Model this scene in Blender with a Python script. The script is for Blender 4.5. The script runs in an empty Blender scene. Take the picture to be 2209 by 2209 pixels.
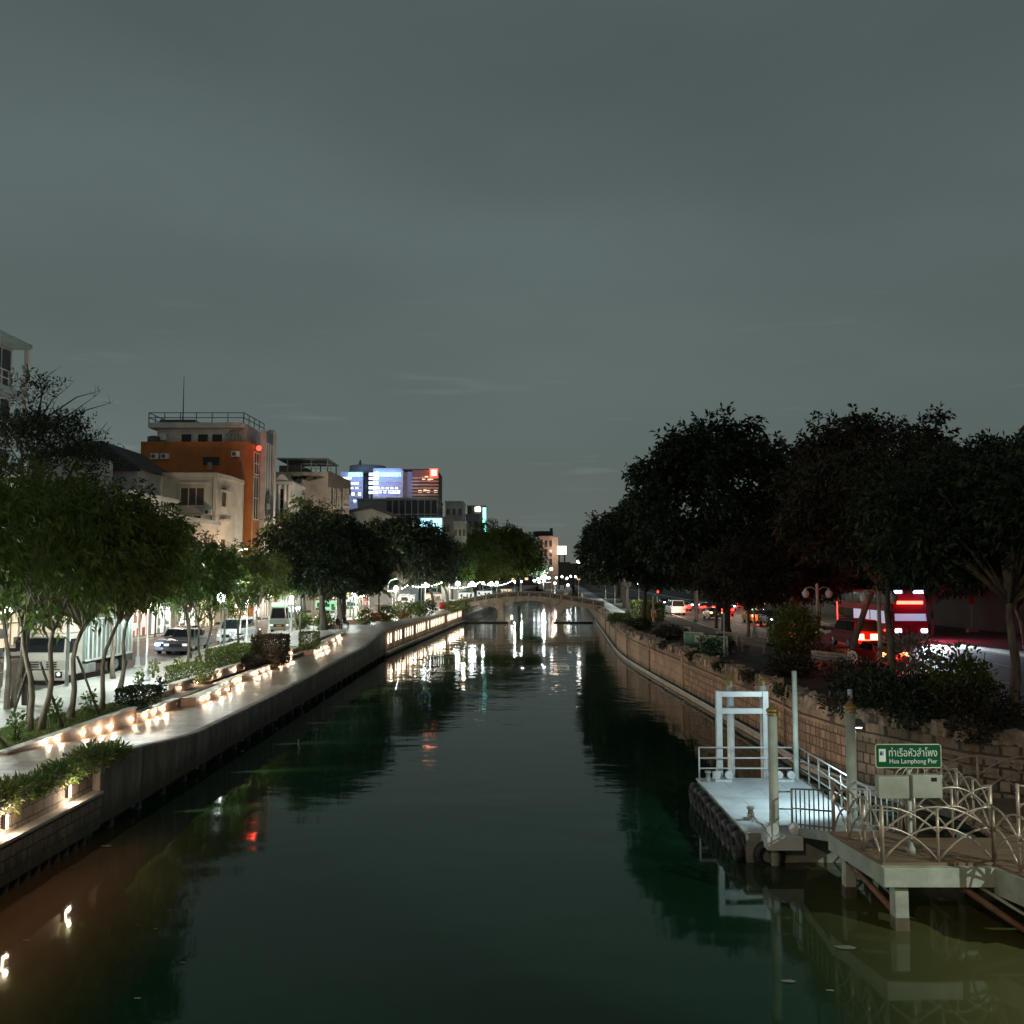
import bpy, math, random
import numpy as np
from mathutils import Vector, Matrix

S = bpy.context.scene
COL = S.collection
R = math.radians
PI = math.pi
HC = 7.5                      # eye height above the water
FP = 1988.0                   # focal length in pixels of the 2209 px photograph
PITCH = math.atan(142 / FP)
CP, SP = math.cos(PITCH), math.sin(PITCH)

# ------------------------------------------------------------------ camera
cam_d = bpy.data.cameras.new('camera')
cam_d.sensor_width = 36; cam_d.lens = 36 * FP / 2209
cam_d.clip_start = 0.1; cam_d.clip_end = 6000
cam = bpy.data.objects.new('camera', cam_d)
cam.location = (0, 0, HC); cam.rotation_euler = (R(90) + PITCH, 0, 0)
COL.objects.link(cam); S.camera = cam

# ------------------------------------------------------------------ sky and exposure
W = bpy.data.worlds.new('World'); S.world = W; W.use_nodes = True
wn, wl = W.node_tree.nodes, W.node_tree.links
wn.clear()
w_out = wn.new('ShaderNodeOutputWorld'); w_bg = wn.new('ShaderNodeBackground')
w_tc = wn.new('ShaderNodeTexCoord'); w_sep = wn.new('ShaderNodeSeparateXYZ')
wl.new(w_tc.outputs['Generated'], w_sep.inputs[0])
w_rmp = wn.new('ShaderNodeValToRGB'); wl.new(w_sep.outputs['Z'], w_rmp.inputs['Fac'])
cr = w_rmp.color_ramp; cr.interpolation = 'EASE'
stops = [(0.0, (.138, .140, .118)), (0.05, (.119, .142, .130)), (.17, (.116, .150, .143)), (.33, (.106, .140, .137)), (.55, (.080, .106, .106)), (1.0, (.05, .062, .062))]
cr.elements[0].position, cr.elements[0].color = stops[0][0], (*stops[0][1], 1)
cr.elements[1].position, cr.elements[1].color = stops[-1][0], (*stops[-1][1], 1)
for p, c in stops[1:-1]:
    e = cr.elements.new(p); e.color = (*c, 1)
w_map = wn.new('ShaderNodeMapping'); w_map.inputs['Scale'].default_value = (1.4, 1.4, 4.2)
w_map.inputs['Location'].default_value = (.37, .1, .62)
wl.new(w_tc.outputs['Generated'], w_map.inputs[0])
w_no = wn.new('ShaderNodeTexNoise'); w_no.inputs['Scale'].default_value = 1.25; w_no.inputs['Detail'].default_value = 4; w_no.inputs['Roughness'].default_value = .45
wl.new(w_map.outputs[0], w_no.inputs['Vector'])
w_mr = wn.new('ShaderNodeMapRange'); w_mr.inputs[1].default_value = .3; w_mr.inputs[2].default_value = .7; w_mr.inputs[3].default_value = .84; w_mr.inputs[4].default_value = 1.10
wl.new(w_no.outputs['Fac'], w_mr.inputs[0])
# thin bright wisps low above the trees
w_map2 = wn.new('ShaderNodeMapping'); w_map2.inputs['Scale'].default_value = (5, 5, 46); wl.new(w_tc.outputs['Generated'], w_map2.inputs[0])
w_n2 = wn.new('ShaderNodeTexNoise'); w_n2.inputs['Scale'].default_value = 1.3; w_n2.inputs['Detail'].default_value = 5; wl.new(w_map2.outputs[0], w_n2.inputs['Vector'])
w_m2 = wn.new('ShaderNodeMapRange'); w_m2.inputs[1].default_value = .62; w_m2.inputs[2].default_value = .80; w_m2.inputs[3].default_value = 0; w_m2.inputs[4].default_value = .3
wl.new(w_n2.outputs['Fac'], w_m2.inputs[0])
w_band = wn.new('ShaderNodeMapRange'); w_band.inputs[1].default_value = .34; w_band.inputs[2].default_value = .16; wl.new(w_sep.outputs['Z'], w_band.inputs[0])
w_mm = wn.new('ShaderNodeMath'); w_mm.operation = 'MULTIPLY'; wl.new(w_m2.outputs[0], w_mm.inputs[0]); wl.new(w_band.outputs[0], w_mm.inputs[1])
w_add = wn.new('ShaderNodeMath'); w_add.operation = 'ADD'; wl.new(w_mr.outputs[0], w_add.inputs[0]); wl.new(w_mm.outputs[0], w_add.inputs[1])
w_mul = wn.new('ShaderNodeVectorMath'); w_mul.operation = 'SCALE'
wl.new(w_rmp.outputs['Color'], w_mul.inputs[0]); wl.new(w_add.outputs[0], w_mul.inputs['Scale'])
wl.new(w_mul.outputs[0], w_bg.inputs['Color']); w_bg.inputs['Strength'].default_value = 1.0
wl.new(w_bg.outputs[0], w_out.inputs['Surface'])
S.view_settings.view_transform = 'Standard'; S.view_settings.look = 'None'
S.view_settings.exposure = 0.0; S.view_settings.gamma = 1.0; S.view_settings.use_curve_mapping = False
S.render.engine = 'CYCLES'
S.cycles.use_denoising = True
S.cycles.use_light_tree = True
S.cycles.max_bounces = 6; S.cycles.diffuse_bounces = 2; S.cycles.glossy_bounces = 3; S.cycles.transmission_bounces = 3; S.cycles.transparent_max_bounces = 4
S.cycles.sample_clamp_indirect = 6.0
S.cycles.caustics_reflective = False; S.cycles.caustics_refractive = False

# ------------------------------------------------------------------ from a photograph pixel to a point of the place
def ray(px, py):
    u = (px - 1104.5) / FP; v = (1104.5 - py) / FP
    return Vector((u, CP - v * SP, SP + v * CP))
def at(px, py, z):
    r = ray(px, py); t = (z - HC) / r.z
    return Vector((r.x * t, r.y * t, z))
def atY(px, py, Y):
    r = ray(px, py); t = Y / r.y
    return Vector((r.x * t, Y, HC + r.z * t))
def X(px, Y): return atY(px, 1200, Y).x
def Z(py, Y): return atY(1100, py, Y).z
def bend(Y):                                   # the canal turns slightly right beyond 87 m
    d = Y - 87
    return 0.0 if d < -12 else (.0575 * d if d > 12 else .0575 * (d + 12) ** 2 / 48)

# ------------------------------------------------------------------ materials
MATS = {}
def base_mat(name):
    m = bpy.data.materials.new(name); m.use_nodes = True
    n = m.node_tree.nodes; l = m.node_tree.links
    return m, n, l, n['Principled BSDF']
def pm(name, col, rough=.6, metal=0.0, var=.25, scale=2.0, bump=0.0, bscale=25.0, emit=None, es=0.0, spec=None, stain=None, stretch=None):
    m, n, l, b = base_mat(name)
    b.inputs['Roughness'].default_value = rough; b.inputs['Metallic'].default_value = metal
    if spec is not None: b.inputs['Specular IOR Level'].default_value = spec
    g = n.new('ShaderNodeNewGeometry')
    src = g.outputs['Position']
    if stretch:
        mp = n.new('ShaderNodeMapping'); mp.inputs['Scale'].default_value = stretch; l.new(src, mp.inputs[0]); src = mp.outputs[0]
    t = n.new('ShaderNodeTexNoise'); t.inputs['Scale'].default_value = scale; t.inputs['Detail'].default_value = 6; t.inputs['Roughness'].default_value = .62
    l.new(src, t.inputs['Vector'])
    mx = n.new('ShaderNodeMixRGB'); mr = n.new('ShaderNodeMapRange'); mr.inputs[1].default_value = .32; mr.inputs[2].default_value = .68
    l.new(t.outputs['Fac'], mr.inputs[0]); l.new(mr.outputs[0], mx.inputs['Fac'])
    lo = [c * (1 - var) for c in col]; hi = [min(.95, c * (1 + var * .7)) for c in col]
    if stain: lo = list(stain)
    mx.inputs[1].default_value = (*lo, 1); mx.inputs[2].default_value = (*hi, 1)
    l.new(mx.outputs[0], b.inputs['Base Color'])
    if bump:
        t2 = n.new('ShaderNodeTexNoise'); t2.inputs['Scale'].default_value = bscale; t2.inputs['Detail'].default_value = 4
        l.new(g.outputs['Position'], t2.inputs['Vector'])
        bp = n.new('ShaderNodeBump'); bp.inputs['Strength'].default_value = bump; bp.inputs['Distance'].default_value = .03
        l.new(t2.outputs['Fac'], bp.inputs['Height']); l.new(bp.outputs[0], b.inputs['Normal'])
    if emit:
        b.inputs['Emission Color'].default_value = (*emit, 1); b.inputs['Emission Strength'].default_value = es
    MATS[name] = m
    return m
def em(name, col, es, sample='NONE'):
    m, n, l, b = base_mat(name)
    b.inputs['Base Color'].default_value = (*[min(.8, c) for c in col], 1)
    b.inputs['Emission Color'].default_value = (*col, 1); b.inputs['Emission Strength'].default_value = es
    b.inputs['Roughness'].default_value = .4
    m.cycles.emission_sampling = sample
    MATS[name] = m
    return m
def bricks(name, c1, c2, mortar, bw, bh, msize, rot=(0, 0, 0), loc=(0, 0, 0), rough=.8, bump=.5, stain=(.06, .045, .03), stain_amt=.55, axes='yz', squash=1.0, freq=2, bias=0.0, nsc=.7):
    """courses laid on a wall (axes yz or xz) or on the ground (xy)"""
    m, n, l, b = base_mat(name); b.inputs['Roughness'].default_value = rough
    g = n.new('ShaderNodeNewGeometry'); sp = n.new('ShaderNodeSeparateXYZ'); cb = n.new('ShaderNodeCombineXYZ')
    l.new(g.outputs['Position'], sp.inputs[0])
    a, c = axes
    l.new(sp.outputs['XYZ'.index(a.upper())], cb.inputs[0]); l.new(sp.outputs['XYZ'.index(c.upper())], cb.inputs[1])
    t = n.new('ShaderNodeTexBrick')
    # wobble the joints a little
    w = n.new('ShaderNodeTexNoise'); w.inputs['Scale'].default_value = 3.2; l.new(g.outputs['Position'], w.inputs['Vector'])
    ad = n.new('ShaderNodeVectorMath'); ad.operation = 'MULTIPLY_ADD'; ad.inputs[1].default_value = (.06, .06, 0)
    l.new(w.outputs['Color'], ad.inputs[0]); l.new(cb.outputs[0], ad.inputs[2])
    l.new(ad.outputs[0], t.inputs['Vector'])
    t.inputs['Color1'].default_value = (*c1, 1); t.inputs['Color2'].default_value = (*c2, 1); t.inputs['Mortar'].default_value = (*mortar, 1)
    t.inputs['Scale'].default_value = 1.0; t.inputs['Brick Width'].default_value = bw; t.inputs['Row Height'].default_value = bh
    t.inputs['Mortar Size'].default_value = msize; t.inputs['Mortar Smooth'].default_value = .25; t.inputs['Bias'].default_value = bias
    t.offset_frequency = freq; t.squash = squash
    s = n.new('ShaderNodeTexNoise'); s.inputs['Scale'].default_value = nsc; s.inputs['Detail'].default_value = 7; s.inputs['Roughness'].default_value = .68
    l.new(g.outputs['Position'], s.inputs['Vector'])
    mr = n.new('ShaderNodeMapRange'); mr.inputs[1].default_value = .45; mr.inputs[2].default_value = .72; mr.inputs[4].default_value = stain_amt
    l.new(s.outputs['Fac'], mr.inputs[0])
    mx = n.new('ShaderNodeMixRGB'); l.new(mr.outputs[0], mx.inputs['Fac']); l.new(t.outputs['Color'], mx.inputs[1]); mx.inputs[2].default_value = (*stain, 1)
    l.new(mx.outputs[0], b.inputs['Base Color'])
    if axes != 'xy':                                  # long drip stains running down from the top
        dm = n.new('ShaderNodeMapping'); dm.inputs['Scale'].default_value = (2.2, 2.2, .16); l.new(g.outputs['Position'], dm.inputs[0])
        dn = n.new('ShaderNodeTexNoise'); dn.inputs['Scale'].default_value = 1.0; dn.inputs['Detail'].default_value = 5; dn.inputs['Roughness'].default_value = .7; l.new(dm.outputs[0], dn.inputs['Vector'])
        dr = n.new('ShaderNodeMapRange'); dr.inputs[1].default_value = .50; dr.inputs[2].default_value = .68; dr.inputs[4].default_value = .7; l.new(dn.outputs['Fac'], dr.inputs[0])
        d2 = n.new('ShaderNodeMixRGB'); l.new(dr.outputs[0], d2.inputs['Fac']); l.new(mx.outputs[0], d2.inputs[1]); d2.inputs[2].default_value = (*stain, 1); l.new(d2.outputs[0], b.inputs['Base Color'])
    f = n.new('ShaderNodeTexNoise'); f.inputs['Scale'].default_value = 14; f.inputs['Detail'].default_value = 5; l.new(g.outputs['Position'], f.inputs['Vector'])
    sm = n.new('ShaderNodeMath'); sm.operation = 'MULTIPLY_ADD'; sm.inputs[1].default_value = -1.2
    l.new(t.outputs['Fac'], sm.inputs[0]); l.new(f.outputs['Fac'], sm.inputs[2])
    bp = n.new('ShaderNodeBump'); bp.inputs['Strength'].default_value = bump; bp.inputs['Distance'].default_value = .035
    l.new(sm.outputs[0], bp.inputs['Height']); l.new(bp.outputs[0], b.inputs['Normal'])
    MATS[name] = m
    return m
def leaf_mat(name, c1, c2, trans=.3):
    m, n, l, b = base_mat(name)
    n.remove(b)
    out = n['Material Output']
    g = n.new('ShaderNodeNewGeometry')
    mx = n.new('ShaderNodeMixRGB'); mx.inputs[1].default_value = (*c1, 1); mx.inputs[2].default_value = (*c2, 1)
    l.new(g.outputs['Random Per Island'], mx.inputs['Fac'])
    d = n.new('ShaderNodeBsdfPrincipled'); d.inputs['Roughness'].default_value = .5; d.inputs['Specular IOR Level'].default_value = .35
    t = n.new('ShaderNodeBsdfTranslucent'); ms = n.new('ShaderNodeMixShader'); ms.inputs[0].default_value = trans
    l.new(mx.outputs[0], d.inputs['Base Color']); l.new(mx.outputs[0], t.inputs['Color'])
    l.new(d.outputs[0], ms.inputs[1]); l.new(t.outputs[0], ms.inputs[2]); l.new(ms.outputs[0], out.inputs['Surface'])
    MATS[name] = m
    return m

def tide(name, top=.55, col=(.035, .034, .018)):
    # algae and wet grime left by the changing water level, with a ragged upper edge and runs below the joints
    m = MATS[name]; n = m.node_tree.nodes; l = m.node_tree.links; b = n['Principled BSDF']
    src = b.inputs['Base Color'].links[0].from_socket
    g = n.new('ShaderNodeNewGeometry'); sp = n.new('ShaderNodeSeparateXYZ'); l.new(g.outputs['Position'], sp.inputs[0])
    mp = n.new('ShaderNodeMapping'); mp.inputs['Scale'].default_value = (1.6, 1.6, .35); l.new(g.outputs['Position'], mp.inputs[0])
    t = n.new('ShaderNodeTexNoise'); t.inputs['Scale'].default_value = 1.7; t.inputs['Detail'].default_value = 6; t.inputs['Roughness'].default_value = .7; l.new(mp.outputs[0], t.inputs['Vector'])
    a = n.new('ShaderNodeMath'); a.operation = 'MULTIPLY_ADD'; a.inputs[1].default_value = -1.9; l.new(t.outputs['Fac'], a.inputs[0]); l.new(sp.outputs['Z'], a.inputs[2])
    r = n.new('ShaderNodeMapRange'); r.inputs[1].default_value = top - .95 + .28; r.inputs[2].default_value = top - .95 - .22; r.inputs[4].default_value = .88; l.new(a.outputs[0], r.inputs[0])
    x = n.new('ShaderNodeMixRGB'); l.new(r.outputs[0], x.inputs['Fac']); l.new(src, x.inputs[1]); x.inputs[2].default_value = (*col, 1); l.new(x.outputs[0], b.inputs['Base Color'])
# water: dark green, mirror-like, with long low ripples
def water_mat():
    m, n, l, b = base_mat('canal_water')
    b.inputs['Roughness'].default_value = .035; b.inputs['IOR'].default_value = 1.27; b.inputs['Specular Tint'].default_value = (.50, 1.0, .84, 1)
    g = n.new('ShaderNodeNewGeometry'); mp = n.new('ShaderNodeMapping'); mp.inputs['Scale'].default_value = (.55, 1.0, 1); l.new(g.outputs['Position'], mp.inputs[0])
    t1 = n.new('ShaderNodeTexNoise'); t1.inputs['Scale'].default_value = 1.5; t1.inputs['Detail'].default_value = 2.0; t1.inputs['Distortion'].default_value = .6
    t2 = n.new('ShaderNodeTexNoise'); t2.inputs['Scale'].default_value = .30; t2.inputs['Detail'].default_value = 2
    t3 = n.new('ShaderNodeTexNoise'); t3.inputs['Scale'].default_value = .05; t3.inputs['Detail'].default_value = 3
    for t in (t1, t2, t3): l.new(mp.outputs[0], t.inputs['Vector'])
    # lamplight in murky water, painted in: brown by near left quay, olive under pier
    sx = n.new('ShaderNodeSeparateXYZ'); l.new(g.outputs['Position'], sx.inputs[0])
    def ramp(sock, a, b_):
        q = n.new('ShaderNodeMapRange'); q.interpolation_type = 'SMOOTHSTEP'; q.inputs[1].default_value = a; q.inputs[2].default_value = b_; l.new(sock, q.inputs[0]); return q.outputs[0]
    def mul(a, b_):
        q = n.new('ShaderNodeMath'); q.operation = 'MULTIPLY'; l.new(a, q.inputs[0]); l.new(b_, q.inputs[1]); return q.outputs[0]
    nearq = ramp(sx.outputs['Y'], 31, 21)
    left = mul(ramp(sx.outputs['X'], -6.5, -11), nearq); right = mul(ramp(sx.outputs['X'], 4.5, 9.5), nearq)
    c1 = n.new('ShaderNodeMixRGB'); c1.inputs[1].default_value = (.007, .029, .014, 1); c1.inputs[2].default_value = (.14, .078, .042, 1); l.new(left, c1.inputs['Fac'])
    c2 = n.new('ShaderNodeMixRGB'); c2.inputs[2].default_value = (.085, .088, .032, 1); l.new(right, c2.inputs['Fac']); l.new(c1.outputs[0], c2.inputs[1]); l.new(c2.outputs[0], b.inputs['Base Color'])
    mask = n.new('ShaderNodeMapRange'); mask.inputs[1].default_value = .42; mask.inputs[2].default_value = .62; mask.inputs[3].default_value = .12; l.new(t3.outputs['Fac'], mask.inputs[0])
    fine = n.new('ShaderNodeMath'); fine.operation = 'MULTIPLY'; l.new(t1.outputs['Fac'], fine.inputs[0]); l.new(mul(mask.outputs[0], ramp(sx.outputs['Y'], 18, 60)), fine.inputs[1])
    s = n.new('ShaderNodeMath'); s.operation = 'MULTIPLY_ADD'; s.inputs[1].default_value = 1.25; l.new(t2.outputs['Fac'], s.inputs[0]); l.new(fine.outputs[0], s.inputs[2])
    bp = n.new('ShaderNodeBump'); bp.inputs['Strength'].default_value = 1.0; bp.inputs['Distance'].default_value = .026
    l.new(s.outputs[0], bp.inputs['Height']); l.new(bp.outputs[0], b.inputs['Normal'])
    r = n.new('ShaderNodeMapRange'); r.inputs[3].default_value = .02; r.inputs[4].default_value = .075; l.new(t3.outputs['Fac'], r.inputs[0]); l.new(r.outputs[0], b.inputs['Roughness'])
    MATS['canal_water'] = m
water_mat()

pm('fascia', (.17, .148, .128), .75, var=.35, scale=1.0, bump=.2, bscale=18, stretch=(1.6, 1.6, .2), stain=(.055, .05, .042))
pm('dark_concrete', (.05, .05, .048), .85, var=.4, scale=1.5)
pm('concrete', (.34, .32, .29), .8, var=.3, scale=1.3, bump=.2, bscale=16)
pm('pale_concrete', (.46, .46, .43), .75, var=.3, scale=1.1, bump=.15, bscale=14, stain=(.24, .25, .2))
pm('wet_concrete', (.12, .105, .075), .45, var=.5, scale=2.0)
pm('asphalt', (.055, .052, .05), .62, var=.35, scale=.9, bump=.25, bscale=60)
pm('road_paint', (.62, .62, .58), .6, var=.3, scale=4)
bricks('paving', (.37, .285, .215), (.24, .185, .14), (.06, .048, .038), 1.1, .55, .022, axes='xy', rough=.40, bump=.35, stain=(.12, .10, .08), stain_amt=.8, nsc=.45)
bricks('sidewalk', (.42, .42, .39), (.36, .36, .33), (.2, .2, .18), .6, .6, .01, axes='xy', rough=.55, bump=.12, stain=(.24, .24, .21), stain_amt=.6)
bricks('wall_blocks', (.42, .29, .20), (.22, .15, .105), (.085, .06, .043), .27, .36, .03, axes='yz', bump=.75, freq=1, stain=(.10, .072, .05), stain_amt=.65, squash=1.4)
bricks('wall_panels', (.40, .285, .2), (.33, .235, .165), (.15, .11, .08), 1.6, .62, .02, axes='yz', bump=.4, stain=(.12, .085, .06), stain_amt=.8, nsc=.45)
bricks('quay_blocks', (.22, .165, .125), (.15, .115, .085), (.045, .034, .026), .5, .3, .022, axes='yz', bump=.7, stain=(.08, .065, .05), stain_amt=.5)
bricks('near_blocks', (.40, .30, .22), (.22, .16, .115), (.075, .055, .04), .27, .36, .035, axes='xz', bump=.9, freq=1, stain=(.085, .06, .045), stain_amt=.65, squash=1.5)
for nm_, tp_ in (('fascia', .85), ('wall_blocks', .55), ('wall_panels', .5), ('quay_blocks', .65), ('near_blocks', .5)): tide(nm_, tp_)
pm('coping_rubble', (.38, .30, .23), .9, var=.55, scale=2.2, bump=.9, bscale=9, stain=(.10, .075, .055))
pm('terracotta_wall', (.36, .215, .15), .6, var=.25, scale=2.4, bump=.15, bscale=20)
pm('planter_cap', (.5, .46, .40), .5, var=.2, scale=2.5)
pm('soil', (.06, .045, .032), .95, var=.4, scale=3, bump=.5, bscale=12)
pm('lawn', (.10, .13, .035), .9, var=.5, scale=2.2, bump=.6, bscale=40, stain=(.11, .095, .04))
pm('ground_dark', (.07, .068, .055), .9, var=.4, scale=.8, bump=.3, bscale=10)
pm('bark', (.17, .14, .105), .9, var=.5, scale=5, bump=.7, bscale=22, stretch=(1, 1, .3))
pm('dark_bark', (.09, .075, .058), .9, var=.5, scale=5, bump=.6, bscale=22, stretch=(1, 1, .3))
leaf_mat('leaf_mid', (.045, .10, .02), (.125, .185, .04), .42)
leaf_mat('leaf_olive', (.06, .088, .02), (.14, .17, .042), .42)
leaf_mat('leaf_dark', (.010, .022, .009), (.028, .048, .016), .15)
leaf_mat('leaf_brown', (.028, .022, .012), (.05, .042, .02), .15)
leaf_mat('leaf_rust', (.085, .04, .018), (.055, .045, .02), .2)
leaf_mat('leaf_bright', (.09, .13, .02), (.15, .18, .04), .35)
leaf_mat('grass_blade', (.08, .12, .025), (.13, .15, .045), .3)
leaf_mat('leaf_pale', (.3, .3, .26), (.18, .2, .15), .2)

pm('steel_blue', (.56, .62, .63), .34, var=.12, scale=3)
pm('steel_grey', (.30, .33, .31), .42, metal=.2, var=.25, scale=3)
pm('steel_dark', (.10, .105, .10), .5, var=.3, scale=4)
bricks('deck_paint', (.56, .64, .67), (.50, .585, .615), (.26, .31, .33), 1.75, 1.3, .012, axes='xy', rough=.5, bump=.1, stain=(.27, .30, .30), stain_amt=.6, nsc=1.1)
pm('ramp_paint', (.66, .7, .7), .5, var=.12, scale=1.5)
pm('gold', (.42, .30, .11), .35, metal=.6, var=.2, scale=6)
pm('bronze_rail', (.46, .39, .32), .32, metal=.35, var=.25, scale=5)
pm('wood_deck', (.21, .145, .095), .6, var=.35, scale=2.2, bump=.25, bscale=14, stretch=(.5, 5, 5))
pm('beam_paint', (.42, .47, .42), .6, var=.18, scale=1.6, bump=.08, bscale=20, stain=(.27, .31, .26))
pm('rubber', (.018, .018, .018), .55, var=.5, scale=6, bump=.3, bscale=30)
pm('rust_pipe', (.22, .115, .08), .7, var=.4, scale=3)
pm('sign_green', (.0, .085, .035), .35, var=.1, scale=2)
pm('sign_white', (.72, .76, .70), .4, var=.06, scale=2, emit=(.75, .85, .75), es=.05)
pm('sign_cream', (.56, .58, .40), .4, var=.08, scale=2)
pm('sign_blue', (.03, .06, .25), .4, var=.1)
pm('metal_box', (.36, .39, .34), .5, var=.22, scale=2.0)
pm('black', (.012, .012, .013), .4, var=.3)
pm('white_paint', (.72, .72, .69), .45, var=.1, scale=2)
pm('car_white', (.5, .51, .52), .22, var=.05, scale=1, spec=.6)
pm('car_silver', (.34, .37, .42), .25, metal=.3, var=.06)
pm('car_grey', (.11, .12, .13), .25, metal=.2, var=.06)
pm('car_dark', (.03, .032, .036), .25, var=.1)
pm('car_red', (.38, .012, .014), .22, var=.06)
pm('coach_red', (.20, .006, .012), .55, var=.08, spec=.06)
pm('coach_purple', (.06, .02, .06), .25, var=.1)
pm('taxi_yellow', (.62, .36, .03), .25, var=.05)
pm('truck_cab', (.46, .44, .38), .3, var=.08)
pm('truck_deflector', (.66, .50, .42), .35, var=.06)
pm('truck_curtain', (.27, .34, .30), .55, var=.15, scale=1.6)
pm('glass_dark', (.012, .015, .018), .08, var=.1, spec=.7)
pm('chrome', (.5, .5, .5), .2, metal=.9, var=.1)
pm('orange_wall', (.50, .165, .042), .75, var=.12, scale=.5, stain=(.36, .115, .032))
pm('cream_wall', (.62, .555, .46), .75, var=.12, scale=.6, stain=(.48, .42, .34))
pm('white_wall', (.6, .58, .54), .75, var=.14, scale=.5, stain=(.42, .40, .37))
pm('beige_stained', (.46, .39, .32), .85, var=.3, scale=.35, stain=(.30, .25, .2))
pm('cool_white_wall', (.40, .47, .48), .7, var=.14, scale=.5, stain=(.30, .36, .36))
pm('grey_wall', (.33, .34, .33), .8, var=.22, scale=.4)
pm('dark_wall', (.05, .047, .045), .85, var=.3, scale=.4)
pm('roof_dark', (.06, .06, .062), .8, var=.3, scale=.6)
pm('brown_wall', (.19, .13, .1), .8, var=.25, scale=.5)
pm('blue_panel', (.12, .15, .22), .5, var=.15)
pm('tower_wall', (.42, .46, .58), .7, var=.15, scale=.1)
pm('window_dark', (.02, .022, .024), .12, var=.3, spec=.6)
pm('window_brown', (.10, .055, .035), .25, var=.3)
pm('stain_dark', (.14, .115, .09), .9, var=.4)
pm('bridge_stone', (.36, .285, .215), .8, var=.35, scale=1.2, bump=.3, bscale=10, stain=(.2, .15, .11))
pm('panel_recess', (.07, .05, .037), .85, var=.3, scale=2)
pm('orange_case', (.55, .25, .12), .5, var=.1)
pm('green_panel', (.06, .18, .085), .5, var=.3, scale=2)
pm('bench_wood', (.30, .24, .19), .7, var=.3, scale=3, stretch=(4, 1, 4))
pm('cloth_dark', (.02, .02, .024), .9, var=.2)
pm('cloth_red', (.4, .03, .03), .9, var=.2)
pm('cloth_white', (.5, .5, .52), .9, var=.1)
pm('skin', (.35, .2, .13), .6, var=.05)
pm('red_planter', (.5, .05, .03), .45, var=.15)
pm('awning_blue', (.25, .35, .4), .7, var=.1)

em('lamp_cool', (.93, 1.0, .98), 14)
em('lamp_white', (1.0, .97, .9), 14)
em('step_glow', (1.0, .76, .55), 22)
em('strip_glow', (1.0, .80, .60), 1.7)
em('dim_globe', (.9, 1.0, .95), 3.5)
em('head_glow', (.85, .92, 1.0), 9)
em('dim_head', (.9, .92, .9), .7)
em('tail_glow', (1.0, .30, .12), 7)
em('tail_red', (1.0, .03, .02), 6)
em('amber_glow', (1.0, .58, .2), 6)
em('led_red', (1.0, .10, .06), 7)
em('led_blue', (.36, .62, 1.0), 5)
em('bus_window', (.40, .56, .80), .42)
em('screen', (.42, .78, .86), 1.25)
em('screen_dark', (.05, .12, .16), .25)
em('neon_cyan', (.25, .95, .9), 3.5)
em('neon_red', (1.0, .06, .03), 5)
em('neon_red_core', (1.0, .72, .55), 5)
em('win_white', (.85, .92, 1.0), 1.8)
em('win_warm', (1.0, .62, .36), 1.4)
em('marker_glow', (1.0, .97, .9), 2.6)
em('flood_glow', (.9, .97, 1.0), 7)
em('shop_white', (.92, 1.0, .94), .85)
em('shop_warm', (1.0, .74, .5), .8)
em('shop_green', (.35, .95, .55), .9)
em('shop_pink', (1.0, .45, .42), .9)
em('billboard_warm', (1.0, .84, .66), 3)
em('warn_red', (1.0, .05, .03), 4)
em('signal_cyan', (.2, .9, 1.0), 5)
em('route_green', (.4, 1.0, .5), 2.5)

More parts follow.
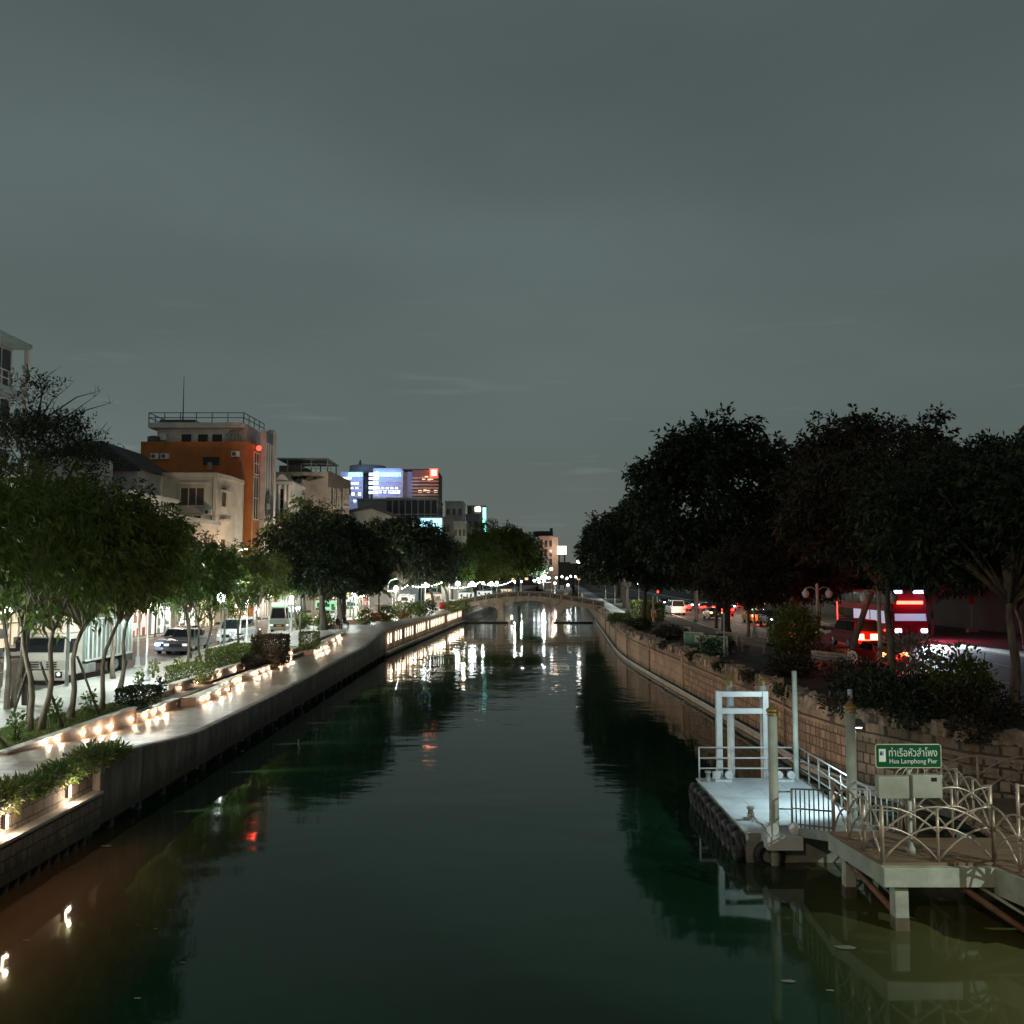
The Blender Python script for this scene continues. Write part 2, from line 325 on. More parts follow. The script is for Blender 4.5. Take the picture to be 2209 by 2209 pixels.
# ------------------------------------------------------------------ mesh helpers
class MB:
    def __init__(s): s.v, s.f, s.sm = [], [], []
    def add(s, vs, fs, smooth=False):
        o = len(s.v); s.v += [tuple(v) for v in vs]; s.f += [tuple(i + o for i in f) for f in fs]; s.sm += [smooth] * len(fs)
        return s
    def box(s, c, d, rz=0.0):
        x, y, z = d[0] / 2, d[1] / 2, d[2] / 2; cs, sn = math.cos(rz), math.sin(rz)
        vs = []
        for k in (-z, z):
            for i, j in ((-x, -y), (x, -y), (x, y), (-x, y)):
                vs.append((c[0] + i * cs - j * sn, c[1] + i * sn + j * cs, c[2] + k))
        return s.add(vs, [(3, 2, 1, 0), (4, 5, 6, 7), (0, 1, 5, 4), (1, 2, 6, 5), (2, 3, 7, 6), (3, 0, 4, 7)])
    def b2(s, x0, x1, y0, y1, z0, z1): return s.box(((x0 + x1) / 2, (y0 + y1) / 2, (z0 + z1) / 2), (x1 - x0, y1 - y0, z1 - z0))
    def bar(s, p, q, w, h=None):
        h = h or w; p, q = Vector(p), Vector(q); d = (q - p).normalized()
        up = Vector((0, 0, 1)) if abs(d.z) < .95 else Vector((1, 0, 0))
        a = d.cross(up).normalized() * w / 2; b = a.cross(d).normalized() * h / 2
        vs = [p - a - b, p + a - b, p + a + b, p - a + b, q - a - b, q + a - b, q + a + b, q - a + b]
        return s.add(vs, [(3, 2, 1, 0), (4, 5, 6, 7), (0, 1, 5, 4), (1, 2, 6, 5), (2, 3, 7, 6), (3, 0, 4, 7)])
    def tube(s, pts, r, n=8, caps=True):
        pts = [Vector(p) for p in pts]
        rs = list(r) if hasattr(r, '__len__') else [r] * len(pts)
        vs = []; ref = None
        for i, p in enumerate(pts):
            d = (pts[min(i + 1, len(pts) - 1)] - pts[max(i - 1, 0)]).normalized()
            if ref is None: ref = Vector((0, 0, 1)) if abs(d.z) < .9 else Vector((1, 0, 0))
            a = d.cross(ref)
            if a.length < 1e-4: a = d.orthogonal()
            a.normalize(); b = a.cross(d).normalized(); ref = d.cross(a) * -1 if False else b
            for k in range(n):
                t = 2 * PI * k / n; vs.append(p + (a * math.cos(t) + b * math.sin(t)) * rs[i])
        fs = []
        for i in range(len(pts) - 1):
            for k in range(n):
                k2 = (k + 1) % n; fs.append((i * n + k, i * n + k2, (i + 1) * n + k2, (i + 1) * n + k))
        s.add(vs, fs, True)
        if caps:
            o = len(s.v) - len(vs)
            s.f.append(tuple(o + k for k in range(n))[::-1]); s.f.append(tuple(o + (len(pts) - 1) * n + k for k in range(n))); s.sm += [False, False]
        return s
    def lathe(s, c, prof, n=12, axis='z'):
        vs = []
        for r, h in prof:
            for k in range(n):
                t = 2 * PI * k / n; a, b = r * math.cos(t), r * math.sin(t)
                vs.append({'z': (c[0] + a, c[1] + b, c[2] + h), 'x': (c[0] + h, c[1] + a, c[2] + b), 'y': (c[0] + b, c[1] + h, c[2] + a)}[axis])
        fs = []
        for i in range(len(prof) - 1):
            for k in range(n):
                k2 = (k + 1) % n; fs.append((i * n + k, i * n + k2, (i + 1) * n + k2, (i + 1) * n + k))
        s.add(vs, fs, True); o = len(s.v) - len(vs)
        s.f.append(tuple(o + k for k in range(n))[::-1]); s.f.append(tuple(o + (len(prof) - 1) * n + k for k in range(n))); s.sm += [False, False]
        return s
    def ball(s, c, r, n=10, m=7, sq=1.0):
        return s.lathe((c[0], c[1], c[2]), [(max(.002, r * math.sin(PI * i / m)), -r * sq * math.cos(PI * i / m)) for i in range(m + 1)], n)
    def prism(s, poly, z0, z1):
        n = len(poly); vs = [(x, y, z0) for x, y in poly] + [(x, y, z1) for x, y in poly]
        return s.add(vs, [tuple(range(n))[::-1], tuple(range(n, 2 * n))] + [(i, (i + 1) % n, n + (i + 1) % n, n + i) for i in range(n)])
    def prof_x(s, poly, x0, x1):            # a (y, z) outline extruded along x
        n = len(poly); vs = [(x0, y, z) for y, z in poly] + [(x1, y, z) for y, z in poly]
        return s.add(vs, [tuple(range(n)), tuple(range(n, 2 * n))[::-1]] + [(n + i, n + (i + 1) % n, (i + 1) % n, i) for i in range(n)])
    def quad(s, *p): return s.add(p, [tuple(range(len(p)))])
    def ring(s, c, rad, r, axis='y', n=14, m=6, arc=(0, 2 * PI)):
        pts = []
        for k in range(n + 1):
            t = arc[0] + (arc[1] - arc[0]) * k / n; a, b = rad * math.cos(t), rad * math.sin(t)
            pts.append({'y': (c[0] + a, c[1], c[2] + b), 'x': (c[0], c[1] + a, c[2] + b), 'z': (c[0] + a, c[1] + b, c[2])}[axis])
        return s.tube(pts, r, m, caps=False)
    def build(s, name, mat, parent=None, bevel=0, loc=None):
        me = bpy.data.meshes.new(name); me.from_pydata(s.v, [], s.f); me.update()
        me.polygons.foreach_set('use_smooth', s.sm)
        return link(name, me, mat, parent, bevel, loc)

def link(name, me, mat, parent=None, bevel=0, loc=None):
    o = bpy.data.objects.new(name, me); COL.objects.link(o)
    if mat is not None: me.materials.append(MATS[mat] if isinstance(mat, str) else mat)
    if bevel:
        b = o.modifiers.new('bevel', 'BEVEL'); b.width = bevel; b.segments = 2; b.limit_method = 'ANGLE'
    if loc is not None: o.location = loc
    if parent is not None:
        o.parent = parent
        if 'world_space' in parent: o.matrix_parent_inverse = Matrix.Translation(-Vector(parent['world_space']))
    return o
def sub(name, mb, mat, part, bevel=0):      # a sub-part in the same coordinates as its part
    me = bpy.data.meshes.new(name); me.from_pydata(mb.v, [], mb.f); me.update(); me.polygons.foreach_set('use_smooth', mb.sm)
    o = bpy.data.objects.new(name, me); COL.objects.link(o); me.materials.append(MATS[mat])
    if bevel:
        b = o.modifiers.new('bevel', 'BEVEL'); b.width = bevel; b.segments = 2; b.limit_method = 'ANGLE'
    o.parent = part
    return o
def tag(o, label, cat, group=None, kind=None):
    if label: o['label'] = label
    if cat: o['category'] = cat
    if group: o['group'] = group
    if kind: o['kind'] = kind
    return o
def thing(name, label, cat, loc=(0, 0, 0), rz=0, group=None, world=True):
    """an Empty at the thing's base; with world=True its parts are given in world coordinates"""
    o = bpy.data.objects.new(name, None); COL.objects.link(o); o.location = loc; o.rotation_euler.z = rz
    o.empty_display_size = .2
    if world: o['world_space'] = tuple(loc)
    return tag(o, label, cat, group)
def struct(name, mb, mat):
    o = mb.build(name, mat); o['kind'] = 'structure'; return o
def dup(root, loc, rz=0.0, label=None, group=None, scale=1.0, swap=None):
    def cp(o, par):
        c = o.copy(); COL.objects.link(c)
        if par is not None: c.parent = par; c.matrix_parent_inverse = o.matrix_parent_inverse.copy()
        for ch in o.children: cp(ch, c)
        return c
    r = cp(root, None); r.location = loc; r.rotation_euler.z = rz; r.scale = (scale,) * 3 if not hasattr(scale, '__len__') else scale
    if label: r['label'] = label
    if group: r['group'] = group
    return r
ORD = ['first', 'second', 'third', 'fourth', 'fifth', 'sixth', 'seventh', 'eighth', 'ninth', 'tenth', 'eleventh', 'twelfth', 'thirteenth', 'fourteenth', 'fifteenth', 'sixteenth', 'seventeenth', 'eighteenth', 'nineteenth', 'twentieth', 'twenty-first', 'twenty-second', 'twenty-third', 'twenty-fourth', 'twenty-fifth', 'twenty-sixth', 'twenty-seventh', 'twenty-eighth', 'twenty-ninth', 'thirtieth']
def light(name, loc, power, col, radius=.12, kind='POINT', rot=None, spot=None, size=None, blend=.6):
    d = bpy.data.lights.new(name, kind); d.energy = power; d.color = col
    if kind == 'AREA':
        d.shape = 'RECTANGLE'; d.size, d.size_y = size
    else: d.shadow_soft_size = radius
    if spot: d.spot_size = spot; d.spot_blend = blend
    o = bpy.data.objects.new(name, d); COL.objects.link(o); o.location = loc
    if rot: o.rotation_euler = rot
    return o
def aim(o, tgt):
    o.rotation_euler = (Vector(tgt) - o.location).to_track_quat('-Z', 'Y').to_euler()
COOL, WARM, SODIUM = (.88, 1.0, .95), (1.0, .78, .56), (1.0, .64, .38)
# ================================================================== THE SETTING
YS = [-40, -10, 5, 15, 25, 35, 45, 55, 65, 75, 80, 84, 88, 92, 96, 100, 110, 125, 145, 170, 200, 240, 290, 350, 430, 540, 700, 950, 1500]
def strip(name, mat, x0, x1, z, ys=YS, f0=None, f1=None):
    m = MB(); vs = []
    for y in ys:
        a = (f0(y) if f0 else x0 + bend(y)); b = (f1(y) if f1 else x1 + bend(y))
        vs += [(a, y, z), (b, y, z)]
    m.add(vs, [(2 * i, 2 * i + 1, 2 * i + 3, 2 * i + 2) for i in range(len(ys) - 1)])
    return struct(name, m, mat)
def xr(y):                                       # face of the right canal wall
    pts = [(-60, 30), (22, 20.0), (26.5, 16.6), (29, 14.0), (33, 12.2), (37, 11.55), (43, 11.6), (53, 11.25), (70, 10.7), (85, 10.3), (1600, 10.3)]
    for (a, xa), (b, xb) in zip(pts, pts[1:]):
        if a <= y <= b: return xa + (xb - xa) * (y - a) / (b - a) + bend(y)
YR = sorted(set(YS[2:] + [22, 24, 26.5, 29, 31, 33, 37, 40, 43, 48, 53, 60, 70]))
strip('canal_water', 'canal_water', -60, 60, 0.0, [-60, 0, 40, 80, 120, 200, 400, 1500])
strip('canal_bed', 'ground_dark', -60, 60, -2.5, [-60, 1500])
LX = -22.4
GZ, RDZ = 2.15, 2.03
def smooth(t): t = max(0.0, min(1.0, t)); return t * t * (3 - 2 * t)
def gz(Y): return GZ + .30 * smooth((Y - 66) / 20)            # street side pavement
def fl(Y):                                                   # the promenade dips by half a metre and climbs again
    if Y < 28: return 2.12
    if Y < 36.8: return 2.12 - .56 * smooth((Y - 28) / 8.8)
    if Y < 75: return 1.56 + .24 * smooth((Y - 48) / 27)
    return 1.80 + .68 * smooth((Y - 75) / 12)
def hstrip(name, mat, x0, x1, zf, ys):
    m = MB(); vs = []
    for y in ys: vs += [(x0 + bend(y), y, zf(y)), (x1 + bend(y), y, zf(y))]
    m.add(vs, [(2 * i, 2 * i + 1, 2 * i + 3, 2 * i + 2) for i in range(len(ys) - 1)])
    return struct(name, m, mat)
YP = [-40, -10, 10, 20, 28] + [28 + 1.1 * i for i in range(1, 9)] + [38, 44, 50, 56, 62, 68, 72, 75, 77, 79, 81, 83, 85, 87, 88]
hstrip('pavement', 'sidewalk', LX, -16.4, gz, sorted(set(YS + [66, 70, 74, 78, 82, 86])))
hstrip('promenade', 'paving', -16.5, -12.05, lambda y: fl(y) + .002, YP)
hstrip('promenade', 'paving', -16.5, -12.0, lambda y: gz(y) + .006, [87.9] + [y for y in YS if y > 88])
hstrip('planting_bed', 'soil', -16.4, -15.5, lambda y: 1.93 + .45 * smooth((y - 72) / 12), [38.6, 45, 55, 62, 68, 72, 75, 78, 81, 84])
m = MB()
for ya_, yb_ in zip([28.5, 38, 48, 58, 66, 72, 78], [38, 48, 58, 66, 72, 78, 84]): m.bar((-16.42, ya_, gz(ya_) - .32), (-16.42, yb_, gz(yb_) - .32), .1, .66)
struct('terrace_step', m, 'terracotta_wall')
strip('road', 'asphalt', -33.0, LX, RDZ)
strip('far_pavement', 'sidewalk', -36.0, -33.0, 2.16)
strip('ground', 'ground_dark', -1500, -36.0, 2.14)
k = MB()
for a, b in zip(YS, YS[1:]):
    for x in (LX, -33.0):
        k.bar((x + bend(a), a, 2.07 if x < -30 else (gz(a) + RDZ) / 2 - .02), (x + bend(b), b, 2.07 if x < -30 else (gz(b) + RDZ) / 2 - .02), .2, .22 + (.28 if x > -30 and b > 70 else 0))
struct('kerb', k, 'pale_concrete')
RXK, RXE = 19.3, 33.0
strip('bank', 'ground_dark', 0, RXK, 2.60, YR, f0=lambda y: xr(y) + .25)
strip('road_surface', 'asphalt', RXK, RXE, 2.44)
strip('field', 'ground_dark', RXE, 1500, 2.58)
k = MB()
for a, b in zip(YS, YS[1:]):
    for x in (RXK, RXE):
        k.bar((x + bend(a), a, 2.5), (x + bend(b), b, 2.5), .2, .22)
struct('kerb', k, 'pale_concrete')
strip('walkway', 'sidewalk', 10.9, 13.6, 2.604, [y for y in YS if y >= 96])
# lane markings
mk = MB(); mk2 = MB()
for x, z, mm in ((-26.0, RDZ + .004, mk), (-29.6, RDZ + .004, mk), (23.9, 2.444, mk2), (28.5, 2.444, mk2)):
    y = 20
    while y < 330:
        a, b = x + bend(y), x + bend(y + 3); mm.quad((a - .06, y, z), (a + .06, y, z), (b + .06, y + 3, z), (b - .06, y + 3, z)); y += 8
for x, z, mm in ((-22.85, RDZ + .004, mk), (-32.5, RDZ + .004, mk), (19.9, 2.444, mk2), (32.4, 2.444, mk2)):
    for a, b in zip(YS[2:-3], YS[3:-2]):
        mm.quad((x - .05 + bend(a), a, z), (x + .05 + bend(a), a, z), (x + .05 + bend(b), b, z), (x - .05 + bend(b), b, z))
struct('road_markings', mk, 'road_paint'); struct('road_lines', mk2, 'road_paint')
# ------------------------------------------------------------------ the smooth concrete quay face below the promenade
EX = -12.02
t = thing('promenade_edge', 'long smooth grey concrete quay face below the promenade, dipping and rising with it', 'quay wall', (EX, 45, 0))
ye = [27.3] + [y for y in YP if 27.3 < y <= 87] + [87.6]
m = MB(); vs = []
for y in ye:
    z = fl(y) + .03; vs += [(EX - .3, y, z), (EX - .02, y, z), (EX + .04, y, z - .06), (EX + .04, y, .33), (EX - .3, y, .33)]
n = 5
m.add(vs, [(i * n + a, i * n + (a + 1) % n, (i + 1) * n + (a + 1) % n, (i + 1) * n + a) for i in range(len(ye) - 1) for a in range(n)])
for q in (0, len(ye) - 1): m.f.append(tuple(q * n + a for a in range(n))); m.sm.append(False)
m.build('fascia', 'fascia', t)
for y in [30.4 + 4.1 * i for i in range(14)]:
    j = MB(); j.b2(EX + .035, EX + .046, y - .035, y + .035, .36, fl(y) - .04); j.build('joint', 'black', t)
w = MB(); w.b2(-12.7, -12.45, 27.4, 88.8, -2, 1.5); w.build('back_wall', 'dark_concrete', t)
for i in range(28): w = MB(); w.b2(-12.45, -12.1, 28.5 + i * 2.1 - .12, 28.5 + i * 2.1 + .12, -1, .33); w.build('support', 'dark_concrete', t)

# ------------------------------------------------------------------ near left quay: two tiers of blocks with wall lamps on a ledge
t = thing('block_quay_wall', 'near stone block quay wall in two tiers with glowing lamps above its ledge', 'quay wall', (-12, 20, 0))
m = MB(); m.b2(-12.7, -12.2, -30, 27.4, 1.3, 1.96); m.build('upper_tier', 'quay_blocks', t)
m = MB(); m.b2(-12.6, -11.93, -30, 27.3, .28, 1.24); m.build('lower_tier', 'quay_blocks', t)
m = MB(); m.b2(-12.6, -11.86, -30, 27.3, 1.24, 1.33); m.build('ledge', 'concrete', t, bevel=.02)
m = MB(); m.b2(-12.9, -12.12, -30, 27.4, 1.96, 2.08); m.build('coping', 'concrete', t, bevel=.02)
m = MB(); m.b2(-12.6, -12.2, -30, 27.4, -2, .28)
for i in range(44): m.b2(-12.2, -12.0, 5 + i * .5 - .05, 5 + i * .5 + .05, -.1, .28)
m.build('footing', 'dark_concrete', t)
for i, y in enumerate((16.2, 19.4, 22.55, 25.7)):
    m = MB(); m.b2(-12.2, -12.1, y - .05, y + .05, 1.5, 1.84); l = m.build('wall_lamp', 'steel_dark', t, bevel=.01)
    g = MB(); g.b2(-12.098, -12.09, y - .042, y + .042, 1.51, 1.83); sub('lamp_glass', g, 'step_glow', l)
    a = light('wall_lamp_light', (-12.02, y, 1.86), 20, WARM, .05)
    b = light('wall_lamp_light', (-12.02, y, 1.47), 26, WARM, .05)

# ------------------------------------------------------------------ farther left quay with rows of lit niches
t = thing('lit_quay_wall', 'far brown quay wall with clusters of bright arched light niches along its face', 'quay wall', (-12.4, 120, 0))
yy = [88.6, 92, 96, 100, 110, 125, 145, 158]
def wallstrip(mb, x, z0, z1, ys, th=.4):
    for a, b in zip(ys, ys[1:]):
        xa, xb = x + bend(a), x + bend(b)
        vs = [(xa, a, z0), (xa, a, z1), (xb, b, z1), (xb, b, z0), (xa - th, a, z0), (xa - th, a, z1), (xb - th, b, z1), (xb - th, b, z0)]
        mb.add(vs, [(0, 1, 2, 3), (7, 6, 5, 4), (1, 5, 6, 2), (0, 3, 7, 4), (0, 4, 5, 1), (3, 2, 6, 7)])
m = MB(); wallstrip(m, -12.3, -2, 2.3, yy, .4); m.build('wall_face', 'wall_panels', t)
m = MB(); wallstrip(m, -12.15, 2.3, 2.48, yy, .6); m.build('coping', 'bridge_stone', t)
m = MB(); wallstrip(m, -12.05, .18, .42, yy, .25); m.build('ledge', 'concrete', t)
niche = []
y = 90.0
for gap, cnt in ((0, 2), (1.2, 3), (1.2, 4), (1.3, 5), (1.4, 1), (1.0, 9), (3.2, 8), (1.4, 3)):
    y += gap
    for c in range(cnt): niche.append(y); y += 1.55
for i, y in enumerate(niche):
    x = -12.3 + bend(y); h = .33
    m = MB(); pts = [(-h, 1.12), (h, 1.12), (h, 1.85)] + [(h * math.cos(a), 1.85 + .28 * math.sin(a)) for a in (PI * .25, PI * .5, PI * .75)] + [(-h, 1.85)]
    m.add([(x + .05 + .0575 * a, y + a, z) for a, z in pts], [tuple(range(len(pts)))])
    m.build('light_niche', 'strip_glow', t)
    f = MB(); f.b2(x, x + .02, y - .52, y - .47, 1.1, 2.1); f.build('niche_rib', 'wall_panels', t)
    if i % 2 == 0: light('niche_light', (x + .35, y, 1.6), 22, WARM, .15)
# beyond the footbridge
t = thing('plain_quay_wall', 'plain pale quay wall seen beneath the footbridge on the left bank', 'quay wall', (-12, 200, 0))
yy2 = [158, 170, 185, 200, 240, 290, 350, 430, 540]
m = MB(); wallstrip(m, -12.3, -2, 2.2, yy2); m.build('wall_face', 'wall_panels', t)
m = MB(); wallstrip(m, -12.1, 1.0, 1.2, yy2, .25); m.build('ledge', 'concrete', t)
m = MB(); wallstrip(m, -12.2, 2.2, 2.45, yy2, .5); m.build('coping', 'concrete', t)

# ------------------------------------------------------------------ right canal wall
t = thing('brick_canal_wall', 'long brown brick retaining wall with rough stone coping along the right bank', 'retaining wall', (11.4, 45, 0))
YW = [y for y in YR if 22 <= y <= 158] + [158]
YW = sorted(set(YW))
def rwall(mb, off, z0, z1, ys, th):
    for a, b in zip(ys, ys[1:]):
        xa, xb = xr(a) - off, xr(b) - off
        vs = [(xa, a, z0), (xa, a, z1), (xb, b, z1), (xb, b, z0), (xa + th, a, z0), (xa + th, a, z1), (xb + th, b, z1), (xb + th, b, z0)]
        mb.add(vs, [(3, 2, 1, 0), (4, 5, 6, 7), (2, 6, 5, 1), (4, 7, 3, 0)])
    return mb
near = [y for y in YW if y <= 60]; far = [60] + [y for y in YW if y > 60]
rwall(MB(), 0, -2, 1.98, [y for y in near if y <= 31], .5).build('wall_face', 'near_blocks', t)
rwall(MB(), 0, -2, 1.98, [31] + [y for y in near if y > 31], .5).build('wall_face', 'wall_blocks', t)
rwall(MB(), 0, -2, 1.98, far, .5).build('wall_face', 'wall_panels', t)
rwall(MB(), .07, 1.98, 2.10, YW, .5).build('string_course', 'wall_panels', t)
rwall(MB(), .0, 2.10, 2.52, YW, .5).build('upper_band', 'near_blocks', t)
rwall(MB(), .16, .02, .20, YW, .5).build('ledge', 'concrete', t)
for off, z, r in ((.26, .34, .07),):
    p = MB(); p.tube([(xr(y) - off, y, z) for y in YW if y > 30], r, 8); p.build('drain_pipe', 'steel_grey', t)
random.seed(5)
m = MB(); y = 22.5
while y < 140:
    s = random.uniform(.28, .62); n = 1
    x = xr(y) + .12 + random.uniform(-.08, .08); h = random.uniform(.26, .5)
    for q in range(2):
        a = [random.uniform(.75, 1.2) for _ in range(8)]
        L, D, H = s * random.uniform(.8, 1.0), random.uniform(.22, .34), h
        c = (x + .3 * q, y, 2.5)
        vs = [(c[0] + sx * D * a[i] * (.8 if k else 1), c[1] + sy * L / 2 * a[7 - i] * (.8 if k else 1), c[2] + (H * a[(i * 3) % 8] if k else -.02)) for i, (sx, sy, k) in enumerate([(-1, -1, 0), (1, -1, 0), (1, 1, 0), (-1, 1, 0), (-1, -1, 1), (1, -1, 1), (1, 1, 1), (-1, 1, 1)])]
        m.add(vs, [(3, 2, 1, 0), (4, 5, 6, 7), (0, 1, 5, 4), (1, 2, 6, 5), (2, 3, 7, 6), (3, 0, 4, 7)])
    y += s * .92
m.build('coping_stones', 'coping_rubble', t)
p = MB()
for y in (60, 72, 84, 97, 110, 122): p.b2(xr(y) - .1, xr(y) + .2, y - .25, y + .25, .2, 2.5)
p.build('pilaster', 'wall_panels', t)
p = MB(); p.tube([(xr(39.5) - .06, 39.5, .1), (xr(39.5) - .06, 39.5, 3.3)], .035, 8); p.build('downpipe', 'rust_pipe', t)
t = thing('far_canal_wall', 'far right canal wall beyond the footbridge', 'retaining wall', (15, 200, 0))
rwall(MB(), 0, -2, 2.5, [158, 170, 200, 240, 290, 350, 430, 540], .5).build('wall_face', 'wall_panels', t)
rwall(MB(), .1, 2.5, 2.7, [158, 170, 200, 240, 290, 350, 430, 540], .5).build('coping', 'concrete', t)

# white end block where the coping stops
e = at(2082, 1570, 2.75)
t = thing('coping_block', 'pale squared end block standing above the dark wall stones behind the sign', 'stone block', (e.x, e.y, 2.4))
m = MB(); m.box((e.x, e.y, 2.72), (.62, .5, .46), .5); m.build('block', 'concrete', t, bevel=.04)
m = MB(); m.box((e.x - .1, e.y - .29, 2.82), (.16, .04, .18), .5); m.build('socket', 'black', t)
# stones lining the bank behind the sign
t = thing('rubble_edge', 'loose row of dark grey stones along the bank edge right of the end block', 'stone edging', (17, 26, 2.4))
m = MB(); random.seed(9)
for i in range(16):
    y = 27.6 - i * .38; x = xr(max(22.2, y)) + random.uniform(-.1, .2)
    m.ball((x, y, 2.5), random.uniform(.2, .34), 7, 5, .75)
m.build('stone', 'coping_rubble', t)['kind'] = 'stuff'

# ------------------------------------------------------------------ low planter walls with step lights
# (x, near y, far y, top height near, top height far, depth behind, number of lights)
SEG = [(-15.42, 28.6, 38.3, 2.17, 2.17, 0, 7), (-15.36, 38.35, 43.0, 1.92, 1.92, 1.0, 4), (-14.66, 43.2, 48.6, 1.94, 1.94, .72, 4), (-15.38, 48.7, 59.2, 1.95, 1.95, 1.0, 9), (-16.3, 45.0, 57.6, 2.36, 2.36, 0, 6),
       (-15.36, 61.0, 65.2, 2.02, 2.02, 1.0, 3), (-16.2, 65.6, 68.6, 2.3, 2.3, .5, 2), (-14.7, 68.8, 74.6, 2.14, 2.2, .7, 5), (-15.25, 75.4, 84.6, 2.34, 2.5, 0, 6)]
LBL = ['wedge shaped brown planter wall with glowing step lights, nearest to the lawn', 'short lit planter wall just past the end of the wedge shaped wall', 'lit planter wall with a square end block that juts farthest onto the promenade', 'longest straight lit planter wall along the middle of the promenade', 'raised second tier planter wall behind the longest lit wall', 'lit planter wall under the tall brown shrub', 'short lit planter wall set back just beyond the tall brown shrub', 'short lit block wall with a pale end beside the clipped green cube', 'farthest lit planter wall sinking into the rising promenade by the bench']
for i, (x, ya, yb, ta, tb, dp, nl) in enumerate(SEG):
    t = thing('planter_wall', LBL[i], 'planter wall', (x, ya, fl(ya)), group='lit planter walls on the promenade')
    th = .28; ns = max(2, int((yb - ya) / 1.2)); m = MB(); vs = []
    base = (lambda y: 1.9) if i == 4 else fl
    for q in range(ns + 1):
        y = ya + (yb - ya) * q / ns; z1 = max(ta + (tb - ta) * q / ns, fl(y) + .015); z0 = min(base(y), z1) - .06
        vs += [(x, y, z0), (x, y, z1), (x - th, y, z1), (x - th, y, z0)]
    m.add(vs, [(4 * q + a, 4 * q + (a + 1) % 4, 4 * q + 4 + (a + 1) % 4, 4 * q + 4 + a) for q in range(ns) for a in range(4)] + [(3, 2, 1, 0), (4 * ns, 4 * ns + 1, 4 * ns + 2, 4 * ns + 3)])
    if dp:
        for y in (ya + .07, yb - .07): m.b2(x - dp, x - th, y - .07, y + .07, base(y) - .05, ta)
    m.build('wall', 'terracotta_wall', t)
    c = MB(); c.bar((x - th / 2 + .01, ya - .01, ta + .025), (x - th / 2 + .01, yb + .01, tb + .025), th + .05, .05); c.build('cap', 'planter_cap', t)
    if dp: c = MB(); c.b2(x - dp, x - th - .03, ya, yb, ta - .05, ta - .02); c.build('bench_top' if i in (1, 2, 7) else 'soil', 'planter_cap' if i in (1, 2, 7) else 'soil', t)
    for q in range(nl):
        y = ya + (yb - ya) * (q + .5 + .22 * math.sin(q * 2.3 + i)) / nl; b_ = base(y); h = ta + (tb - ta) * (q + .5) / nl - b_
        if h < .13: continue
        z = b_ + min(h * .55, .22)
        g = MB(); g.lathe((x + .002, y, z), [(.075, 0), (.075, .02), (.055, .03)], 10, 'x'); gl = g.build('step_light', 'steel_grey', t)
        d = MB(); d.lathe((x + .03, y, z), [(.06, 0), (.05, .008)], 10, 'x'); sub('lens', d, 'step_glow', gl)
        if (q * 5 + i * 3) % 11 == 7: gl.children[0].data.materials[0] = MATS['white_paint']     # a dead lamp
        else: light('step_light_glow', (x + .13, y, z), 11 + 13 * ((q * 7 + i * 5) % 10) / 10, WARM, .05)
# ================================================================== TREES AND PLANTS
rng = np.random.default_rng(7)
def leaves_mesh(name, centers, dirs, lens, widths, droop=.0):
    """kite leaves: numpy arrays of base points and directions"""
    n = len(centers); d = dirs / np.linalg.norm(dirs, axis=1, keepdims=True)
    r = rng.normal(size=(n, 3)); s = np.cross(d, r); s /= np.linalg.norm(s, axis=1, keepdims=True) + 1e-9
    tip = centers + d * lens[:, None]; mid = centers + d * (lens * .45)[:, None] + np.array([0, 0, .08]) * lens[:, None]
    tip[:, 2] -= droop * lens
    v = np.stack([centers, mid + s * widths[:, None], tip, mid - s * widths[:, None]], 1).reshape(-1, 3)
    me = bpy.data.meshes.new(name)
    me.vertices.add(4 * n); me.vertices.foreach_set('co', v.astype(np.float32).ravel())
    me.loops.add(4 * n); me.loops.foreach_set('vertex_index', np.arange(4 * n, dtype=np.int32))
    me.polygons.add(n); me.polygons.foreach_set('loop_start', np.arange(0, 4 * n, 4, dtype=np.int32)); me.polygons.foreach_set('loop_total', np.full(n, 4, dtype=np.int32))
    me.update(calc_edges=True); me.validate()
    return me
def unit(n):
    v = rng.normal(size=(n, 3)); return v / np.linalg.norm(v, axis=1, keepdims=True)
def sprays(tips, outward, per, sl, ll, lw, droop):
    """leafy twigs: each spray is a short stalk carrying leaflets on both sides"""
    m = len(tips); C, D, Ls, Ws = [], [], [], []
    stalk = outward * .7 + unit(m) * .55; stalk[:, 2] -= droop; stalk /= np.linalg.norm(stalk, axis=1, keepdims=True)
    for k in range(per):
        f = (k + .6) / per
        base = tips + stalk * (sl * f)[:, None] if hasattr(sl, '__len__') else tips + stalk * sl * f
        base = base + np.array([0, 0, -droop * .35]) * (f * f) * (sl if not hasattr(sl, '__len__') else 1)
        side = np.cross(stalk, unit(m)); side /= np.linalg.norm(side, axis=1, keepdims=True) + 1e-9
        dd = side * (1 if k % 2 else -1) * .8 + stalk * .7 + unit(m) * .25; dd[:, 2] -= droop * .8
        C.append(base); D.append(dd); Ls.append(ll * rng.uniform(.7, 1.25, m)); Ws.append(lw * rng.uniform(.7, 1.25, m))
    return np.concatenate(C), np.concatenate(D), np.concatenate(Ls), np.concatenate(Ws)
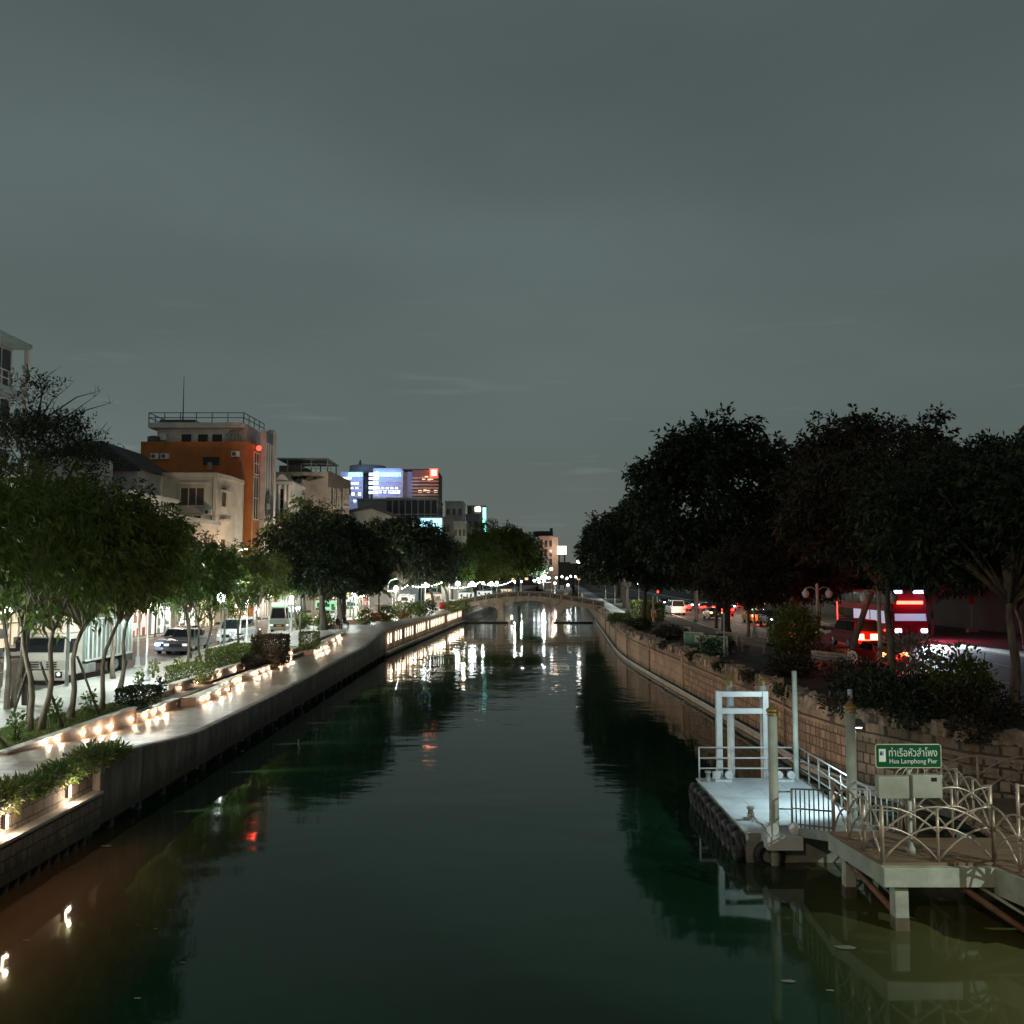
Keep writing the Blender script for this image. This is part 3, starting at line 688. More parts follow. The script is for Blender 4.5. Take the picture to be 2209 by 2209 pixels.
def make_tree(name, label, seed, th, r0, H, rx, rz, nclump, cr, nspray, per, sl, ll, lw, droop, leaf, bark='bark', forks=5, lean=(0, 0), flat=1.0, double=False, base_z=None, inner=.35, loc=(0, 0, 0), low=-.75, cone=0.0):
    """th: clear trunk; H: height of the crown centre; rx, rz: crown radii; clumps of leafy sprays at the limb ends"""
    global rng
    rng = np.random.default_rng(seed); random.seed(seed)
    root = thing(name, label, 'tree', loc, world=False)
    tr = MB(); lx, ly = lean
    def trunk(ox, oy, sgn):
        top = Vector((ox + lx + sgn * .35, oy + ly, th)); pts = []
        for i in range(7):
            f = i / 6
            pts.append((ox + lx * f * f + sgn * .35 * f + .09 * math.sin(f * 7 + seed), oy + ly * f * f + .07 * math.cos(f * 6 + seed), th * f - .05 * (i == 0)))
        tr.tube(pts, [r0 * (1.35 - .35 * min(1, i)) * (1 - .42 * i / 6) for i in range(7)], 9)
        return Vector(pts[-1])
    tops = [trunk(0, 0, -1 if double else 0)]
    if double: tops.append(trunk(.32, .1, 1))
    u = unit(nclump * 4); u = u[(u[:, 2] > low)][:nclump]
    rad = rng.uniform(inner, 1.0, len(u)) ** .5
    cl = u * rad[:, None] * np.array([rx, rx, rz]); cl *= rng.uniform(.86, 1.1, len(u))[:, None]
    if cone: cl[:, :2] *= (1.25 - cone * (cl[:, 2:3] / rz + 1) / 2)
    cl += np.array([lx, ly, H])
    ctr = np.array([lx, ly, H])
    for i in range(min(forks * 3, len(cl))):
        tp = tops[i % len(tops)]; c = Vector(cl[i]); mid = tp.lerp(c, .5) + Vector((0, 0, .12 * (c - tp).length * (1 if flat >= 1 else .2)))
        rr = r0 * (.5 if i < forks else .28)
        tr.tube([tp - Vector((0, 0, .1)), tp.lerp(mid, .55), mid, mid.lerp(c, .6), c], [rr, rr * .85, rr * .62, rr * .4, rr * .14], 6)
    tr.build('trunk', bark, root)
    tips, outs = [], []
    for c in cl:
        k = nspray; w = unit(k) * (rng.uniform(.15, 1, k) ** .4)[:, None] * cr * rng.uniform(.7, 1.25)
        w[:, 2] *= .62 * flat
        tips.append(c + w); o = w + (c - ctr) * .25; outs.append(o / (np.linalg.norm(o, axis=1, keepdims=True) + 1e-6))
    tips = np.concatenate(tips); outs = np.concatenate(outs)
    C, D, L_, W_ = sprays(tips, outs, per, sl, ll, lw, droop)
    me = leaves_mesh('crown', C, D, L_, W_, droop * .3)
    link('crown', me, leaf, root)
    return root
def swap_leaf(root, leaf):
    for ch in root.children:
        if ch.name.startswith('crown'):
            ch.data = ch.data.copy(); ch.data.materials[0] = MATS[leaf]

K = 1.053
# --- left lawn strip: slender young trees with long hanging leaflets
A = make_tree('street_tree', 'slender twin trunked tree held by leaning stakes at the head of the lawn', 11, 3.6, .115, 6.7, 3.2, 2.8, 120, .62, 8, 8, .75, .32, .05, .5, 'leaf_mid', forks=7, inner=.12, double=True, loc=(-16.8, 32.7, GZ), low=-.85)
B = make_tree('street_tree', 'forked tree with a curved trunk, second along the lawn from the twin trunked one', 12, 3.4, .12, 6.5, 3.0, 2.7, 116, .62, 8, 8, .75, .32, .05, .5, 'leaf_olive', forks=7, inner=.12, lean=(.25, .2), loc=(-16.85, 35.6, GZ), low=-.85)
C3 = make_tree('street_tree', 'crooked thin tree, third along the lawn beside the wedge shaped planter wall', 13, 3.6, .10, 6.2, 2.8, 2.4, 104, .62, 8, 8, .75, .32, .05, .5, 'leaf_mid', forks=7, inner=.12, lean=(.5, .1), loc=(-16.6, 37.6, GZ), low=-.85)
G = 'slender trees of the left bank lawn strip'
for o in (A, B, C3): o['group'] = G
spots = [(-17.7, 42.2, .98, 'upright tree rising behind the dark hedge box near the truck'), (-18.0, 51.7, .92, 'leaning tree between the parked pickup and the low hedge'), (-17.6, 53.4, .76, 'straight thin tree right beside the leaning tree near the low hedge'),
         (-19.3, 65.4, .86, 'forked tree just before the long dark brown shrub'), (-19.6, 26.6, 1.15, 'leafy tree cut by the left edge of the view behind the stakes'), (-19.6, 36.4, 1.0, 'leafy tree at the kerb beside the white truck cab'),
         (-20.2, 47.2, 1.0, 'leafy tree at the kerb between the truck and the pickup'), (-20.4, 59.0, .95, 'kerbside tree beside the dark grey pickup'), (-17.8, 26.5, 1.05, 'nearest tree of the lawn, its crown filling the left edge'),
         (-20.6, 74.5, .82, 'kerbside tree in front of the minibus'), (-20.5, 83.8, .8, 'tree leaning right beside the minibus'), (-19.6, 85.5, .85, 'second leaning tree by the minibus with a thicker trunk')]
src = [A, B, C3]
for i, (x, y, s, lb) in enumerate(spots):
    dup(src[(i + 1) % 3], (x * K, y * K, gz(y * K)), i * 1.37 + .6, lb, G, s)
# --- tall sparse tree with flat feathery layers at the left edge
P1 = make_tree('feathery_tree', 'tall sparse feathery tree with flat layered branches and bare tips against the sky', 21, 6.2, .15, 8.9, 4.7, 4.8, 120, .8, 14, 10, .85, .24, .032, .0, 'leaf_dark', 'dark_bark', forks=12, flat=.22, loc=(-20.6, 39.5, GZ), low=-.7, cone=.95)
tw = MB(); random.seed(3)
for i in range(26):
    a = random.uniform(0, 2 * PI); z = random.uniform(9, 13.4); r_ = random.uniform(.6, 3.0) * (1.3 - (z - 9) / 6)
    p = Vector((math.cos(a) * r_, math.sin(a) * r_, z)); q = p + Vector((math.cos(a) * .9, math.sin(a) * .9, random.uniform(.3, .9)))
    tw.tube([p * .2 + Vector((0, 0, z * .72)), p, q], [.045, .025, .008], 5)
    for k in range(3): tw.tube([q, q + Vector((random.uniform(-.4, .4), random.uniform(-.4, .4), random.uniform(.1, .5)))], [.01, .004], 4)
tw.tube([(0, 0, 6), (.05, 0, 10), (.15, .1, 13.6)], [.11, .07, .02], 6)
tw.build('bare_twigs', 'dark_bark', P1)
dup(P1, (-24.5, 34.0, 1.2), 2.1, 'second feathery tree with thin spreading tiers, cut by the left edge of the view', None, .82)
# --- broad dense rain trees of the left bank
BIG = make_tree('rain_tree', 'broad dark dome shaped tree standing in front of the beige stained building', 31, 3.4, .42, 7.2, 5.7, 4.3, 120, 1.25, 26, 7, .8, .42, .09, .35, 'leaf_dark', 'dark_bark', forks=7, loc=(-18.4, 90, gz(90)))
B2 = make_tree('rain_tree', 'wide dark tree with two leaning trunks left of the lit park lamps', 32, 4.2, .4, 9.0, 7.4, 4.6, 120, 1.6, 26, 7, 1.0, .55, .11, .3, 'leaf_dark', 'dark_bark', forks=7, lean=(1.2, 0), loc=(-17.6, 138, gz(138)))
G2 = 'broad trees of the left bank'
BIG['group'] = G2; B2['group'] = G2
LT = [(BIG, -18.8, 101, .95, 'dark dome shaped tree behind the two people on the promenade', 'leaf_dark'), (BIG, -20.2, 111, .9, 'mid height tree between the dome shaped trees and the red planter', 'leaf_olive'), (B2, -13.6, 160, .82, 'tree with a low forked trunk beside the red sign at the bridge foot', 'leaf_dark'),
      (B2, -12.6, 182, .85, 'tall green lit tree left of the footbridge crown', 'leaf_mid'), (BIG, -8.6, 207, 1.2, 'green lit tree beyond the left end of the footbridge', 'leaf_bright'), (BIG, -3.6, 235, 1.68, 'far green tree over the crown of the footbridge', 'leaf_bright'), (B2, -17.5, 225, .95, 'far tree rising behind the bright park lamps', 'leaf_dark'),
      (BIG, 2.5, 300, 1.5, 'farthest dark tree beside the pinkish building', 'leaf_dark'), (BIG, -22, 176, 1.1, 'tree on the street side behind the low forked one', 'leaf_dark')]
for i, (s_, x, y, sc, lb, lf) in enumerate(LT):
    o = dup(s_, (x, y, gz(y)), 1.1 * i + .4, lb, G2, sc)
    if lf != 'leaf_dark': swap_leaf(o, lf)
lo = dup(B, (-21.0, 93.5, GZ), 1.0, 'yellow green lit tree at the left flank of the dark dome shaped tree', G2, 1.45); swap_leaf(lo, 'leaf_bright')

# --- right bank
BZ = 2.6
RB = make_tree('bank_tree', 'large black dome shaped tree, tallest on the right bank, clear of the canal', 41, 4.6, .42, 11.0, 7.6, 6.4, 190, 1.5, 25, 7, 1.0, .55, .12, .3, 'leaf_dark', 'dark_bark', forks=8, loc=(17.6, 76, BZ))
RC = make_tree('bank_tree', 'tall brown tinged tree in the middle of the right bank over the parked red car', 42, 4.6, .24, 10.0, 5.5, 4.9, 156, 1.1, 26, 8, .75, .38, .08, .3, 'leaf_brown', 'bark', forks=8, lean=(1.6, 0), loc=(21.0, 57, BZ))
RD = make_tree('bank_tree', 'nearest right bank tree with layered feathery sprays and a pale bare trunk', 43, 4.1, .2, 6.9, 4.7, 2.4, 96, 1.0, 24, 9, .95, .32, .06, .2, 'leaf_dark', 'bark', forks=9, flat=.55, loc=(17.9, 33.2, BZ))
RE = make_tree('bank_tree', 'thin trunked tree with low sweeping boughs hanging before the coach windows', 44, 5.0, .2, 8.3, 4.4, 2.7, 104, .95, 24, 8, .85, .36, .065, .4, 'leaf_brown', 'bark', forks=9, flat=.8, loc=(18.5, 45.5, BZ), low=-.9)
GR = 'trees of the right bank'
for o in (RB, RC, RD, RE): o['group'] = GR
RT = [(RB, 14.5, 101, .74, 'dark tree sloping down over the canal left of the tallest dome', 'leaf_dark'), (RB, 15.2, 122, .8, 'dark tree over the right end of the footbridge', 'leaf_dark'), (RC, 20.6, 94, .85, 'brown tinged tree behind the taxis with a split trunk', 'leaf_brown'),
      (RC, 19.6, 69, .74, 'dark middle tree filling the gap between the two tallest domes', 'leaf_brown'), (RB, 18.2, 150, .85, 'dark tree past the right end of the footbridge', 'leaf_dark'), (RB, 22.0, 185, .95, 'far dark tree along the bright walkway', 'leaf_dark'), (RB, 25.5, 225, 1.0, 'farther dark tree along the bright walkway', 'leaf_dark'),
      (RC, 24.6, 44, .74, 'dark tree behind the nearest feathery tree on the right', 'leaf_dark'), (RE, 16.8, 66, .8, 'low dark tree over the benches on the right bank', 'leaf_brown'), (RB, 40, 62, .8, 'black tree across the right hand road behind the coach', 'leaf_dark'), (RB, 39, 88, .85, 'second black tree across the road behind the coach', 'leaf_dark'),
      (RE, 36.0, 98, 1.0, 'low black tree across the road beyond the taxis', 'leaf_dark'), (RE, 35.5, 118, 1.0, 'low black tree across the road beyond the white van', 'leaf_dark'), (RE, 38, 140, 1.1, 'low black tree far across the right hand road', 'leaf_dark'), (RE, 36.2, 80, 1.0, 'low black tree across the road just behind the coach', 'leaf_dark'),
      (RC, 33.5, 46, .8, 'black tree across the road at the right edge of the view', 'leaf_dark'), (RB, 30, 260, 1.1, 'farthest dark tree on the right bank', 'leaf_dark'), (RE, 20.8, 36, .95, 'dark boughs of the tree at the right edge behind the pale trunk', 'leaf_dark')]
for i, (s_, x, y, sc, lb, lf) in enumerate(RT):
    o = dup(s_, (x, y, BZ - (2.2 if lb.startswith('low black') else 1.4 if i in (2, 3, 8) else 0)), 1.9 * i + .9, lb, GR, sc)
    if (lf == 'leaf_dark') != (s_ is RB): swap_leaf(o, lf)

# --- shrubs, hedges and small plants
def bush(name, label, cat, c, size, n, ll, lw, leaf, box=False, stems=5, group=None, seed=1):
    global rng
    rng = np.random.default_rng(seed)
    root = thing(name, label, cat, c, group=group, world=False)
    hx, hy, hz = size[0] / 2, size[1] / 2, size[2]
    if box:
        p = rng.uniform(-1, 1, (n, 3)); ax = rng.integers(0, 3, n); ok = rng.random(n) < .75
        p[np.arange(n)[ok], ax[ok]] = np.sign(p[np.arange(n)[ok], ax[ok]]) * rng.uniform(.85, 1.04, ok.sum())
    else:
        p = unit(n) * (rng.uniform(.25, 1, n) ** .45)[:, None] * (1 + .22 * np.sin(unit(n)[:, :1] * 5))
    C = p * np.array([hx, hy, hz / 2]) + np.array([0, 0, hz / 2])
    D = p * .7 + unit(n) * .7; D[:, 2] += .25
    link('foliage', leaves_mesh('foliage', C, D, ll * rng.uniform(.6, 1.3, n), lw * rng.uniform(.7, 1.3, n)), leaf, root)
    m = MB()
    for i in range(stems):
        a = 2.4 * i; m.tube([(.12 * math.cos(a) * hx, .12 * math.sin(a) * hy, -.02), (.3 * math.cos(a) * hx, .3 * math.sin(a) * hy, hz * .35), (.55 * math.cos(a) * hx, .55 * math.sin(a) * hy, hz * .75)], [.025, .018, .006], 5)
    m.build('stem', 'dark_bark', root)
    return root
def pz(px, py, z=None):
    if z is not None: return tuple(at(px, py, z))
    z = GZ
    for _ in range(4): z = gz(at(px, py, z).y)
    return tuple(at(px, py, z))
HL = 'clipped hedges on the promenade'
bush('hedge', 'dark clipped hedge box between the second tier wall and the slender trees', 'hedge', pz(298, 1518), (1.2, 1.7, .65), 2600, .12, .035, 'leaf_dark', True, group=HL, seed=2)
bush('hedge', 'small green hedge block beside the pickup, before the long hedge', 'hedge', pz(411, 1468), (1.6, 3.0, .8), 3000, .12, .035, 'leaf_olive', True, group=HL, seed=3)
bush('hedge', 'long low olive hedge left of the tall brown shrub', 'hedge', (-17.3, 58.0, GZ), (1.7, 6.0, 1.05), 5200, .14, .04, 'leaf_olive', True, group=HL, seed=4)
bush('hedge', 'tall rust brown shrub trimmed flat on top in the middle of the promenade', 'shrub', (-15.75, 60.6, 1.95), (1.7, 3.0, 1.75), 5600, .15, .045, 'leaf_rust', True, group=HL, seed=5)
bush('hedge', 'dark low bush in front of the tall brown shrub', 'shrub', (-16.0, 57.0, 1.95), (1.0, 2.6, .8), 2600, .14, .04, 'leaf_brown', seed=6)
bush('hedge', 'clipped bright green cube of hedge beside the short lit block wall', 'hedge', pz(667, 1400), (1.3, 1.3, 1.25), 2200, .12, .04, 'leaf_bright', True, group=HL, seed=7)
SM = [(35, 1600, 'leaf_mid', 1.05, 'leafy knee high shrub at the near corner of the lawn'), (118, 1562, 'leaf_mid', .95, 'small shrub between the first and second lawn trees'), (191, 1540, 'leaf_mid', .95, 'small bright shrub between the second and third lawn trees'), (331, 1462, 'leaf_bright', 1.0, 'leafy sapling beside the foot of the white lamp post'),
      (384, 1450, 'leaf_bright', .9, 'small sapling right of the lamp post in front of the pickup'), (427, 1446, 'leaf_bright', .95, 'bright sapling between the leaning and the straight thin tree'), (300, 1480, 'leaf_mid', .8, 'low spreading plant at the left foot of the white lamp post'), (345, 1500, 'leaf_dark', .8, 'dark spreading plant on the second tier planter wall')]
for i, (px, py, lf, h, lb) in enumerate(SM):
    bush('small_shrub', lb, 'shrub', pz(px, py), (.5 * h, .5 * h, h * .95), 130, .15, .045, lf, seed=20 + i, group='small shrubs of the left bank')
# overhanging plants in the near planter along the quay top
PL = [(-12.3, 16.0), (-12.3, 17.6), (-12.3, 19.2), (-12.35, 20.8), (-12.3, 22.4), (-12.3, 24.0), (-12.3, 25.6), (-12.25, 27.2), (-12.3, 28.5)]
for i, (x, y) in enumerate(PL):
    b = bush('trailing_shrub', ORD[len(PL) - 1 - i] + ' clump from the far end of the trailing plants over the block quay wall', 'shrub', (x - .05, y, 1.9), (1.0, 1.9, .45 + .16 * (i % 3 == 1)), 1000, .2, .022, ['leaf_mid', 'leaf_olive', 'leaf_mid'][i % 3], seed=40 + i, group='trailing plants on the near quay')
    b.children[0].scale = (1, 1, 1.1)
# grass of the lawn strip
rng = np.random.default_rng(77)
lawn_poly = [(-17.9, 27.8), (-15.7, 28.8), (-15.68, 33.0), (-15.68, 38.2), (-16.9, 40.4), (-18.1, 35.0)]
m = MB(); m.add([(x, y, 2.17) for x, y in lawn_poly], [tuple(range(6))]); struct('lawn', m, 'lawn')
m = MB(); m.add([(x, y, 2.18 + .3 * smooth((y - 66) / 20)) for x, y in [(-20.6, 62), (-16.5, 62), (-16.5, 72), (-20.6, 73)]], [(0, 1, 2, 3)]); struct('lawn', m, 'lawn')
n = 16000; pts = np.stack([rng.uniform(-18.2, -15.5, n), rng.uniform(27.6, 40.6, n)], 1)
def inside(p, poly):
    c = np.zeros(len(p), bool); j = len(poly) - 1
    for i in range(len(poly)):
        (xi, yi), (xj, yj) = poly[i], poly[j]
        c ^= ((yi > p[:, 1]) != (yj > p[:, 1])) & (p[:, 0] < (xj - xi) * (p[:, 1] - yi) / (yj - yi) + xi); j = i
    return c
pts = pts[inside(pts, lawn_poly)]; n = len(pts)
D = rng.normal(size=(n, 3)) * .5; D[:, 2] = 1
o = link('grass', leaves_mesh('grass', np.c_[pts, np.full(n, 2.165)], D, rng.uniform(.05, .13, n), np.full(n, .012)), 'grass_blade'); tag(o, 'short yellow green grass of the lawn under the slender trees', 'grass', kind='stuff')
# stakes
SK = 'wooden stakes propping the young trees'
def stake(p, q, lb):
    t = thing('tree_stake', lb, 'stake', p, group=SK)
    m = MB(); m.tube([p, q], .045, 7); m.build('pole', 'dark_bark', t)
    d = (Vector(q) - Vector(p)).normalized(); m = MB(); m.tube([Vector(q) - d * .28, Vector(q) - d * .2], .05, 7); m.build('tie', 'black', t)
tq = (-15.95, 31.1, 4.75)
stake(pz(28, 1545), (-16.95, 32.65, 4.5), 'thin stake leaning in from the street side to the twin trunked tree')
stake(pz(57, 1568), (-16.85, 32.6, 4.3), 'steeper stake on the left of the twin trunked tree')
stake(pz(137, 1572), (-16.6, 32.7, 4.55), 'stake leaning in from the right of the twin trunked tree')
stake(pz(215, 1545), (-16.7, 35.7, 4.5), 'stake leaning in from the right of the curved trunk tree')
stake(pz(16, 1613), (-18.5, 29.5, 5.0), 'dark stake standing at the left edge of the view')
# right bank plants
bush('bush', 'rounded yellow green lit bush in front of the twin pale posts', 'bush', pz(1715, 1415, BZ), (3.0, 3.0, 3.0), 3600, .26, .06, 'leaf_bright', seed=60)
bush('bush', 'dim green bush behind the pale end block', 'bush', pz(2072, 1556, BZ), (2.0, 2.0, 2.4), 2400, .18, .05, 'leaf_olive', seed=61)
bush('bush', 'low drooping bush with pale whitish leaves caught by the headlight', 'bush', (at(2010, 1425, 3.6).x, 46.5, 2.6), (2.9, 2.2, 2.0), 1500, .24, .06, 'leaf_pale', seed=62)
BU = [(14.2, 37.0, 2.4, 1.2, 'dark low shrub behind the coping stones above the portal frame'), (15.2, 41.0, 2.6, 1.3, 'dark shrub below the grey plank bench'), (13.6, 33.0, 2.4, 1.5, 'dark brown shrub spilling over the coping near the tall pile'), (15.4, 31.0, 2.6, 1.4, 'dark shrub left of the dim green bush'), (17.0, 37.5, 2.6, 1.0, 'dark shrub under the road edge beside the small round sign'),
      (14.0, 46.5, 2.2, 1.0, 'dark shrub at the foot of the slim metal pole'), (13.2, 60.0, 2.2, 1.2, 'brown shrub beside the green panels'), (12.6, 74.0, 2.4, 1.1, 'brown shrub over the coping beyond the green panels'), (12.0, 88.0, 2.4, 1.0, 'low shrub at the near end of the bright walkway'), (18.6, 39.0, 3.0, .8, 'dark hedge like shrub in front of the red car'), (19.8, 31.0, 3.0, .9, 'black shrub below the pale tree trunk'), (17.0, 52.5, 3.0, 1.1, 'dark hedge behind the grey benches'), (18.3, 60.5, 3.0, 1.0, 'dark hedge behind the benches farther up the bank')]
for i, (x, y, w_, h, lb) in enumerate(BU):
    bush('bush', lb, 'bush', (x + bend(y), y, BZ - .03), (w_, w_ * 1.3, h), 1400, .2, .05, ['leaf_dark', 'leaf_brown'][i % 2], seed=70 + i, group='dark shrubs of the right bank')
CP_ = [(34.5, .7), (31.2, .8), (29.0, .7), (39.5, .5), (45, .5), (50.5, .45), (57, .5), (66, .5), (24.6, .7)]
for i, (y, h_) in enumerate(CP_):
    bush('creeper', ['brown creeper hanging over the coping behind the tall slim post', 'brown creeper over the coping right of the gold capped pile by the sign', 'dry creeper over the coping just left of the pale end block', 'creeper tuft on the coping behind the portal frame', 'creeper tuft on the coping above the pontoon corner', 'small creeper on the coping below the green panels', 'small creeper on the coping beside the nearest green panel', 'creeper on the coping beyond the green panels', 'dark creeper among the loose stones right of the end block'][i], 'creeper', (xr(y) + .1, y, 2.45), (.9, 2.6, h_), 800, .16, .035, ['leaf_brown', 'leaf_dark'][i % 2], seed=200 + i, group='creepers along the right coping')
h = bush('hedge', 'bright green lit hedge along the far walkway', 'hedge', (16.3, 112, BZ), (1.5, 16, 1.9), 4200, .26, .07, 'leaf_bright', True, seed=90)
h = bush('grass_tuft', 'mound of green grass spilling over the wall end beside the bright walkway', 'grass', (11.6, 99, 2.55), (2.2, 9, 1.0), 2600, .35, .04, 'leaf_mid', seed=91)
# ================================================================== BUILDINGS
def face_frame(p, q):
    p, q = Vector((*p, 0)), Vector((*q, 0)); d = (q - p).normalized(); nrm = Vector((d.y, -d.x, 0))
    return p, d, nrm, (q - p).length
def window(parent, p, q, s, z, w, h, frame='white_wall', pane='window_dark', nx=2, ny=1, sill=True, fw=.08, name='window'):
    """a framed opening set on the wall that runs from p to q (outside on the right hand)"""
    p, d, nrm, L = face_frame(p, q); c = p + d * s; fz = .09
    m = MB()
    def slab(a0, a1, b0, b1, o0, o1):
        vs = []
        for o in (o0, o1):
            for a, b in ((a0, b0), (a1, b0), (a1, b1), (a0, b1)): 
                v = c + d * a + nrm * o; vs.append((v.x, v.y, z + b))
        m.add(vs, [(0, 1, 2, 3), (7, 6, 5, 4), (0, 4, 5, 1), (1, 5, 6, 2), (2, 6, 7, 3), (3, 7, 4, 0)])
    slab(-w / 2 - fw, w / 2 + fw, h, h + fw, -.02, fz); slab(-w / 2 - fw, w / 2 + fw, -fw, 0, -.02, fz + (.08 if sill else 0))
    slab(-w / 2 - fw, -w / 2, 0, h, -.02, fz); slab(w / 2, w / 2 + fw, 0, h, -.02, fz)
    for i in range(1, nx): slab(-w / 2 + w * i / nx - fw * .4, -w / 2 + w * i / nx + fw * .4, 0, h, .01, fz * .8)
    for i in range(1, ny): slab(-w / 2, w / 2, h * i / ny - fw * .35, h * i / ny + fw * .35, .012, fz * .7)
    o = m.build(name, frame, parent)
    g = MB(); a = c - d * (w / 2) + nrm * .012; b = c + d * (w / 2) + nrm * .012
    g.quad((a.x, a.y, z), (b.x, b.y, z), (b.x, b.y, z + h), (a.x, a.y, z + h))
    sub('pane', g, pane, o)
    return o
def slab_on(mb, p, q, s0, s1, z0, z1, o0, o1):
    p, d, nrm, L = face_frame(p, q); vs = []
    for o in (o0, o1):
        for a, b in ((s0, z0), (s1, z0), (s1, z1), (s0, z1)):
            v = p + d * a + nrm * o; vs.append((v.x, v.y, b))
    return mb.add(vs, [(0, 1, 2, 3), (7, 6, 5, 4), (0, 4, 5, 1), (1, 5, 6, 2), (2, 6, 7, 3), (3, 7, 4, 0)])
def rail(mb, pts, z, h, n=2, step=1.6, r=.05):
    for (a, b) in zip(pts, pts[1:]):
        L = math.hypot(b[0] - a[0], b[1] - a[1]); k = max(1, int(L / step))
        for i in range(k + 1):
            f = i / k; x, y = a[0] + (b[0] - a[0]) * f, a[1] + (b[1] - a[1]) * f; mb.bar((x, y, z), (x, y, z + h), r)
        for i in range(n): mb.bar((a[0], a[1], z + h * (1 - i / n)), (b[0], b[1], z + h * (1 - i / n)), r)
def FX(Y): return -34.0 + bend(Y)
def lit_ground_floor(t, y0, y1, mats, z0=2.16, h=3.1):
    n = max(1, int((y1 - y0) / 4))
    for i in range(n):
        a = y0 + (y1 - y0) * (i + .06) / n; b = y0 + (y1 - y0) * (i + .94) / n
        p, q = (FX(a), b), (FX(a), a)
        m = MB(); slab_on(m, (FX(a), a), (FX(b), b), .1, b - a - .1, z0 + .1, z0 + h, .0, .05); s_ = m.build('shopfront', mats[i % len(mats)], t)
        rd = random.Random(int(a * 10)); m = MB(); L_ = b - a
        for f_ in (.0, .34, .67, 1.0): slab_on(m, (FX(a), a), (FX(b), b), .06 + f_ * (L_ - .22), .16 + f_ * (L_ - .22), z0, z0 + h, .05, .12)
        slab_on(m, (FX(a), a), (FX(b), b), .1, L_ - .1, z0 + h * .72, z0 + h * .75, .05, .1)
        for q in range(9):
            s0_ = rd.uniform(.2, L_ - .9); w0_ = rd.uniform(.2, .7); zz_ = rd.choice((.1, .1, .8, 1.3)); slab_on(m, (FX(a), a), (FX(b), b), s0_, s0_ + w0_, z0 + zz_, z0 + zz_ + rd.uniform(.25, .8), .05, .055 + .012 * q)
        sub('goods', m, ('brown_wall', 'grey_wall', 'dark_wall')[i % 3], s_)
        m = MB(); slab_on(m, (FX(a), a), (FX(b), b), 0, b - a, z0 + h + .1, z0 + h + .9, .02, .22); m.build('signboard', ['white_paint', 'cream_wall', 'blue_panel', 'cloth_red'][i % 4], t)
        if i % 2 == 0: light('shop_light', (FX(a) + 1.6, (a + b) / 2, z0 + 2.6), 260, (1, .86, .68), .4)

# --- corner of a balconied tower at the left edge
ya, yb = 44.0, 64.0
zt = Z(745, yb); fx = X(50, yb)
t = thing('apartment_tower', 'tall white balconied apartment block cut by the left edge of the view', 'building', (fx, yb, 2.4))
m = MB(); m.b2(fx - 12, fx - 1.3, ya, yb - .3, 2.4, zt - .3); m.build('wall', 'cool_white_wall', t)
m = MB(); m.b2(fx - 12, fx + .1, ya, yb, zt - .35, zt); m.build('roof', 'cool_white_wall', t)
for f in range(6):
    z = zt - 3.5 * (f + 1)
    m = MB(); m.b2(fx - 1.3, fx, ya, yb, z - .35, z); bl = m.build('balcony', 'cool_white_wall', t)
    m = MB(); rail(m, [(fx - .08, ya), (fx - .08, yb - .06), (fx - 1.2, yb - .06)], z, 1.05, 2, .8, .06); sub('railing', m, 'white_paint', bl)
    for s in range(2, 20, 4): window(t, (fx - 1.3, ya), (fx - 1.3, yb), s, z + .1, 3.5, 2.9, 'white_paint', 'window_dark', 3)
for y in (yb - .15, yb - 4, yb - 8, yb - 12, yb - 16):
    m = MB(); m.b2(fx - .3, fx - .02, y - .14, y + .14, 2.4, zt - .35); m.build('column', 'white_paint', t)

# --- white gabled house behind the canopy
y0 = 98
t = thing('gabled_house', 'pale house with a dark sloping roof half hidden behind the leafy canopy', 'house', (-50, y0, 2.4))
xa, xb = X(70, y0), X(292, y0); za, zr = Z(1012, y0), Z(952, y0)
m = MB(); m.b2(xa, xb, y0, y0 + 10, 2.4, za); m.build('wall', 'white_wall', t)
m = MB(); xm = X(215, y0); m.add([(xa - .5, y0 - .6, za + 1.5), (xm, y0 - .6, zr), (xb + .5, y0 - .6, za), (xa - .5, y0 + 10.5, za + 1.5), (xm, y0 + 10.5, zr), (xb + .5, y0 + 10.5, za), (xa - .5, y0 - .6, za - .1), (xb + .5, y0 - .6, za - .3)], [(0, 1, 4, 3), (1, 2, 5, 4), (6, 7, 2, 1, 0)]); m.build('roof', 'roof_dark', t)
for s in (3, 7): window(t, (xa, y0), (xb, y0), s, za - 2.6, 1.4, 1.5, 'white_paint', 'window_dark', 2)
m = MB(); m.b2(X(85, 92), X(200, 92), 92, 96, 2.4, Z(985, 92)); m.build('annex', 'white_wall', t)

# --- cream corner building
y0 = 105
xc, xc2 = X(463, y0), X(488, y0 + 3.2); zt = Z(1020, y0); yb = 113.6; xl = X(150, y0)
t = thing('corner_building', 'cream painted corner building with a hooded three pane window below the orange wall', 'building', (xc, y0, 2.4))
poly = [(xl, y0), (xc, y0), (xc2, y0 + 3.2), (xc2 + bend(yb) - bend(108), yb), (xl, yb)]
m = MB(); m.prism(poly, 2.4, zt - .5); m.build('wall', 'cream_wall', t)
m = MB(); m.prism([(xl, y0 - .3), (xc + .15, y0 - .3), (xc2 + .35, y0 + 3.1), (xc2 + .4, yb), (xl, yb)], zt - .5, zt); m.build('cornice', 'cream_wall', t)
pp, qq = (xl, y0), (xc, y0); L = xc - xl
zw = Z(1090, y0); hw = Z(1053, y0) - zw; ww = X(437, y0) - X(387, y0); sc_ = X(412, y0) - xl
window(t, pp, qq, sc_, zw, ww, hw, 'cream_wall', 'window_brown', 3, fw=.16)
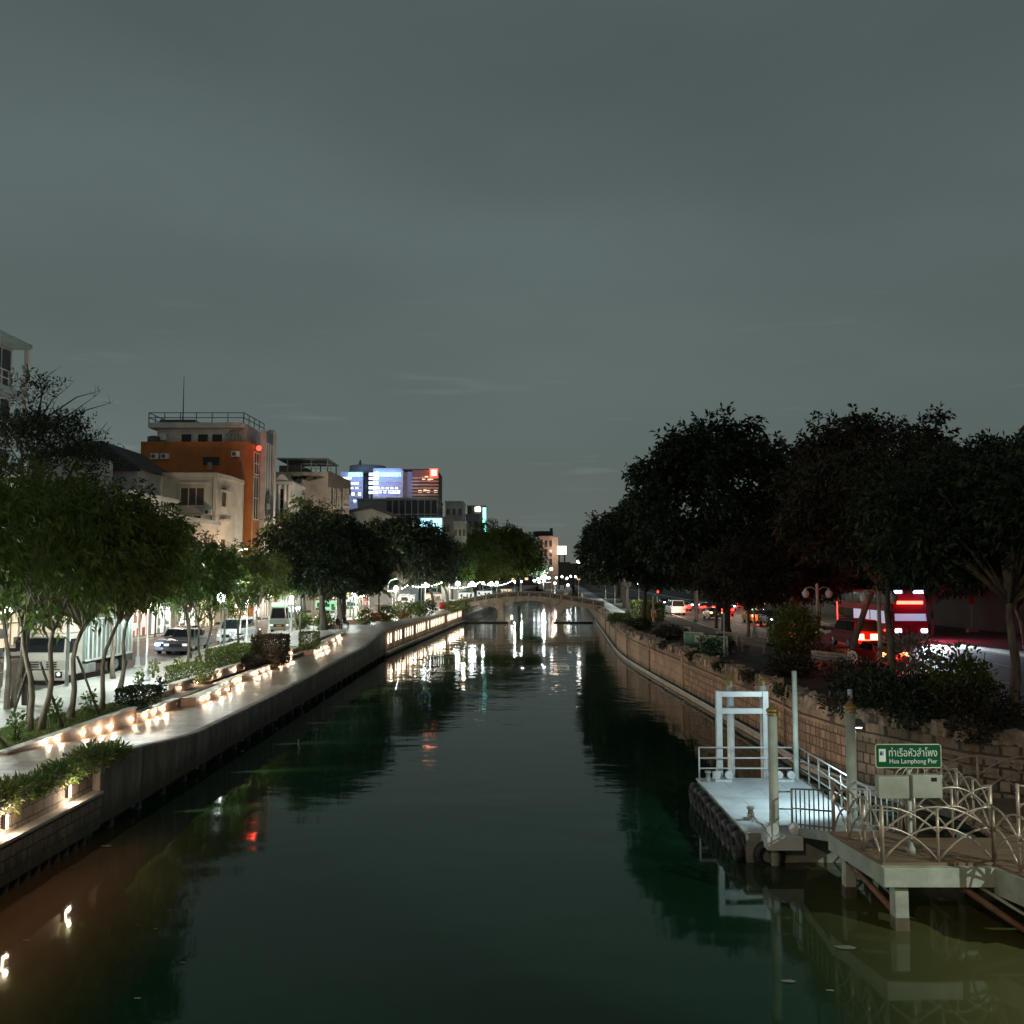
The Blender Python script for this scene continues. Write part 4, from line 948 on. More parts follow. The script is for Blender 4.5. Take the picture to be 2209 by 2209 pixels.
m = MB(); slab_on(m, pp, qq, sc_ - ww * .72, sc_ + ww * .72, Z(1043, y0), Z(1040, y0), 0, .45); slab_on(m, pp, qq, sc_ - ww * .85, sc_ + ww * .85, Z(1036, y0), Z(1034, y0), 0, .12); m.build('window_hood', 'cream_wall', t)
window(t, pp, qq, sc_ - 7, zw, ww, hw, 'cream_wall', 'window_brown', 3, fw=.16)
for z in (Z(1150, y0), Z(1190, y0)): window(t, pp, qq, sc_ - .3, z, ww, hw, 'cream_wall', 'window_brown', 3, fw=.16)
cp, cq = (xc, y0), (xc2, y0 + 3.2)
for z in (zw, zw - 6.0): window(t, cp, cq, 2.1, z, 1.3, 2.2, 'cream_wall', 'window_brown', 1, fw=.12)
m = MB()
for z in (Z(1058, y0), Z(1122, y0)): slab_on(m, cp, cq, 1.0, 3.6, z, z + .2, 0, .6)
m.build('ledge', 'cream_wall', t)
lit_ground_floor(t, y0 + 3.4, yb, ['shop_warm'])

# --- orange building with a white fin tower
y0, y1 = 115, 124.2
xl, xf0, xf1 = X(297, y0), X(541, y0), X(590, y1)
zt = Z(957, y0)
t = thing('orange_building', 'tall orange building with a white fin facade and a railed rooftop storey', 'building', (xf0, y0, 2.4))
m = MB(); m.prism([(xl, y0), (xf0, y0), (xf1, y1), (xl, y1)], 2.4, zt - .02); m.build('wall', 'orange_wall', t)
m = MB(); m.b2(xl, X(535, y0), y0 - .06, y0 + .25, zt - .02, zt + .25); m.build('parapet', 'orange_wall', t)
# dark opening
window(t, (xl, y0), (xf0, y0), X(451, y0) - xl, Z(1004, y0), X(469, y0) - X(433, y0), Z(986, y0) - Z(1004, y0), 'orange_wall', 'black', 1, fw=.1, sill=False)
m = MB(); m.box((X(450, y0), y0 - .25, Z(1006, y0)), (.5, .5, .9)); m.build('ventilator', 'grey_wall', t)
yp = y0 + 1.6; zp0, zp1 = zt, Z(925, yp)
m = MB(); m.b2(X(332, yp), X(525, yp), yp, y1 - .6, zp0, zp1); m.build('rooftop_storey', 'white_wall', t)
m = MB(); m.b2(X(318, yp), X(525, yp), yp - 1.0, y1, zp1, zp1 + Z(914, yp) - Z(925, yp)); ro = m.build('roof', 'white_wall', t)
zr = zp1 + Z(914, yp) - Z(925, yp)
m = MB(); rail(m, [(X(319, yp), y1), (X(319, yp), yp - .9), (X(524, yp), yp - .9), (X(524, yp) + .3, y1)], zr, 1.25, 2, 1.8, .09); sub('railing', m, 'blue_panel', ro)
m = MB(); m.box((X(368, yp), yp + 2, zr + .35), (4.5, 2, .7)); sub('tank', m, 'steel_dark', ro)
m = MB(); xa_ = X(381, yp); m.tube([(xa_, yp + 1, zr), (xa_, yp + 1, Z(808, yp))], [.09, .03], 6); m.build('antenna', 'steel_dark', t)
for px in (396, 432, 463): window(t, (X(332, yp), yp), (X(525, yp), yp), X(px, yp) - X(332, yp), Z(955, yp), 1.25, Z(937, yp) - Z(955, yp), 'white_wall', 'black', 1, fw=.06, sill=False)
m = MB(); m.box((X(347, yp), yp - .3, Z(944, yp)), (.9, .5, .8)); m.build('air_conditioner', 'white_paint', t)
m = MB(); m.lathe((X(325, y0 + 1), y0 + 1, zt), [(.8, 0), (.8, 1.0), (.2, 1.15)], 10); m.build('water_tank', 'steel_dark', t)
m = MB()
for k_ in range(5): m.bar((X(482 + 9 * k_, yp), yp - .5, zt + .2), (X(494 + 5 * k_, yp), yp - .2, zt + 2.4 - .3 * k_), .12)
m.bar((X(482, yp), yp - .6, zt + 1.2), (X(520, yp), yp - .6, zt + 1.9), .3, .12); m.build('roof_frame', 'steel_grey', t)
# facade: glass strip, fin, second strip
fp, fq = (xf0, y0), (xf1, y1); FL = math.hypot(xf1 - xf0, y1 - y0)
for z0_, z1_ in ((Z(1020, y0), Z(975, y0)), (Z(1118, y0), Z(1028, y0))): window(t, fp, fq, 1.35, z0_, 1.7, z1_ - z0_, 'white_wall', 'window_dark', 2, 2, fw=.14)
m = MB(); slab_on(m, fp, fq, 2.9, 5.9, 2.4, Z(930, y0 + 3.5), 0, .7); fin = m.build('fin', 'white_wall', t)
m = MB(); slab_on(m, fp, fq, 5.9, 6.7, 2.4, Z(921, y0 + 3.5), 0, .9); m.build('fin', 'white_wall', t)
m = MB(); slab_on(m, fp, fq, 3.2, 5.6, Z(955, y0 + 3.5), Z(931.5, y0 + 3.5), .71, .76); sub('blue_head', m, 'blue_panel', fin)
m = MB()
for s in (3.45, 4.4, 5.35): slab_on(m, fp, fq, s - .05, s + .05, 2.6, Z(958, y0 + 3.5), .70, .74)
sub('groove', m, 'stain_dark', fin)
p_, d_, n_, _ = face_frame(fp, fq); c_ = p_ + d_ * 4.4 + n_ * .80; zc = Z(1092, y0 + 3.5)
m = MB()
def disc_pts(r, n=22): return [(c_ + d_ * r * math.cos(2 * PI * k / n)).to_tuple()[:2] + (zc + r * 1.0 * math.sin(2 * PI * k / n) * 1.35,) for k in range(n)]
rp = disc_pts(1.45); m.tube(rp + [rp[0]], .13, 6, caps=False)
rp = disc_pts(.9); m.tube(rp + [rp[0]], .08, 6, caps=False)
for k_ in range(8):
    a = PI * k_ / 4; m.bar(tuple((c_ + d_ * .35 * math.cos(a)).to_tuple()[:2]) + (zc + .47 * math.sin(a),), tuple((c_ + d_ * 1.4 * math.cos(a)).to_tuple()[:2]) + (zc + 1.9 * math.sin(a),), .09)
m.build('round_emblem', 'steel_dark', t)
for z0_, z1_ in ((Z(1025, y1), Z(985, y1)), (Z(1110, y1), Z(1036, y1))): window(t, fp, fq, FL - 1.1, z0_, 1.6, z1_ - z0_, 'white_wall', 'window_brown', 2, 3, fw=.14)
m = MB(); m.ball((X(549, y0) + .3, y0 - .1, Z(967, y0)), .34, 8, 6); m.build('warning_lamp', 'warn_red', t)
light('warning_light', (X(549, y0) + 1.0, y0 - .7, Z(967, y0)), 60, (1, .05, .03), .2)
lit_ground_floor(t, y0 + .5, y1 - .3, ['shop_white', 'shop_warm'])

t = [o for o in COL.objects if o.name == 'orange_building'][0]
for px, py in ((330, 985), (352, 985), (505, 980)):
    m = MB(); m.box((X(px, 115), 114.75, Z(py, 115)), (1.0, .45, .7)); ac = m.build('air_conditioner', 'white_paint', t); m = MB(); m.lathe((X(px, 115) - .15, 114.52, Z(py, 115)), [(.26, 0), (.26, -.015)], 12, 'y'); sub('fan_grille', m, 'steel_dark', ac)
m = MB(); m.tube([(X(520, 115), 114.9, Z(960, 115)), (X(520, 115), 114.9, 3)], .07, 6); m.build('drain_pipe', 'grey_wall', t)
t = [o for o in COL.objects if o.name == 'corner_building'][0]
for px, py in ((350, 1082), (448, 1105)):
    m = MB(); m.box((X(px, 105), 104.75, Z(py, 105)), (.9, .45, .65)); ac = m.build('air_conditioner', 'white_paint', t); m = MB(); m.lathe((X(px, 105) - .1, 104.52, Z(py, 105)), [(.24, 0), (.24, -.015)], 12, 'y'); sub('fan_grille', m, 'steel_dark', ac)
m = MB(); m.tube([(X(456, 105), 104.92, Z(1024, 105)), (X(456, 105), 104.92, 3)], .06, 6); m.build('drain_pipe', 'grey_wall', t)
# --- small white house with a pointed pediment
y0 = 136
t = thing('pediment_house', 'narrow white house with columns and a pointed star pediment', 'house', (X(607, y0), y0, 2.4))
xa, xb = X(588, y0), X(627, y0); zt = Z(1046, y0)
m = MB(); m.b2(xa, xb, y0, y0 + 8, 2.4, zt); m.build('wall', 'white_wall', t)
m = MB(); m.b2(xa - .2, xb + .2, y0 - .5, y0 + 8, zt, zt + .45); m.build('cornice', 'white_wall', t)
m = MB()
for px in (592, 600, 613, 622): m.lathe((X(px, y0), y0 - .25, 2.4), [(.25, 0), (.22, zt - 2.6), (.3, zt - 2.4)], 8)
m.build('column', 'white_wall', t)
window(t, (xa, y0), (xb, y0), (xb - xa) / 2, Z(1120, y0), 1.1, 4.5, 'white_wall', 'window_dark', 1, 3)
m = MB(); xm = X(606, y0); zs = zt + .45; m.add([(xm - 1.2, y0 - .3, zs), (xm - .45, y0 - .3, zs + .9), (xm, y0 - .3, Z(1023, y0)), (xm + .45, y0 - .3, zs + .9), (xm + 1.2, y0 - .3, zs), (xm - 1.2, y0 + .1, zs), (xm - .45, y0 + .1, zs + .9), (xm, y0 + .1, Z(1023, y0)), (xm + .45, y0 + .1, zs + .9), (xm + 1.2, y0 + .1, zs)],
      [(0, 4, 3, 2, 1), (5, 6, 7, 8, 9), (0, 1, 6, 5), (1, 2, 7, 6), (2, 3, 8, 7), (3, 4, 9, 8)]); m.build('pediment', 'white_wall', t)

# --- beige stained building
y0, y1 = 151, 167
xl, xf0, xf1 = X(585, y0), X(706, y0), X(752, y1); zt = Z(1018, y0)
t = thing('stained_building', 'beige windowless gable wall streaked with dark stains under a rooftop canopy', 'building', (xf0, y0, 2.4))
m = MB(); m.prism([(xl, y0), (xf0, y0), (xf1, y1), (xl, y1)], 2.4, zt); m.build('wall', 'beige_stained', t)
m = MB(); m.prism([(xf0 - .02, y0 - .1), (xf0 + .25, y0 - .1), (xf1 + .25, y1), (xf1 - .02, y1)], Z(1050, y0), zt + .12); m.build('facade_band', 'brown_wall', t)
random.seed(8)
for px, py, w_, h_ in ((640, 1034, 2.2, .7), (665, 1031, 3.2, .45), (685, 1030, 2.6, .3), (632, 1030, 1.6, .5), (688, 1083, .6, .35), (650, 1029, 1.8, .3)):
    cx, cz = X(px, y0), Z(py, y0); pts = [(cx + w_ / 2 * math.cos(a) * random.uniform(.6, 1.1), y0 - .012, cz + h_ * math.sin(a) * random.uniform(.5, 1.2)) for a in [2 * PI * k / 11 for k in range(11)]]
    m = MB(); m.add(pts, [tuple(range(11))]); m.build('stain', 'stain_dark', t)
fp, fq = (xf0 + .25, y0), (xf1 + .25, y1)
for s in (3.2, 6.2, 10.5, 13.2):
    window(t, fp, fq, s, Z(1092, y0 + s), 1.5, Z(1056, y0 + s) - Z(1092, y0 + s), 'cream_wall', 'window_brown', 2, 3, fw=.16)
m = MB(); zc = Z(994, y0 + 3)
m.b2(X(590, y0), X(712, y0 + 4), y0 + 1, y0 + 11, zc, zc + .25)
for px in (612, 664, 700):
    for yy_ in (y0 + 1.5, y0 + 9): m.b2(X(px, y0) - .1, X(px, y0) + .1, yy_ - .1, yy_ + .1, zt, zc)
m.build('canopy', 'steel_grey', t)
m = MB(); m.b2(X(592, y0), X(642, y0), y0 + 2, y0 + 9, zt, Z(1001, y0)); m.build('rooftop_hut', 'brown_wall', t)
m = MB(); rail(m, [(X(645, y0), y0 + .5), (X(722, y0 + 5), y0 + .8)], zt, 1.4, 2, 2, .1); m.build('railing', 'steel_grey', t)
lit_ground_floor(t, y0 + .5, y1, ['shop_white', 'shop_green', 'shop_warm'])

# --- warehouse gable, glass block, screen house and the stacked houses along the street
y0 = 186
t = thing('warehouse', 'low pale warehouse with a shallow dark roof behind the dark crown', 'building', (X(825, y0), y0, 2.4))
xa, xm, xb = X(752, y0), X(800, y0), X(884, y0); za, zm = Z(1106, y0), Z(1097, y0); zb = Z(1128, y0)
m = MB(); m.add([(xa, y0, 2.4), (xb, y0, 2.4), (xb, y0, zb), (xm, y0, zm), (xa, y0, za), (xa, y0 + 18, 2.4), (xb, y0 + 18, 2.4), (xb, y0 + 18, zb), (xm, y0 + 18, zm), (xa, y0 + 18, za)], [(0, 1, 2, 3, 4), (9, 8, 7, 6, 5), (1, 6, 7, 2), (0, 4, 9, 5)]); m.build('wall', 'grey_wall', t)
m = MB()
for (p0, q0) in (((xa - .6, za - .2), (xm, zm)), ((xm, zm), (xb + .6, zb - .1))):
    m.add([(p0[0], y0 - .6, p0[1] + .03), (q0[0], y0 - .6, q0[1] + .03), (q0[0], y0 + 18, q0[1] + .03), (p0[0], y0 + 18, p0[1] + .03), (p0[0], y0 - .6, p0[1] + .6), (q0[0], y0 - .6, q0[1] + .6), (q0[0], y0 + 18, q0[1] + .6), (p0[0], y0 + 18, p0[1] + .6)], [(0, 1, 5, 4), (4, 5, 6, 7), (3, 2, 1, 0), (1, 2, 6, 5)])
m.build('roof', 'roof_dark', t)
for px in (812, 830): window(t, (xa, y0), (xb, y0), X(px, y0) - xa, Z(1165, y0), 1.4, 3, 'cream_wall', 'window_dark', 1, 2)
lit_ground_floor(t, y0, y0 + 16, ['shop_white', 'shop_warm'])
def block(name, label, cat, px0, px1, py, Y, D, wall, wins=(), roof=None, group=None):
    xa, xb, zt = X(px0, Y), X(px1, Y), Z(py, Y)
    t = thing(name, label, cat, ((xa + xb) / 2, Y, 2.4), group=group)
    m = MB(); m.b2(xa, xb, Y, Y + D, 2.4, zt); m.build('wall', wall, t)
    m = MB(); m.b2(xa - .15, xb + .15, Y - .15, Y + D + .15, zt, zt + .4); m.build('roof', roof or wall, t)
    for (nx, rows, z0, dz, w_, h_, pane) in wins:
        for r_ in range(rows):
            for i in range(nx): window(t, (xa, Y), (xb, Y), (xb - xa) * (i + .5) / nx, z0 + dz * r_, w_, h_, wall, pane if not callable(pane) else pane(i, r_), 2, fw=.1)
    return t, xa, xb, zt
t, xa, xb, zt = block('office_block', 'pale blank grey box block in front of the lit towers', 'building', 770, 832, 1079, 226, 14, 'grey_wall')
t, xa, xb, zt = block('office_block', 'dark glazed block with a grid of thin frames under the brown tower', 'building', 832, 943, 1078, 214, 16, 'window_dark', roof='grey_wall')
m = MB()
for i in range(9): x = xa + (xb - xa) * i / 8; m.b2(x - .12, x + .12, 213.8, 214, 2.4, zt)
for i in range(7): z = zt - 3.4 * i; m.b2(xa, xb, 213.78, 214, z - .15, z + .1)
m.build('frame_grid', 'grey_wall', t)
# screen house
y0 = 196
t = thing('screen_billboard', 'big glowing pale blue screen facing down the canal above the dark crowns', 'billboard', (X(927, y0), y0, 2.4))
m = MB(); m.b2(X(904, y0), X(953, y0), y0 - .05, y0, Z(1155, y0), Z(1118, y0)); sc0 = m.build('screen', 'screen', t)
m = MB()
for px, py, w_, h_ in ((922, 1127, 1.6, .6), (930, 1125, .8, .8), (936, 1140, 2.2, .5), (928, 1136, 1.2, .4)): m.add([(X(px, y0) + w_ * math.cos(a) * .5, y0 - .06, Z(py, y0) + h_ * math.sin(a) * .6) for a in [2 * PI * k / 9 for k in range(9)]], [tuple(range(9))])
sub('picture', m, 'screen_dark', sc0)
m = MB(); m.b2(X(900, y0), X(956, y0), y0, y0 + .8, Z(1158, y0), Z(1115, y0)); m.build('casing', 'steel_dark', t)
m = MB()
for px in (908, 930, 950): m.b2(X(px, y0) - .2, X(px, y0) + .2, y0 + .2, y0 + .6, 2.4, Z(1158, y0))
m.build('post', 'steel_dark', t)
light('screen_light', (X(928, y0), y0 - 2, Z(1140, y0)), 900, (.5, .85, 1), 2)
HS = [('pale stepped house right of the glowing screen', 952, 972, 1118, 216, 'beige_stained', 2), ('flat roofed pale house with a shed on its roof', 960, 998, 1084, 238, 'white_wall', 3), ('narrow cream house with three upper windows', 978, 1006, 1128, 224, 'cream_wall', 3), ('cream house beside the narrow one with a low parapet', 1000, 1017, 1140, 232, 'cream_wall', 2), ('grey box house below the cyan edged block', 1004, 1034, 1112, 252, 'grey_wall', 2), ('brown roofed house low beside the green lit tree', 1012, 1034, 1160, 240, 'brown_wall', 2)]
for lb, a, b, py, Y, wl, nx in HS:
    block('house', lb, 'house', a, b, py, Y, 12, wl, [(nx, 2, Z(py, Y) - 3.2, -3.2, (X(b, Y) - X(a, Y)) / nx * .5, 1.6, 'window_brown')], group='houses along the far left bank')
t, xa, xb, zt = block('office_block', 'dark far block with a white and cyan lit vertical edge', 'building', 1008, 1047, 1093, 290, 16, 'dark_wall', roof='brown_wall')
m = MB(); m.b2(xb - .8, xb + .2, 289.6, 289.95, zt - 9, zt - .3); m.build('light_strip', 'neon_cyan', t)
m = MB(); m.b2(xb - 3.2, xb - 1.6, 289.6, 289.95, zt - 1.5, zt - .2); m.build('lamp_panel', 'lamp_white', t)

# --- the lit towers
Y = 300
t = thing('sign_tower', 'blue lit tower with a rounded dark stair core and glowing rooftop lettering', 'tower', (X(810, Y), Y, 2.4))
xa, xb, xc, xd = X(733, Y), X(781, Y), X(803, Y), X(868, Y)
m = MB(); m.b2(xa, xb, Y, Y + 20, 2.4, Z(1018, Y)); m.build('wall', 'tower_wall', t)
m = MB(); m.b2(xc, xd, Y, Y + 20, 2.4, Z(1010, Y)); m.build('wall', 'tower_wall', t)
m = MB(); m.lathe(((xb + xc) / 2, Y + 2, 2.4), [((xc - xb) * .62, 0), ((xc - xb) * .62, Z(1020, Y) - 2.4)], 16); m.build('stair_core', 'window_dark', t)
m = MB(); m.lathe(((xb + xc) / 2 - 2, Y + 12, Z(1020, Y)), [(6.2, 0), (6.2, Z(997, Y) - Z(1020, Y))], 18); m.build('rooftop_drum', 'grey_wall', t)
m = MB(); m.tube([(X(766, Y), Y + 8, Z(997, Y)), (X(766, Y), Y + 8, Z(985, Y))], [.7, .15], 6); m.build('antenna', 'steel_dark', t)
random.seed(12)
m = MB()
for r_ in range(6):
    z = Z(1026 + 11 * r_, Y); m.b2(xa, xb, Y - .25, Y, z - .5, z - .1); m.b2(xc, xd, Y - .25, Y, z - .5, z - .1)
m.build('floor_band', 'white_wall', t)
wn_ = [(px, 1052 + 9 * (k_ % 2)) for k_, px in enumerate(range(814, 864, 5))] + [(p, 1062) for p in (846, 852, 858)] + [(p, 1042) for p in (756, 763, 769)] + [(p, 1031) for p in (741, 747, 753)] + [(p, 1052) for p in (738, 757, 768)] + [(p, 1066) for p in (740, 760, 774)] + [(p, 1082) for p in (742, 764)]
for px, py in wn_:
    window(t, (xa, Y), (xa + 1, Y), X(px, Y) - xa, Z(py + 3, Y), 1.0, 1.0, 'tower_wall', 'win_white', 1, fw=.06, sill=False)
for py in (1024, 1033, 1043, 1053, 1063):
    m = MB(); m.box(((xb + xc) / 2 + 2.0, Y - 1.25, Z(py, Y)), (3.0, .2, .9)); m.build('core_light', 'win_white', t)
# glowing rooftop signs: rows of small lit strokes, unreadable at this distance
for (p0, p1, py, mt) in ((751, 778, 1024, 'neon_cyan'), (818, 862, 1024, 'neon_cyan')):
    m = MB(); n = int((p1 - p0) / 4.2)
    for i in range(n):
        px = p0 + (p1 - p0) * (i + .5) / n; x, z = X(px, Y), Z(py, Y); h = 1.3 + .35 * ((i * 7) % 3 == 0)
        m.ring((x, Y - .5, z + .1), .42, .13, 'y', 10, 5, (-.6, PI * 1.1)); m.bar((x + .4, Y - .5, z - .6), (x + .4, Y - .5, z + h * .4), .22); m.bar((x - .4, Y - .5, z - .6), (x - .4, Y - .5, z + .1), .22)
    m.build('sign_lettering', mt, t)
m = MB(); m.ring((X(812, Y), Y - .5, Z(1024, Y)), .8, .3, 'y', 12, 6); m.build('sign_emblem', 'neon_cyan', t)
light('sign_wash', (X(765, Y), Y - 7, Z(1022, Y)), 1900, (.42, .52, 1), 1.5); light('sign_wash', (X(838, Y), Y - 7, Z(1022, Y)), 2400, (.40, .48, 1), 1.5)
light('sign_wash', (X(800, Y), Y - 9, Z(1062, Y)), 1600, (.55, .62, 1), 1.5)
t = thing('banded_tower', 'brown banded tower with a glowing red rooftop sign', 'tower', (X(905, Y), Y, 2.4))
xa, xb, xc = X(868, Y), X(888, Y), X(943, Y)
m = MB(); m.b2(xa, xb, Y + 2, Y + 20, 2.4, Z(1016, Y)); m.build('wall', 'tower_wall', t)
m = MB(); m.b2(xb, xc, Y, Y + 20, 2.4, Z(1014, Y)); m.build('wall', 'brown_wall', t)
m = MB()
for r_ in range(9): z = Z(1030 + 7.3 * r_, Y); m.b2(xb - .3, xc + .4, Y - .7, Y, z - .45, z)
m.build('floor_band', 'beige_stained', t)
m = MB(); m.b2(xa - .4, xc - 3, Y - .5, Y + 20, Z(1014, Y), Z(1012, Y)); m.build('roof', 'dark_wall', t)
m = MB(); m.b2(X(927, Y), X(944, Y), Y - 1.2, Y - .7, Z(1029, Y), Z(1012, Y)); sg = m.build('rooftop_sign', 'neon_red', t)
m = MB(); m.b2(X(930, Y), X(941, Y), Y - 1.26, Y - 1.21, Z(1026, Y), Z(1015, Y)); sub('sign_face', m, 'neon_red_core', sg)
for px, py in ((913, 1033), (919, 1031), (925, 1034), (930, 1033), (916, 1060), (923, 1061), (905, 1061), (939, 1061)): window(t, (xb, Y), (xc, Y), X(px, Y) - xb, Z(py + 2, Y), 1.1, .9, 'brown_wall', 'win_warm', 1, fw=.06, sill=False)
light('red_sign_light', (X(925, Y), Y - 5, Z(1020, Y)), 500, (1, .3, .18), 1)
light('tower_wash', (X(905, Y), Y - 9, Z(1055, Y)), 900, (1, .62, .45), 1.5)

# --- far centre
Y = 420
t, xa, xb, zt = block('far_building', 'pinkish far building with a dark roof tank at the end of the canal', 'building', 1163, 1203, 1158, Y, 18, 'beige_stained', [(4, 3, Z(1180, Y), -4.2, 1.2, 3.0, 'window_dark')])
m = MB(); m.lathe((X(1173, Y), Y + 8, zt + .4), [(4.6, 0), (4.6, 2.4)], 16); m.build('roof_tank', 'dark_wall', t)
m = MB(); m.tube([(X(1191, Y), Y + 8, zt), (X(1191, Y), Y + 8, zt + 4)], .3, 6); m.box((X(1191, Y), Y + 8, zt + 3.6), (1.4, .3, 1.6)); m.build('antenna', 'steel_dark', t)
m = MB(); m.b2(xb - 2.6, xb + .2, Y - .4, Y, 2.4, zt); m.build('end_bay', 'cream_wall', t)
light('far_wash', (X(1193, Y), Y - 8, Z(1185, Y)), 2600, (1, .66, .5), 1.5)
Y = 400
t = thing('lit_billboard', 'glowing warm white billboard on posts beside the far pinkish building', 'billboard', (X(1212, Y), Y, 2.5))
m = MB(); m.b2(X(1202, Y), X(1222, Y), Y - .15, Y, Z(1196, Y), Z(1178, Y)); m.build('panel', 'billboard_warm', t)
m = MB(); m.b2(X(1206, Y) - .3, X(1206, Y) + .3, Y, Y + .5, 2.5, Z(1180, Y)); m.b2(X(1218, Y) - .3, X(1218, Y) + .3, Y, Y + .5, 2.5, Z(1180, Y)); m.build('post', 'steel_dark', t)

# --- rows of shops along the left street, mostly behind the trees
SH = [('old shophouse with a warm lit front behind the white truck', 40, 52, 11, 'cream_wall', ['shop_warm', 'shop_white']), ('shophouse with white lit bays behind the parked pickup', 53, 65, 12, 'white_wall', ['shop_white', 'shop_warm']),
      ('grey shophouse with a pink and a white lit bay behind the motorcycles', 80.5, 92, 12.5, 'grey_wall', ['shop_pink', 'shop_white']), ('beige shophouse behind the minibus with white lit bays', 92.5, 103.5, 11, 'beige_stained', ['shop_white', 'shop_warm']),
      ('low shophouse with a green and white front beyond the orange building', 125.5, 134.5, 12, 'cream_wall', ['shop_green', 'shop_white']), ('shophouse with warm lit bays left of the stained gable wall', 144.5, 150, 14, 'grey_wall', ['shop_warm']), ('shophouse with white bays after the stained gable wall', 169, 184, 12, 'white_wall', ['shop_white', 'shop_warm', 'shop_pink'])]
for lb, a, b, h_, wl, mats in SH:
    t = thing('shophouse', lb, 'shophouse', (FX(a) - 4, (a + b) / 2, 2.4), group='shophouses along the left street')
    m = MB(); m.prism([(FX(a) - 9, a), (FX(a), a), (FX(b), b), (FX(b) - 9, b)], 2.4, 2.4 + h_); m.build('wall', wl, t)
    m = MB(); m.prism([(FX(a) - 9.2, a - .05), (FX(a) + .3, a - .05), (FX(b) + .3, b + .05), (FX(b) - 9.2, b + .05)], 2.4 + h_, 2.8 + h_); m.build('roof', 'grey_wall', t)
    for fl in range(int((h_ - 4.5) / 3.4) + 1):
        k_ = int((b - a) / 4)
        for i in range(k_): window(t, (FX(a), a), (FX(b), b), (b - a) * (i + .5) / k_, 6.9 + 3.3 * fl, 2.0, 1.7, wl, 'window_brown', 3, fw=.1)
    lit_ground_floor(t, a + .2, b - .2, mats)
t = thing('dark_terrace', 'unlit dark row building beyond the road on the right bank', 'building', (46, 60, 2.6))
m = MB(); m.b2(44, 56, 30, 110, 2.6, 14); m.build('wall', 'dark_wall', t)
for i in range(10): window(t, (44, 104), (44, 30), 5 + 7 * i, 7.5, 2.2, 1.8, 'dark_wall', 'window_dark', 2)
t = thing('dark_terrace', 'dim row of low buildings beyond the far stretch of the right hand road', 'building', (44, 160, 2.6))
m = MB(); m.prism([(42, 112), (54, 112), (64, 260), (52, 260)], 2.6, 12); m.build('wall', 'dark_wall', t)
for i in range(4):
    m = MB(); slab_on(m, (52 - .2, 255), (42 - .2, 112), 60 + 9 * i, 63 + 9 * i, 2.8, 5.4, 0, .06); m.build('shopfront', ['shop_warm', 'shop_white', 'shop_pink', 'shop_warm'][i % 4], t)
# closing rows at the end of the canal
t = thing('far_terrace', 'dim far row of buildings closing the view behind the canal end', 'building', (20, 640, 2.4))
m = MB(); random.seed(4)
x = -60
while x < 130: w_ = random.uniform(9, 17); m.b2(x, x + w_, 640, 660, 2.4, random.uniform(11, 19)); x += w_ + .3
m.build('wall', 'brown_wall', t)
for i in range(14): window(t, (-60, 640), (130, 640), 25 + 9 * i, 6, 2.2, 1.6, 'brown_wall', 'win_warm', 1)
# ================================================================== FOOTBRIDGE
YB = 158.0
xL, xR = at(1000, 1340, 0).x - .4, xr(157)
xl0, xr0 = X(958, YB), X(1300, YB)
t = thing('footbridge', 'low arched stone footbridge with panelled parapet crossing the canal', 'footbridge', ((xL + xR) / 2, YB, 0))
xm = (X(1075, YB) + X(1190, YB)) / 2
def deck(x):                      # walking level: gentle hump
    u = (x - xm) / (xr0 - xl0) * 2; u = max(-1, min(1, u)); f = math.cos(u * PI / 2) ** 1.25
    return 2.45 + 1.75 * f
NX = 44; xs = [xl0 + (xr0 - xl0) * i / NX for i in range(NX + 1)]
m = MB(); vs = []
for x in xs:
    d = deck(x); vs += [(x, YB - 1.6, d - .45), (x, YB - 1.6, d), (x, YB + 1.6, d), (x, YB + 1.6, d - .45)]
m.add(vs, [(4 * i + a, 4 * i + (a + 1) % 4, 4 * i + 4 + (a + 1) % 4, 4 * i + 4 + a) for i in range(NX) for a in range(4)]); m.build('deck', 'bridge_stone', t)
p1, p2 = X(1080, YB), X(1208, YB)          # piers
def arch(x0, x1, z0, rise, name='spandrel'):
    m = MB(); n = 18; vs = []
    for k in range(n + 1):
        x = x0 + (x1 - x0) * k / n; u = 2 * k / n - 1; z = z0 + rise * math.sqrt(max(0, 1 - u * u)) ** 1.0; zt = deck(x) - .44
        z = min(z, zt - .12)
        vs += [(x, YB - 1.5, z), (x, YB - 1.5, zt), (x, YB + 1.5, zt), (x, YB + 1.5, z)]
    m.add(vs, [(4 * i + a, 4 * i + 4 + a, 4 * i + 4 + (a + 1) % 4, 4 * i + (a + 1) % 4) for i in range(n) for a in range(4)]); return m.build(name, 'bridge_stone', t)
arch(p1 + .5, p2 - .5, 1.9, 1.75); arch(xL + .4, p1 - .5, 2.0, .9); arch(p2 + .5, xR - .2, 1.9, .8)
for px_ in (p1, p2):
    m = MB(); m.b2(px_ - .5, px_ + .5, YB - 1.7, YB + 1.7, -1.5, deck(px_) - .4); m.b2(px_ - .75, px_ + .75, YB - 1.9, YB + 1.9, -1.5, .5); m.build('pier', 'bridge_stone', t)
